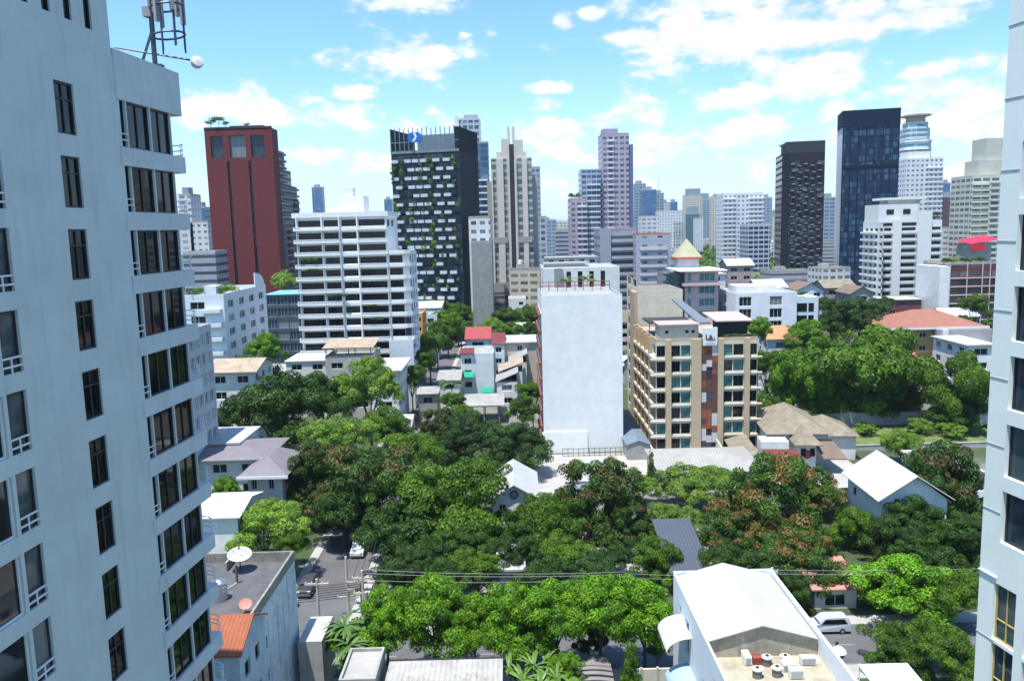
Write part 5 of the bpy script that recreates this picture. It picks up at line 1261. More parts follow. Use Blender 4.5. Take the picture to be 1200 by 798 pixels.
mb = MB(); mb.hexa([(-1, -2, rt.H-.5), (rt.W+2, -2, rt.H+1.2), (rt.W+2, 9, rt.H+2.6), (-1, 9, rt.H+1.0), (-1, -2, rt.H-.3), (rt.W+2, -2, rt.H+1.4), (rt.W+2, 9, rt.H+2.8), (-1, 9, rt.H+1.2)]); rt.add('canopy', mb, mat('crimson canvas', (.55, .02, .06)))
mb = MB(); mb.box(-.9, rt.W*.6, -2.0, -1.9, rt.H-3.0, rt.H-.5); rt.add('side_sheet', mb, mat('crimson canvas', (.55, .02, .06)))

# distant named towers: (name, label, x0, x1, ytop, Y, material, roof extra)
DB1 = facade('far blue glass', (.07, .16, .30), (.05, .13, .26), fh=3.5, bw=5, sill=.15, head=.9, pier=.05, rib=(.2, .3, .4))
DB2 = facade('far blue grey', (.30, .37, .44), (.10, .15, .22), fh=3.5, bw=5, sill=.3, head=.85, pier=.12)
DW = facade('far white', (.62, .64, .66), (.18, .20, .24), fh=3.2, bw=4, sill=.4, head=.85, pier=.2)
DC = facade('far cream', (.60, .56, .46), (.2, .2, .2), fh=3.2, bw=4, sill=.4, head=.85, pier=.2)
DP = facade('far dark plum', (.12, .07, .09), (.05, .05, .07), fh=3.2, bw=4, sill=.4, head=.85, pier=.2)
FARS = [
 ('slim dark blue tower far away above the white balcony block', 365, 377, 220, 1100, DB1), ('small blue block far left of the dark planter tower', 450, 459, 234, 1200, DB1),
 ('white stepped tower between the left apartment block and the red tower', 208, 223, 229, 420, DW), ('small navy blue block left of the red tower', 225, 240, 244, 560, DB1),
 ('white mid rise with blue bays left of the red tower', 222, 243, 261, 420, WT), ('white long office slab left of the red tower foot', 214, 252, 297, 330, GO),
 ('pale slim tower right of the red tower', 334, 342, 242, 700, DB2), ('glass crowned blue tower right of the mauve towers', 753, 769, 223, 950, DB1), ('grey crowned tower behind the blue one right of the mauve towers', 743, 757, 216, 980, DB2),
 ('plum topped blue tower with thin mast', 768, 778, 227, 1000, DB2), ('pale needle shaped tower right of the plum topped one', 775, 785, 238, 1050, DC), ('dark blue sloping tower far off above the pyramid roof', 786, 794, 237, 1150, DB1),
 ('white wide block below the crowned blue tower', 751, 772, 254, 620, DW), ('white glass block above the pyramid roof', 772, 800, 248, 900, WT), ('green glass block with white front above the pyramid roof', 788, 802, 262, 900, facade('green glass', (.3, .42, .40), (.05, .14, .13), fh=3.2, bw=4)),
 ('cream tower with dark crown between pyramid roof and white tower', 803, 823, 229, 1180, DC), ('grey blue tower beside the dark crowned cream tower', 820, 832, 234, 1240, DB2), ('teal glass block in front of the dark crowned cream tower', 806, 820, 251, 1100, facade('teal glass', (.1, .2, .22), (.03, .12, .14), fh=3.2, bw=5, pier=.05)),
 ('white gridded block beside the teal glass block', 815, 824, 256, 1080, WT), ('yellowish tower just left of the broad white tower', 834, 849, 231, 1150, DC), ('pale tower behind the broad white tower', 893, 905, 232, 1000, DB2),
 ('slim grey tower between the dark brown and black towers', 966, 980, 232, 760, DB2), ('pink white tower between black tower and capped tower', 1054, 1066, 200, 620, facade('far pink', (.5, .38, .40), (.2, .2, .22), fh=3.2, bw=4)),
 ('plum block right of the white stepped tower', 1106, 1120, 231, 640, DP), ('slim dark blue tower behind the plum block', 1108, 1114, 215, 900, DB1), ('blue and white tower left of the cream balcony tower', 1118, 1133, 226, 760, DB2), ('white low block in front of the plum block', 1104, 1138, 268, 480, DW),
 ('blue glass block left of the cream balcony tower', 1122, 1130, 238, 700, DB1), ('cream wide block behind the mauve towers foot', 638, 668, 262, 900, DC), ('grey square block left of the mauve tower foot', 651, 668, 270, 640, GO), ('pale tower between beige tower and mauve towers', 640, 652, 258, 800, DB2),
 ('white block right of the narrow rear tower', 656, 667, 263, 1000, DW)]
for lb, x0, x1, yt, Y, mt in FARS:
    nm = 'far_tower' if yt < 250 else 'far_block'
    P = PY((x0+x1)/2, yt, Y)
    if P.z > 300: continue
    th = tower(nm, lb, (x0, yt, Y), (x1, Y), max(14, (x1-x0)/F*Y*.8), mt, CONCL, cat='tower' if yt < 250 else 'building')
    if yt < 245: box(th, 'roof_room', DB2, th.W*.2, th.W*.7, 3, 9, th.H+.01, th.H+4)
    if 'mast' in lb: mb = MB(); mb.tube([(th.W/2, 5, th.H), (th.W/2, 5, th.H+22)], .5, 6); th.add('mast', mb, WHITE)
    if 'dark crown' in lb: box(th, 'crown', DB2, th.W*.1, th.W*.9, 1, 12, th.H+.02, th.H+9)

# ================================================================ HOUSES BETWEEN THE TREES
BRT = roofm('brown roof tiles', (.20, .15, .11), .35, 1, var=.4, bump=.7)
TANT = roofm('mottled tan tiles', (.27, .23, .17), .35, 1, var=.5, bump=.6)
REDT = roofm('reddish brown tiles', (.32, .14, .10), .35, 1, var=.25, bump=.6)
PURT = roofm('purple grey tiles', (.20, .18, .20), .4, 1, var=.2, bump=.4)
REDR = roofm('bright red roof', (.33, .065, .07), .4, 0, var=.2, bump=.4)
GRYR = roofm('grey corrugated roof', (.33, .33, .32), .4, 1, var=.35, bump=.4, spots=.4)
WHR = roofm('white sheet roof', (.44, .445, .44), .5, 1, var=.2, bump=.5, spots=.25)
RUST = roofm('rusted corrugated roof', (.42, .33, .24), .4, 0, var=.4, bump=.5, spots=.5)
ORR = roofm('orange brown roof', (.50, .24, .12), .4, 0, var=.2)
# left side
LB = mat('pale blue white render', (.58, .64, .68), var=.1, streak=.15)
th = house('arched_block', 'pale blue L shaped block with roof garden and rounded parapet', 'building', (205, 351, 172), (262, 172), 30, LB, 'flat', PAVE, cols=[(.3, .6)], scols=[(.08, .2), (.32, .44), (.56, .68), (.8, .92)], st='2', par=.9, sill=.7, head=2.3)
mb = MB(); pts = []
for i in range(9): a = math.pi/2*i/8; pts.append((th.W-.05, 22+8*math.sin(a)*.9, th.H+.9+3.2*math.cos(a)*(1 if i else 1)))
for i in range(8): mb.hexa([(th.W-.25, pts[i][1], th.H), (th.W, pts[i][1], th.H), (th.W, pts[i+1][1], th.H), (th.W-.25, pts[i+1][1], th.H), (th.W-.25, pts[i][1], pts[i][2]), (th.W, pts[i][1], pts[i][2]), (th.W, pts[i+1][1], pts[i+1][2]), (th.W-.25, pts[i+1][1], pts[i+1][2])])
th.add('rounded_parapet', mb, LB)
box(th, 'roof_room', LB, .5*th.W, .75*th.W, 3, 7, th.H, th.H+2.4); bands(th, LB, 3.0, 1.2, th.H % 3, .8, 'F', frac=(.55, .95), cap=6)
for i, (u, v, s_) in enumerate(((.35, 2, 2.2), (.55, 12, 2.4), (.8, 5, 2.0), (.82, 10, 2.3))):
    p = th.P(u*th.W, v, th.H); r_ = tag(empty('roof_shrub', (p.x, p.y, th.H)), ('leftmost shrub', 'rearmost shrub', 'front right shrub', 'shrub beside the right edge')[i]+' of the pale blue block roof garden', 'shrub', 'shrubs on the pale blue block roof'); c = link('foliage', CR['farlime' if i % 2 else 'farmid'][0], r_, (0, 0, 1.2)); c.scale = (s_, s_, 1.5)
house('glass_office', 'dark glass office with pale floor lines and turquoise roof', 'building', (311, 346, 235), (349, 235), 16, mat('navy spandrel', (.05, .07, .10)), 'flatover', mat('turquoise roof', (.15, .45, .50)), over=.3, cols=[(.02, .32), (.34, .66), (.68, .98)], st='3', gm=GLASSB, fh=3.4, sill=.5, head=3.0, fm=mat('pale floor line', (.4, .42, .45)))
house('grey_block', 'grey walk up block with barred corridor windows beside the left apartment block', 'building', (180, 396, 116), (213, 116), 11.5, mat('pale grey walkup render', (.48, .50, .51), streak=.2), 'flat', CONCL, scols=[(.04, .17), (.22, .36), (.41, .55), (.6, .74), (.79, .95)], st='2', sill=.5, head=2.5, gm=glass('curtained glass', (.12, .13, .13), (.4, .4, .38), .4, .3))
th = house('rusty_house', 'tall narrow house with rust streaked tin roof behind the big dark tree', 'house', (244, 437, 150), (297, 150), 12, OFFW, 'gx', RUST, rise=1.6, over=.8, st='2')
house('shed', 'white flat roofed shed in front of the big dark tree', 'shed', (225, 521, 122), (280, 122), 10, OFFW, 'flatover', WHR, over=.3, cols=[], scols=[])
th = house('bungalow', 'long low house with purple grey hipped roof behind the left block', 'house', (205, 540, 118), (308, 118), 11, mat('warm white render', (.55, .54, .50)), 'hip', PURT, rise=1.4, over=.9)
th = house('bungalow', 'purple grey hip roofed wing with white fascia beside the tall trees', 'house', (290, 557, 112), (330, 112), 10, mat('warm white render', (.55, .54, .50)), 'hip', PURT, rise=1.9, over=1.1, cols=[(.1, .25), (.6, .75)]); box(th, 'fascia', WHITE, -1.2, th.W+1.2, -1.25, -1.12, th.H-.25, th.H+.15)
house('shed', 'white roofed shed behind the satellite dish roof', 'shed', (225, 607, 97), (278, 97), 9, WHITE, 'gx', roofm('pale sheet roof', (.6, .6, .6), .5, 1, var=.15), rise=1.0, over=.5, cols=[], scols=[])
# canopy shophouse, white roofs
th = house('shophouse', 'shophouse with open rooftop canopy in front of the white balcony block', 'building', (381, 422, 182), (436, 182), 12, CONCL, 'flat', CONC, par=.9)
mb = MB()
for u in (.2, th.W/2, th.W-.3):
    for y_ in (.4, 8): mb.box(u-.1, u+.1, y_-.1, y_+.1, th.H, th.H+2.6)
mb.box(.1, th.W-.2, .3, .5, th.H+2.4, th.H+2.6); mb.box(.1, th.W-.2, 7.9, 8.1, th.H+2.4, th.H+2.6); th.add('canopy_frame', mb, mat('blue grey frame', (.2, .25, .3)))
mb = MB(); mb.hexa([(-.5, -.5, th.H+2.6), (th.W+.5, -.5, th.H+2.6), (th.W+.5, 9, th.H+3.5), (-.5, 9, th.H+3.5), (-.5, -.5, th.H+2.75), (th.W+.5, -.5, th.H+2.75), (th.W+.5, 9, th.H+3.65), (-.5, 9, th.H+3.65)]); th.add('canopy_sheet', mb, RUST)
house('workshop', 'low workshop with flat grey white roof left of the canopy shophouse', 'building', (335, 424, 190), (384, 190), 12, OFFW, 'flatover', roofm('pale sheet roof', (.6, .6, .6), .5, 1), over=.3)
th = house('white_roof_house', 'house with a broad bright white flat roof beside the leafy lane', 'house', (434, 435, 172), (466, 172), 16, WHITE, 'flatover', WHR, over=1.0)
house('annex', 'plain pale blue annex block at the foot of the white balcony block', 'building', (456, 402, 196), (484, 196), 8, LB, 'flat', CONC, cols=[], scols=[(.2, .8)])
th = house('orange_house', 'small orange painted house with dark windows at the lane end', 'house', (478, 370, 255), (495, 255), 12, mat('orange render', (.62, .30, .07)), 'flat', CONC, cols=[(.1, .42), (.55, .9)])
house('low_house', 'white walled house with patched white roof behind the orange house', 'house', (476, 362, 290), (516, 290), 26, WHITE, 'gx', WHR, rise=1.4)
house('low_house', 'pale blue house wedged between the orange house and the leafy lane', 'house', (497, 371, 270), (512, 270), 10, LB, 'flat', CONCL)
# red roofed townhouses right of the lane
TW = mat('townhouse render', (.58, .66, .68), streak=.12)
th = house('townhouse', 'pale townhouse with green awnings and a little red roof above the lane', 'house', (540, 417, 205), (578, 205), 14, TW, 'flat', CONC, cols=[(.10, .32)], scols=[], st='2', par=.5, cap=2)
for u, z_ in ((.06, -5.4), (.62, -9.5)):
    mb = MB(); mb.hexa([(u*th.W, -1.2, th.H+z_), ((u+.34)*th.W, -1.2, th.H+z_), ((u+.34)*th.W, -.01, th.H+z_), (u*th.W, -.01, th.H+z_), (u*th.W, -1.1, th.H+z_+.2), ((u+.34)*th.W, -1.1, th.H+z_+.2), ((u+.34)*th.W, -.01, th.H+z_+1.3), (u*th.W, -.01, th.H+z_+1.3)]); th.add('awning', mb, mat('green canvas', (.01, .30, .20)))
mb = MB(); mb.hexa([(-.2, -.6, th.H+.5), (.42*th.W, -.6, th.H+.5), (.42*th.W, 1.8, th.H+1.6), (-.2, 1.8, th.H+1.6), (-.2, -.6, th.H+.65), (.42*th.W, -.6, th.H+.65), (.42*th.W, 1.8, th.H+1.75), (-.2, 1.8, th.H+1.75)]); th.add('porch_roof', mb, roofm('maroon roof', (.17, .04, .045), .4, 0))
MRR = roofm('maroon roof', (.17, .04, .045), .4, 0)
house('townhouse', 'pale townhouse with broad bright red gabled roof above the lane', 'house', (546, 398, 226), (574, 226), 16, TW, 'gx', REDR, rise=2.4, over=.4)
house('townhouse', 'narrow townhouse with maroon roof just right of the bright red one', 'house', (577, 404, 214), (591, 214), 14, TW, 'gx', MRR, rise=2.2, over=.3)
for i, (x0, x1, y, Y, rm_, lb) in enumerate(((585, 612, 436, 196, RUST, 'upper row house with sloping pinkish rusty roof right of the awning townhouse'), (582, 606, 448, 188, GRYR, 'lower row house with patched grey brown roof right of the awning townhouse'), (597, 617, 425, 206, GRYR, 'row house with grey sheet roof next to the beige apartment block'))):
    house('row_house', lb, 'house', (x0, y, Y), (x1, Y), 9, OFFW, 'shedx', rm_, rise=2.2, over=.3)
house('apartment_house', 'beige apartment house with open corner balconies by the blank white wall', 'building', (590, 402, 215), (634, 215), 14, mat('pinkish beige render', (.50, .42, .36)), 'flatover', WHR, over=.5, cols=[(.36, .5)], scols=[])
house('glazed_annex', 'small building with teal glass front and flat white roof above the beige apartment house', 'building', (606, 383, 262), (634, 262), 10, OFFW, 'flatover', CONCL, cols=[(.05, .3), (.35, .62), (.68, .95)], gm=GLASST, over=.4)
th = Th('carport', 'open shed with curved pale grey roof below the awning townhouse', 'shed', (545, 477, 178), (589, 178), 9); mb = MB(); th.H = 4.2
for u in (.1, .5, .9):
    for y_ in (.3, 8.7): mb.box(u*th.W-.1, u*th.W+.1, y_-.1, y_+.1, 0, 4.2)
mb.box(.05*th.W, .95*th.W, .2, .35, 3.9, 4.2); th.add('post_frame', mb, CONC); pitched(th, 'arc', 4.2, 1.6, .4, GRYR)
house('lane_shed', 'low shed with ribbed white grey roof beside the leafy lane', 'shed', (490, 462, 184), (512, 184), 8, CONC, 'gx', GRYR, rise=.9)
house('lane_house', 'one storey house with pale grey roof between the lane and the awning townhouse', 'house', (514, 446, 196), (538, 196), 14, OFFW, 'gx', GRYR, rise=1.2)
house('white_villa', 'small white walled house between the lime tree and the lane', 'house', (462, 500, 156), (480, 156), 8, WHITE, 'gx', WHR, rise=1.4)
# small white gable house in the trees
th = house('chapel_house', 'small white gabled house with an oval emblem half hidden by dark trees', 'house', (577, 586, 112), (628, 112), 12, WHITE, 'gy', WHR, rise=2.2, over=.6, cols=[(.15, .3), (.6, .8)], scols=[(.2, .4)])
mb = MB(); mb.tube([(th.W/2, -.02, th.H+.75), (th.W/2, -.16, th.H+.75)], .62, 22); em = th.add('emblem', mb, mat('dark emblem', (.05, .05, .07))); em.scale = (1, 1, 1)
mb = MB(); mb.tube([(th.W/2, -.17, th.H+.75), (th.W/2, -.18, th.H+.75)], .45, 22); mb.build('emblem_field', mat('grey emblem', (.25, .26, .3)), em)
house('guard_house', 'white walled garage showing under the dark trees in the middle', 'house', (585, 668, 90), (612, 90), 7, OFFW, 'flatover', WHR, over=.4, cols=[], scols=[])
house('slate_hall', 'dark blue grey sheet roof showing between the middle and the orange tree', 'building', (788, 672, 91), (832, 91), 12, mat('dark grey wall', (.08, .08, .09)), 'shedy', roofm('blue grey sheet', (.07, .085, .11), .4, 0, var=.12), rise=2.0, over=.3, cols=[], scols=[])
house('pink_terrace', 'house with salmon tiled terrace roof behind the parked van', 'house', (955, 690, 86.5), (1004, 86.5), 11, OFFW, 'gx', roofm('salmon tiles', (.50, .27, .21), .35, 0, var=.35), rise=1.3)
# tan hipped villa, right of condominium
VW = mat('villa white', (.62, .63, .62), streak=.12)
th = Th('villa', 'white villa with several mottled tan hipped roofs and a square turret', 'house', (902, 508, 142), (966, 142), 16)
W, D, HT = th.W, th.D, th.H; th.root.rotation_euler.z += math.radians(-6); th.rz += math.radians(-6)
hF = [(.08*W, .16*W, HT-2.4, HT-1.2), (.8*W, .9*W, HT-2.4, HT-1.2)]
mb = MB()
for f in 'FRBL': wallface(mb, th.fr(f), 0, HT, hF if f == 'F' else [])
th.add('wall', mb, VW); windows(th, th.fr('F'), hF, '2', DG, FRAMEW); pitched(th, 'hip', HT, 3.2, .8, TANT)
mb = MB(); mb.box(.42*W, .72*W, -4, -.004, 0, HT-.9)
tu = th.add('turret', mb, VW); pitched(th, 'hip', HT-.9, 2.4, .7, TANT, tu, x0=.40*W, x1=.74*W, y0=-4.3, y1=2.5)
for u in (.46, .62): mb = MB(); mb.box(u*W, u*W+.8, -4.06, -4.0, HT-3.0, HT-1.6); mb.build('window', DG, tu)
mb = MB(); mb.tube([(.57*W, -4.02, 3.0), (.57*W, -4.06, 3.0)], .8, 16); mb.build('arch', mat('brick arch', (.2, .08, .05)), tu)
mb = MB(); mb.box(W+.003, W+6, 3, 13, 0, HT-1.2); wg = th.add('wing', mb, VW); pitched(th, 'hip', HT-1.2, 2.6, .6, TANT, wg, x0=W-3, x1=W+6, y0=3, y1=13)
mb = MB(); mb.box(-2.5, .35*W, -5, -.01, 0, HT-3.2); mb.box(-2.2, .25*W, -4, -.01, HT-3.2, HT-.4); th.add('terrace_block', mb, WHITE)
mb = MB(); mb.hexa([(-7, -8, 2.8), (-3.2, -8, 3.9), (-3.2, 6, 3.9), (-7, 6, 2.8), (-7, -8, 3.0), (-3.2, -8, 4.1), (-3.2, 6, 4.1), (-7, 6, 3.0)]); th.add('lean_to_roof', mb, TANT)
mb = MB(); mb.hexa([(-2.4, -11, 2.8), (.36*W, -11, 2.8), (.36*W, -5.01, 4.0), (-2.4, -5.01, 4.0), (-2.4, -11, 3.0), (.36*W, -11, 3.0), (.36*W, -5.01, 4.2), (-2.4, -5.01, 4.2)]); th.add('porch_roof', mb, MRR)
mb = MB(); mb.hexa([(.8*W, -6, 2.6), (W+2, -6, 2.6), (W+1, -.01, 4.4), (.75*W, -.01, 4.4), (.8*W, -6, 2.8), (W+2, -6, 2.8), (W+1, -.01, 4.6), (.75*W, -.01, 4.6)]); th.add('side_roof', mb, BRT)
r_ = tag(empty('boundary_wall', th.P(-8.3, -9, 0), th.rz), 'white boundary wall running down between condominium and villa', 'wall'); mb = MB(); mb.box(0, .3, 0, 20, 0, 2.6); mb.build('panel', WHITE, r_); mb = MB(); mb.box(-.06, .36, -.05, 20.05, 2.6, 2.72); mb.build('coping', CONCL, r_)
# white tent like roof
th = Th('white_gable_house', 'large house with a dazzling white tent shaped roof among the dark trees', 'house', (1003, 562, 125), (1062, 131), 13)
A_ = PZ(994, 556, 7); B_ = PZ(1033, 586, 7); R1 = PZ(1039, 528, 10.2); R2 = PZ(1079, 557, 10.2); th.W = (B_-A_).length; th.H = 7; th.rz = math.atan2(B_.y-A_.y, B_.x-A_.x); th.root.location = (A_.x, A_.y, 0); th.root.rotation_euler.z = th.rz; th.D = 1.5*abs((R1-A_).cross(B_-A_).z)/th.W
mb = MB()
for f in 'FRBL': wallface(mb, th.fr(f), 0, th.H, [(2, 3, th.H-2.2, th.H-1)] if f == 'F' else [])
th.add('wall', mb, WHITE); windows(th, th.fr('F'), [(2, 3, th.H-2.2, th.H-1)], '2', DG, FRAMED); pitched(th, 'gx', th.H, 3.2, .7, mat('dazzling white roof', (.54, .55, .56), var=.14), gm=WHITE)
# villas far right
th = house('modern_house', 'low white modern house with projecting white canopy near the right edge', 'house', (1090, 546, 124), (1128, 124), 8, LB, 'flatover', WHR, over=.6, cols=[(.12, .75)], scols=[], st='3', sill=.4, head=2.6)
house('modern_house', 'pale house with light gabled roof tight against the right edge tower', 'house', (1122, 560, 119), (1165, 119), 11, LB, 'gy', WHR, rise=1.2, over=.3)
for nm, lb, x0, y0_, x1, h_, mt_ in (('boundary_wall', 'long grey concrete wall behind the patchy lawn', 57, 168, 112, 2.6, CONC), ('boundary_wall', 'mossy green wall below the big spreading tree', 68, 181, 92, 4.2, mat('mossy green wall', (.07, .17, .06), var=.4, streak=.3)), ('boundary_wall', 'pale kerb wall on the near side of the patchy lawn', 60, 149, 112, 1.0, CONCL)):
    r_ = tag(empty(nm, (x0, y0_, 0)), lb, 'wall'); mb = MB(); mb.box(0, x1-x0, 0, .3, 0, h_); mb.build('panel', mt_, r_); mb = MB(); mb.box(-.05, x1-x0+.05, -.06, .36, h_, h_+.12); mb.build('coping', CONC, r_)
pool = structure(sheet('water', 66, 92, 170, 180, .03, mat('dark green pond', (.01, .06, .045), rough=.08, var=.2)))
r_ = tag(empty('fence', (93, 167, 0)), 'corrugated white blue fence at the right of the concrete wall', 'fence'); mb = MB(); mb.box(0, 16, 0, .12, 0, 3.2); mb.build('panel', roofm('white blue corrugation', (.5, .56, .6), .4, 0), r_)
# brown hipped mansion
th = house('mansion', 'large mansion with reddish brown hipped roof and ochre arch window', 'house', (1048, 385, 222), (1148, 222), 17, mat('ochre render', (.45, .28, .10), var=.15), 'hip', REDT, rise=4.0, over=1.5, fh=3.6, cols=[(.3, .38), (.52, .60), (.7, .8)], scols=[])
box(th, 'cornice', WHITE, -1.7, th.W+1.7, -1.75, -1.6, th.H-.3, th.H+.25); box(th, 'wing', mat('grey lilac render', (.34, .32, .33)), .45*th.W, th.W+2, -2.5, -.01, 0, th.H-.4); box(th, 'column', WHITE, .5*th.W, .56*th.W, -3.4, -2.51, 0, th.H-.2); box(th, 'canopy', WHITE, .6*th.W, th.W, -6, -2.51, th.H-5, th.H-4.4)
house('hip_roof_house', 'house with steep brown gabled roof in front of the mansion', 'house', (1046, 436, 186), (1082, 186), 12, VW, 'gx', REDT, rise=3.4, over=.8)
house('hip_roof_house', 'lower brown roofed annex left of the steep gabled house', 'house', (1040, 450, 181), (1064, 181), 8, VW, 'gy', REDT, rise=1.8, over=.6)
house('white_frame_house', 'white framed house tucked against the right edge beside the mansion', 'house', (1134, 405, 170), (1166, 170), 14, WHITE, 'flatover', WHR, over=.5)
# white modern block
th = house('modern_block', 'white modern three storey block with large dark windows behind the condominium', 'building', (862, 347, 212), (934, 212), 18, mat('modern block white', (.66, .69, .73), streak=.08), 'flat', WHR, cols=[(.06, .26), (.56, .76)], scols=[(.3, .5)], st='3', fh=3.2, sill=.5, head=2.9)
box(th, 'roof_louvre', WHITE, .1*th.W, .75*th.W, 5, 13, th.H, th.H+2.2); box(th, 'wing', LB, th.W+.003, th.W+6, 1, 16, 0, th.H-.8)
for i in range(3):
    for q in (.4, 3.4): box(th, 'window', DG, th.W+q, th.W+q+(2.6 if q < 1 else 1.4), .93, .99, th.H-4.6-3.2*i, th.H-2.4-3.2*i)
p = th.P(th.W+1.5, 2.2, th.H-.8); r_ = tag(empty('roof_shrub', p), 'drooping shrub on the right terrace of the white modern block', 'shrub'); c = link('foliage', CR['bush'][0], r_, (0, 0, .6)); c.scale = (2, 1.2, 1.1)
house('old_school', 'long stained white block with two rows of dark openings left of the modern block', 'building', (808, 350, 232), (858, 232), 10, mat('stained school render', (.45, .45, .42), streak=.5), 'flat', CONC, cols=[(.02, .14), (.2, .55), (.6, .95)], st='4', fh=3.4)
for px, y, Y, w_, lb, wm, rk, rm_ in ((950, 341, 262, 30, 'grey gabled house with dark roof behind the modern block', LB, 'gy', BRT), (985, 338, 275, 36, 'house with pale brown gabled roofs left of the white condominium', mat('pink brown render', (.36, .28, .26)), 'gx', TANT), (1010, 345, 262, 26, 'house with a steep brown gable left of the white condominium', CONC, 'gy', BRT),
        (905, 338, 268, 34, 'low building with white blue sheet roof below the dark brown tower', LB, 'gx', roofm('white blue roof', (.5, .56, .6), .5, 0)), (838, 322, 270, 24, 'white house with two dark windows right of the pink upper floor house', WHITE, 'flatover', WHR), (868, 312, 300, 30, 'house with white flat roof and pinkish walls below the broad white tower', mat('pink brown render', (.36, .28, .26)), 'gx', WHR),
        (918, 398, 188, 36, 'low orange roofed house behind the condominium hedge', OFFW, 'gx', ORR), (600, 333, 300, 0, '', 0, 0, 0), (1060, 352, 300, 40, 'dark red flat roofed restaurant below the white condominium', mat('dark red render', (.16, .05, .05)), 'flatover', CONCL), (1128, 372, 268, 40, 'pinkish low house below the red brown hotel', mat('pink brown render', (.36, .28, .26)), 'gx', WHR)):
    if w_: house('low_house', lb, 'house', (px-w_/2, y, Y), (px+w_/2, Y), 12, wm, rk, rm_, rise=2.4)
house('white_annex', 'white annex with two small dark windows between condominium and red brown hotel', 'building', (1098, 330, 300), (1112, 300), 14, WHITE, 'flat', CONC, cols=[(.1, .4)])
house('low_shop', 'white shop house with curved roof line at the beige tower podium', 'building', (596, 352, 318), (616, 318), 12, WHITE, 'flat', CONC, cols=[(.6, .85)])
for i, (x0, x1, y, Y) in enumerate(((640, 700, 303, 320), (556, 576, 326, 300))):
    house('low_building', ('terraced white building with grey sheet roofs behind the white gallery', 'white low building with teal window at the grey concrete block foot')[i], 'building', (x0, y, Y), (x1, Y), 14, WHITE, 'flatover', GRYR)

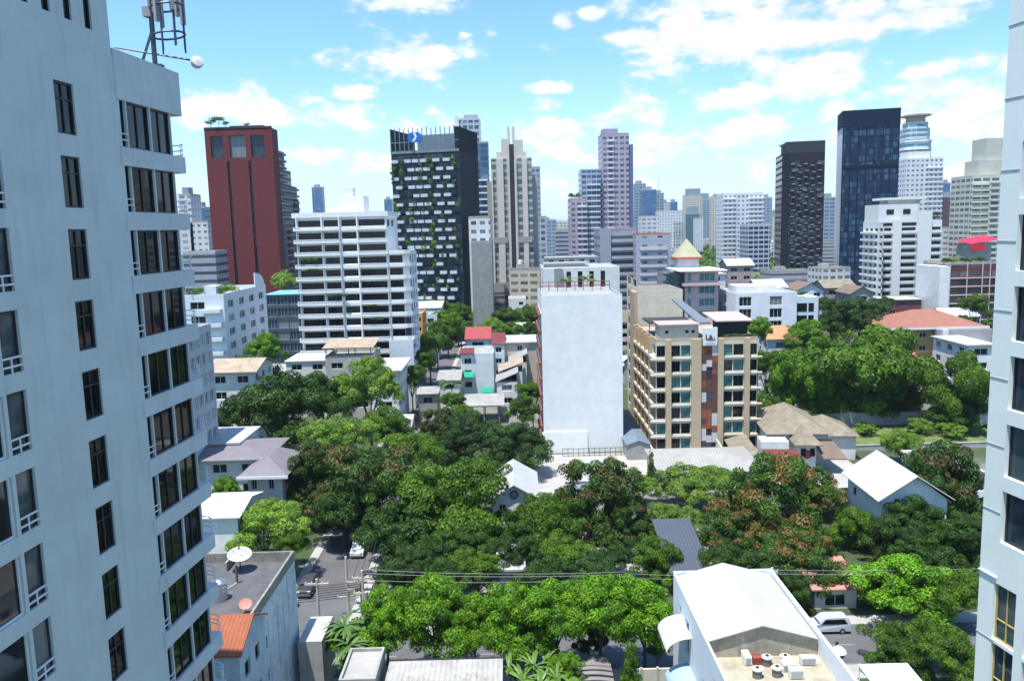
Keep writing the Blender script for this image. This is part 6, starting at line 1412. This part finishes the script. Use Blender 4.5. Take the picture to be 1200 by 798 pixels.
# ================================================================ TREES
G1 = 'large trees behind the road'
TR = [
 ('rain_tree', 'very broad dark green tree at the left behind the purple roofs', 'dark', 322, 478, 143, 135, .8, None), ('rain_tree', 'dark green tree joined to the right of the very broad one', 'dark', 378, 466, 150, 80, .9, None),
 ('tree', 'yellow green tree between the broad dark tree and the leafy lane', 'lime', 432, 452, 152, 80, 1, None), ('tree', 'mid green lower tree under the yellow green one', 'mid', 452, 495, 143, 62, .8, None), ('tree', 'feathery light green tree beside the purple hip roof', 'lime', 392, 515, 128, 92, .8, None),
 ('tree', 'dull brownish green tree at the near end of the lane', 'bronze', 510, 500, 150, 60, .9, None), ('tree', 'dense grey green tree left half of the pair before the blank wall', 'deep', 552, 512, 146, 78, .9, None), ('tree', 'dense grey green tree right half of the pair before the blank wall', 'deep', 606, 520, 140, 84, .75, None),
 ('rain_tree', 'wide reddish green tree above the utility pole junction', 'bronze', 430, 568, 112, 150, .85, None), ('tree', 'reddish green tree above the feathery lime tree', 'bronze', 355, 570, 116, 70, .7, None),
 ('rain_tree', 'big dark tree with fresh green top left of the gabled house', 'mid', 522, 592, 104, 140, .9, None), ('rain_tree', 'very dark tree shading the ground right of the junction', 'dark', 474, 622, 101, 120, .8, None), ('tree', 'dark tree standing right over the upper cables', 'dark', 535, 640, 97, 90, .7, None),
 ('tree', 'feathery lime green tree above the dark flat roof', 'lime', 308, 614, 98, 92, .8, None), ('shrub_tree', 'round glossy green tree in front of the purple grey house', 'bright', 264, 572, 108, 40, 1, None),
 ('rain_tree', 'wide dark tree with bronze top in front of the blank wall forecourt', 'bronze', 690, 585, 110, 130, .9, None), ('tree', 'dark green tree just right of the gabled house', 'mid', 638, 616, 104, 86, 1, None), ('tree', 'bronze topped tree right of the wide forecourt tree', 'bronze', 745, 612, 106, 80, .9, None),
 ('tree', 'dark loose tree above the middle of the cables', 'mid', 672, 650, 97, 80, .6, None), ('tree', 'rounded green tree above the middle utility pole', 'mid', 768, 652, 94, 66, .9, None), ('tree', 'dark tree behind the middle utility pole', 'dark', 715, 655, 96, 60, .7, None),
 ('tree', 'broad light green tree below the beige condominium', 'lime', 808, 574, 122, 92, .6, None), ('tree', 'light green creeper covered tree under the broad light green one', 'lime', 790, 608, 108, 66, .7, None), ('tree', 'pale green small tree right of the gabled house', 'lime', 752, 572, 122, 40, 1, None),
 ('rain_tree', 'huge tree full of orange seed pods right of centre', 'orange', 900, 600, 104, 150, 1, None), ('tree', 'orange flecked tree on the left flank of the huge one', 'orange', 862, 630, 99, 84, .9, None), ('tree', 'orange flecked tree at the top right by the villa', 'orange', 955, 572, 116, 84, .8, None),
 ('tree', 'dark green tree with orange flecks behind the parked van', 'orange', 945, 655, 92, 106, .8, None), ('tree', 'bright leafed tree between the huge orange tree and the right dark tree', 'mid', 998, 620, 104, 60, 1.1, None),
 ('rain_tree', 'tall dark tree with bronze top at the right below the modern house', 'bronze', 1104, 592, 107, 140, 1.05, None), ('tree', 'dark tree on the left flank of the right bronze tree', 'dark', 1052, 640, 100, 92, .8, None), ('tree', 'dark tree at the right edge tower foot', 'dark', 1122, 650, 98, 84, .9, None),
 ('tree', 'fresh green tree over the road at the right', 'bright', 1062, 700, 84, 118, .75, None), ('tree', 'fresh green tree at the right edge over the road', 'mid', 1116, 712, 82, 92, .9, None), ('tree', 'loose green tree above the white canopy', 'mid', 1052, 758, 74, 84, .8, None), ('tree', 'loose green tree in the bottom right corner', 'mid', 1108, 772, 73, 84, .8, None),
 ('tree', 'dark shade tree at the left end just behind the cables', 'dark', 474, 668, 89, 74, .8, None), ('tree', 'dark shade tree behind the second street tree', 'dark', 512, 682, 87, 84, .8, None), ('tree', 'dark shade tree behind the third street tree', 'mid', 560, 668, 89, 70, .9, None),
 ('tree', 'dark shade tree behind the fifth street tree', 'dark', 640, 676, 88, 78, .8, None), ('tree', 'dark shade tree behind the sixth street tree', 'deep', 700, 684, 87, 84, .8, None), ('tree', 'dark tree behind the white gable roof back edge', 'dark', 860, 664, 88, 84, .8, None), ('tree', 'dark tree left of the parked van', 'dark', 922, 690, 86, 66, .9, None),
 ('tree', 'dark tree between the side street and the reddish tree', 'dark', 402, 600, 108, 90, .9, None), ('tree', 'green tree left of the gabled white house', 'mid', 560, 560, 118, 70, 1, None), ('tree', 'dark tree below the gabled white house', 'dark', 596, 625, 103, 74, .9, None), ('tree', 'dark tree under the right bronze tree', 'dark', 1080, 660, 93, 90, .8, None),
 ('tree', 'dark bronze tinged tree right against the white tent roof', 'bronze', 1092, 578, 108, 84, 1, None), ('tree', 'dark green tree in front of the white tent roof gable', 'dark', 1078, 612, 100, 80, .9, None), ('tree', 'green tree at the left of the side street behind the dark flat roof', 'mid', 338, 640, 97, 54, .9, None),
 ('tree', 'green tree filling the gap above the big reddish tree', 'mid', 478, 542, 124, 86, .9, None), ('tree', 'tall dark tree in the heart of the tree belt', 'dark', 600, 648, 93, 60, .9, None), ('tree', 'reddish green tree touching the purple grey wing', 'bronze', 372, 548, 117, 80, 1, None),
 ('tree', 'round yellow green tree behind the white tent roof', 'lime', 1056, 521, 140, 48, 1, None),
 ('rain_tree', 'huge layered dark green tree over the pond', 'umbrella', 1008, 432, 176, 165, 1, None), ('tree', 'dark tree right under the huge layered one', 'dark', 1045, 465, 172, 70, .8, None), ('tree', 'mid green tree left of the pond', 'bright', 930, 448, 172, 80, 1.2, None), ('tree', 'green tree behind the villa roof', 'mid', 905, 485, 166, 44, 1, None), ('tree', 'leafy tree behind the villa right wing', 'mid', 962, 492, 170, 50, .8, None),
 ('rain_tree', 'layered dark tree close to the right edge tower', 'umbrella', 1120, 458, 164, 92, 1.6, None), ('tree', 'dark lower tree close to the right edge tower', 'dark', 1125, 482, 162, 70, .7, None),
 ('tree', 'slim bright tree against the right wall of the condominium', 'bright', 889, 385, 178, 30, 1.2, None), ('tree', 'green tree below the slim one by the condominium', 'mid', 898, 428, 176, 40, 1.1, None), ('tree', 'bright tree behind the orange roofed house', 'bright', 945, 395, 190, 60, .9, None),
 ('tree', 'round dark green tree by the dark red restaurant', 'dark', 1034, 358, 262, 26, 1, None), ('tree', 'dark green tree left of the dark red restaurant', 'dark', 1010, 368, 240, 60, .8, None), ('tree', 'dark green tree behind the huge layered tree', 'dark', 975, 368, 238, 56, .9, None), ('tree', 'bright tree in front of the mansion left corner', 'bright', 1030, 392, 205, 44, .8, None),
 ('tree', 'leafy tree below the red brown hotel', 'mid', 1142, 362, 255, 34, 1.2, None), ('tree', 'green tree at the hotel side below the mansion chimney', 'mid', 1125, 380, 240, 32, .8, None),
 ('tree', 'glossy green tree beside the pale blue block', 'bright', 311, 406, 170, 42, 1, None), ('tree', 'small tree in front of the pale blue block', 'mid', 287, 424, 165, 28, .8, None), ('tree', 'feathery tree between the red tower and the white balcony block', 'farlime', 333, 328, 300, 30, .8, None),
]
LANE = 'trees along the leafy lane'
for i, (px, py, Y, w_, k) in enumerate(((536, 368, 300, 30, 'mid'), (524, 378, 275, 38, 'bright'), (512, 392, 250, 42, 'mid'), (503, 408, 225, 46, 'mid'), (492, 428, 205, 46, 'mid'), (540, 385, 285, 26, 'mid'), (482, 442, 190, 36, 'mid'), (516, 366, 310, 30, 'mid'))):
    TR.append(('street_tree', 'leafy lane tree, '+('beside the far lane end', 'second from the far end', 'behind the white roofed house', 'next to the white flat roof', 'nearest large one before the ribbed shed', 'on the right side near the red roofs', 'smallest one at the near end', 'left of the far lane end')[i], k, px, py, Y, w_, 1, LANE))
for i, (px, py, Y, w_, k) in enumerate(((566, 372, 300, 34, 'mid'), (592, 372, 290, 40, 'dark'), (618, 370, 280, 40, 'mid'), (580, 385, 262, 40, 'lime'), (600, 388, 250, 34, 'mid'), (624, 385, 262, 28, 'dark'))):
    TR.append(('tree', 'garden tree below the beige tower podium, '+('leftmost at the back', 'dark one in the back middle', 'mid green one at the back right', 'yellow green one at the front', 'mid green one at the front middle', 'dark one touching the blank wall')[i], k, px, py, Y, w_, .8, 'trees below the beige tower podium'))
for i, (px, py, Y, w_) in enumerate(((624, 462, 168, 40), (612, 476, 164, 38), (545, 445, 182, 0), (530, 470, 172, 30), (540, 490, 162, 40))):
    if w_: TR.append(('tree', ('round green tree tight against the blank white wall', 'lower green tree before the blank white wall', '', 'small green tree left of the curved carport', 'green tree below the curved carport')[i], 'mid', px, py, Y, w_, .9, None))
for i, (px, py, w_) in enumerate(((452, 718, 76), (508, 712, 84), (556, 722, 60), (604, 714, 82), (652, 708, 78), (704, 706, 86), (756, 714, 76))):
    TR.append(('street_tree', 'bright street tree in the roadside row, '+('leftmost by the poles', 'second from the left', 'small third one', 'fourth and round', 'fifth, before the middle', 'sixth and broadest', 'rightmost beside the awnings')[i], 'bright', px, py+3, 73.6, w_*1.16, 1.0, 'row of bright street trees'))
for t in TR: tree(t[0], t[1], t[2], t[3], t[4], t[5], t[6], t[7], t[8])
# slim and special plants
tree('conifer', 'slender young tree on the pale forecourt', 'cone', 763, 548, 126, 15, 2.2); tree('bush', 'dark olive conifer bush at the bottom beside the cream wall', 'cone', 740, 782, 66, 40, 1.3)
for i, (px, py, Y, w_, k) in enumerate(((398, 750, 73.5, 34, 'bright'), (436, 752, 73, 44, 'mid'), (418, 768, 71.5, 44, 'bright'), (663, 778, 68, 44, 'bright'), (690, 742, 75, 50, 'dark'), (770, 762, 74, 24, 'mid'), (1080, 500, 160, 30, 'lime'), (1118, 515, 156, 30, 'lime'), (1015, 512, 160, 26, 'lime'), (372, 752, 76, 18, 'bright'))):
    tree('bush', ('bright bush left of the palm clump', 'bright bush right of the palm clump', 'bright bush in front of the palm clump', 'green bush behind the louvred pavilion', 'dark bush under the sixth street tree', 'small bush by the lower awning', 'yellow green bush beside the grey concrete wall', 'trailing bush at the right end of the lawn', 'small bush at the left end of the lawn', 'small bush at the shed corner')[i], k if k != 'mid' else 'bush', px, py, Y, w_, .8)
def blades(seed, n_, L_, wd, droop, up=.9):
    r = random.Random(seed); mb = MB()
    for i in range(n_):
        a = r.uniform(0, 6.28); l = L_*r.uniform(.7, 1.1); el_ = r.uniform(.4, 1.25)*up; k = 7; p = []
        for j in range(k+1):
            t = j/k; rr = l*t*math.cos(el_*(1-.3*t)); z = l*t*math.sin(el_)-droop*l*t*t; wv = wd*math.sin(math.pi*min(1, t*.93+.07))**.7
            p.append((rr, z, wv))
        dx, dy = math.cos(a), math.sin(a)
        for j in range(k):
            A, B = p[j], p[j+1]
            for sg in (-1, 1):
                q = [(dx*A[0], dy*A[0], A[1]), (dx*B[0], dy*B[0], B[1]), (dx*B[0]-dy*B[2]*sg, dy*B[0]+dx*B[2]*sg, B[1]-B[2]*.35), (dx*A[0]-dy*A[2]*sg, dy*A[0]+dx*A[2]*sg, A[1]-A[2]*.35)]
                mb.face(q if sg > 0 else q[::-1])
    return mb
BANL = mat('banana leaf', (.085, .17, .02), rough=.45, var=.3, sc=1.2); PALL = mat('palm leaf', (.06, .13, .02), rough=.5, var=.3)
BM = [blades(i, 20, 2.2, .15, .5).mesh('leaves', BANL) for i in range(3)]; PM = [blades(10+i, 26, 2.6, .17, .6).mesh('leaves', PALL) for i in range(2)]
bl_ = ('leftmost', 'front left', 'tallest middle', 'rear', 'front right', 'small front', 'rightmost')
for i, (px, py, Y) in enumerate(((597, 782, 68), (612, 794, 66), (625, 778, 68), (640, 772, 70), (652, 792, 66), (632, 800, 64), (668, 790, 67))):
    P = PY(px, py-12, Y); r_ = tag(empty('banana_plant', (P.x, Y, 0)), bl_[i]+' banana plant of the clump at the bottom centre', 'banana plant', 'banana clump at the bottom centre')
    link('leaves', BM[i % 3], r_, (0, 0, max(1.2, P.z-1.2)), i); mb = MB(); mb.tube([(0, 0, 0), (.1, 0, max(1.2, P.z-1.2)+.2)], [.17, .10], 8); mb.build('stem', mat('banana stem', (.16, .2, .08)), r_)
for i, (px, py, Y, lb) in enumerate(((404, 735, 73.6, 'left slim palm of the clump below the utility poles'), (424, 742, 73, 'right slim palm of the clump below the utility poles'), (410, 757, 71, 'shortest slim palm of the clump below the utility poles'), (529, 452, 182, 'feathery palm beside the lane house'), (972, 498, 166, 'palm fronds behind the villa right wing'), (1148, 512, 158, 'drooping palm on the lawn by the right edge tower'), (663, 330, 232, 'palm in front of the white gallery left windows'), (688, 328, 232, 'palm before the white gallery middle windows'))):
    P = PY(px, py, Y); r_ = tag(empty('palm', (P.x, Y, 0)), lb, 'palm'); zc = max(1.5, P.z); c = link('leaves', PM[i % 2], r_, (0, 0, zc), i); s_ = 1.15 if Y < 100 else 1.7; c.scale = (s_, s_, s_)
    mb = MB(); mb.tube([(0, 0, 0), (.15, .05, zc*.5), (0, 0, zc+.05)], [.12, .09, .07], 8); mb.build('stem', BARK, r_)

# ================================================================ INFILL: the town between the named buildings
LMK = [(232, 'the long office slab'), (262, 'the pale blue block'), (285, 'the red tower'), (330, 'the turquoise roofed office'), (400, 'the white balcony block'), (500, 'the dark planter tower'), (564, 'the bare grey block'), (600, 'the beige tower'), (655, 'the white gallery'), (690, 'the mauve towers'), (725, 'the grey ribbon office'), (765, 'the red accented office'), (806, 'the pyramid turret'), (838, 'the two windowed white house'), (872, 'the broad white tower'), (935, 'the dark brown tower'), (978, 'the slim grey tower'), (1020, 'the black glass tower'), (1058, 'the white condominium'), (1112, 'the plum block'), (1140, 'the red brown hotel'), (1160, 'the cream balcony tower')]
used = set(LABELS)
def relname(px):
    l = min(LMK, key=lambda q: abs(q[0]-px)); d = px-l[0]
    return ('just left of ' if d < -5 else 'just right of ' if d > 5 else 'in line with ')+l[1]
def clear(x, y, r):
    if SX0-2 < x < SX1+2 and y < 420: return False
    for c in FOOT:
        if math.hypot(x-c[0], y-c[1]) < r+c[2]*.85: return False
    return True
def pxof(x, y, z):
    v = Vector((x, y, z-H)); d = v.dot(cf); return 600+F*v.dot(cr)/d, 399-F*v.dot(cu)/d
IW = [('white', mat('infill white', (.64, .65, .66), streak=.2)), ('cream', mat('infill cream', (.58, .54, .44), streak=.2)), ('grey', mat('infill grey', (.36, .37, .38), streak=.3)), ('pale blue', mat('infill blue', (.46, .54, .60), streak=.2)), ('pinkish', mat('infill pink', (.50, .38, .34), streak=.2))]
IR = [('white roof', WHR, 'gx'), ('grey roof', GRYR, 'gx'), ('brown roof', BRT, 'hip'), ('red roof', REDT, 'gy'), ('flat roof', CONCL, 'flat'), ('flat grey roof', CONC, 'flat')]
IF = [('white', facade('infill facade white', (.62, .63, .64), (.10, .11, .13), fh=3.1, bw=3.4, sill=.35, head=.8, pier=.2)), ('cream', facade('infill facade cream', (.58, .54, .44), (.10, .11, .12), fh=3.1, bw=4, sill=.35, head=.8, pier=.15)), ('grey', facade('infill facade grey', (.38, .39, .42), (.05, .06, .08), fh=3.1, bw=30, sill=.4, head=.8, pier=0)), ('blue grey', facade('infill facade blue', (.40, .47, .53), (.05, .08, .12), fh=3.1, bw=3, sill=.3, head=.85, pier=.1))]
rg = random.Random(21)
nb = 0; tries = 0
while nb < 150 and tries < 9000:
    tries += 1
    Y = 205*math.exp(rg.random()*1.75); px = rg.uniform(205, 1180)
    P = PY(px, 290, Y); x = P.x; w_ = rg.uniform(9, 17)*(1+Y/1500); d_ = rg.uniform(9, 15)
    if not clear(x, Y, w_*.62): continue
    mid = Y > 330 and rg.random() < .5
    h_ = rg.uniform(12, 27) if mid else rg.uniform(4.5, 10)
    if 500 < px < 545 and Y < 420 or (808 < px < 905 and Y > 330): continue
    for q in range(14):
        wn_, wm_ = rg.choice(IF if mid else IW); rn, rm_, rk = rg.choice(IR if not mid else IR[4:])
        szs = 'mid rise block' if mid else ('low house' if h_ < 7.5 else 'town house')
        dist = 'near' if Y < 300 else 'far' if Y < 520 else 'distant'
        lb = '%s %s %s, %s, %s' % (dist, wn_, szs, rn, relname(px))
        if lb not in used: break
    if lb in used: continue
    used.add(lb)
    th = Th.__new__(Th); th.W, th.D, th.H = w_, d_, h_; th.rz = rg.uniform(-.12, .12)
    th.root = tag(empty('town_block' if mid else 'town_house', (x-w_/2, Y, 0), th.rz), lb, 'building' if mid else 'house')
    FOOT.append((x, Y+d_/2, math.hypot(w_, d_)/2, 0, 0, 0, 0, 0))
    mb = MB()
    if mid or Y > 420:
        for f in 'FRBL': wallface(mb, th.fr(f), 0, h_)
        th.add('wall', mb, wm_ if mid else wm_)
    else:
        nf = max(1, int(h_/3)); k = max(2, int(w_/3.5)); hs = grid(w_, h_-nf*3, nf, 3, [((i+.25)/k, (i+.75)/k) for i in range(k)], .9, 2.3)
        for f in 'FRBL': wallface(mb, th.fr(f), 0, h_, hs if f == 'F' else [])
        th.add('wall', mb, wm_); windows(th, th.fr('F'), hs, '2', DG, FRAMED)
    if rk == 'flat':
        roofslab(th, h_, rm_, par=.8, parm=rm_)
        box(th, 'stair_head', rm_, w_*.2, w_*.45, d_*.4, d_*.7, h_+.01, h_+2.4)
        if rg.random() < .6:
            mb = MB(); mb.lathe([(.02, h_+2.5), (.9, h_+2.5), (.9, h_+4.0), (.02, h_+4.2)], cx=w_*.32, cy=d_*.55, k=12); th.add('water_tank', mb, STEEL if rg.random() < .5 else WHITE2)
    else: pitched(th, rk, h_, 2.0, .5, rm_, gm=wm_)
    nb += 1
nt = 0; tries = 0; TL = set()
while nt < 230 and tries < 12000:
    tries += 1
    Y = 200*math.exp(rg.random()**1.1*1.6); px = rg.uniform(205, 1180); P = PY(px, 290, Y); R = rg.uniform(3.2, 6.8)
    if not clear(P.x, Y, R*.55): continue
    for q in range(20):
        k, kn = rg.choice((('fardark', 'dark green'), ('farmid', 'mid green'), ('farlime', 'yellow green'), ('fardark', 'deep green'), ('farmid', 'leafy green')))
        lb = '%s %s %s tree %s' % ('near' if Y < 270 else 'far' if Y < 420 else 'distant', 'large' if R > 5.2 else 'medium' if R > 4.2 else 'small', kn, relname(px))
        if lb not in used: break
    gp = None
    if lb in used:
        continue
    used.add(lb)
    tree_at('town_tree', lb, k, P.x, Y, R*rg.uniform(.9, 1.3)+1, R, R*rg.uniform(.7, 1.0)); nt += 1
# far greenery and city as masses
def scatter_mass(name, n_, Y0, Y1, mts, kind):
    mb = MB(); r = random.Random(5+n_)
    for i in range(n_):
        Y = Y0*math.exp(r.random()*math.log(Y1/Y0)); x = Y*r.uniform(-.68, .66)
        if kind == 'city':
            hmax = 43+Y*.013; h_ = r.uniform(8, 26) if r.random() < .6 else r.uniform(24, max(30, hmax*(1 if r.random() < .85 else 1.5)))
            w_ = r.uniform(14, 34)*(1+Y/6000); d_ = r.uniform(12, 24)
            mi = r.randrange(len(mts)); fr_ = (x, Y, 1, 0, w_)
            wallface(mb, fr_, 0, h_, mi=mi); wallface(mb, (x+w_, Y, 0, 1, d_), 0, h_, mi=mi); wallface(mb, (x, Y+d_, 0, -1, d_), 0, h_, mi=mi); wallface(mb, (x+w_, Y+d_, -1, 0, w_), 0, h_, mi=mi)
            mb.face([(x, Y, h_), (x+w_, Y, h_), (x+w_, Y+d_, h_), (x, Y+d_, h_)], mi)
            if h_ > 40: mb.box(x+w_*.3, x+w_*.6, Y+2, Y+d_*.7, h_, h_+4, mi)
    o = mb.build(name, mts); o['kind'] = 'stuff'; o['label'] = 'hazy mass of far off city blocks along the horizon'; return o
scatter_mass('far_city', 1500, 1180, 7000, [DW, DC, DB2, DP, WT, DW, facade('far red roof', (.42, .28, .24), (.2, .2, .2), fh=3.2, bw=5)], 'city')
r = np.random.default_rng(3); V = []; T = []
nq = 42000; Yt = 480*np.exp(r.random(nq//30)*2.2); Xt = Yt*r.uniform(-.66, .64, nq//30); Rt = r.uniform(4, 9, nq//30)*(1+Yt/2500)
kp = 520; Yt[:kp] = 400*np.exp(r.random(kp)*1.1); Xt[:kp] = (r.uniform(812, 908, kp)-600)/F*Yt[:kp]; Rt[:kp] = r.uniform(5, 8, kp)
ok_ = ~((Yt > 570) & (Yt < 600) & (Xt/Yt*F+600 > 845)); Yt[~ok_] = 520
for i in range(nq//30):
    k = 30; d = r.normal(size=(k, 3)); d /= np.linalg.norm(d, axis=1)[:, None]; d[:, 2] = np.abs(d[:, 2]); p = np.array([Xt[i], Yt[i], 2.])+d*Rt[i]*np.array([1, 1, .9])
    nrm = d+r.normal(size=(k, 3))*.4; t = np.cross(nrm, r.normal(size=(k, 3))); t /= np.linalg.norm(t, axis=1)[:, None]; b = np.cross(nrm/np.linalg.norm(nrm, axis=1)[:, None], t); l = Rt[i]*.28
    V.append(np.stack([p-t*l, p-b*l*.7, p+t*l, p+b*l*.7], 1).reshape(-1, 3)); T.append(np.repeat(np.stack([np.full(k, r.random()), r.random(k), np.zeros(k), np.ones(k)], 1), 4, 0))
V = np.concatenate(V); T = np.concatenate(T); me = bpy.data.meshes.new('far_woods'); me.vertices.add(len(V)); me.vertices.foreach_set('co', V.ravel()); me.loops.add(len(V)); me.loops.foreach_set('vertex_index', np.arange(len(V), dtype=np.int32)); n4 = len(V)//4
me.polygons.add(n4); me.polygons.foreach_set('loop_start', np.arange(0, len(V), 4, dtype=np.int32)); me.polygons.foreach_set('loop_total', np.full(n4, 4, dtype=np.int32)); at = me.color_attributes.new('tint', 'FLOAT_COLOR', 'POINT'); at.data.foreach_set('color', T.ravel()); me.materials.append(LM['mid']); me.update(calc_edges=True)
o = link('far_woods', me); o['kind'] = 'stuff'; o['label'] = 'far off green treetops between the distant city blocks'

# ================================================================ haze
mt, n = newmat('air haze')
v = n('ShaderNodeVolumePrincipled', {'Color': (.72, .86, 1., 1), 'Density': HAZE, 'Anisotropy': .2})
n('ShaderNodeOutputMaterial', {'Volume': v.outputs[0]})
mb = MB(); mb.box(-9100, 9100, -400, 9100, -1.2, 190); o = mb.build('haze', mt); o['kind'] = 'stuff'
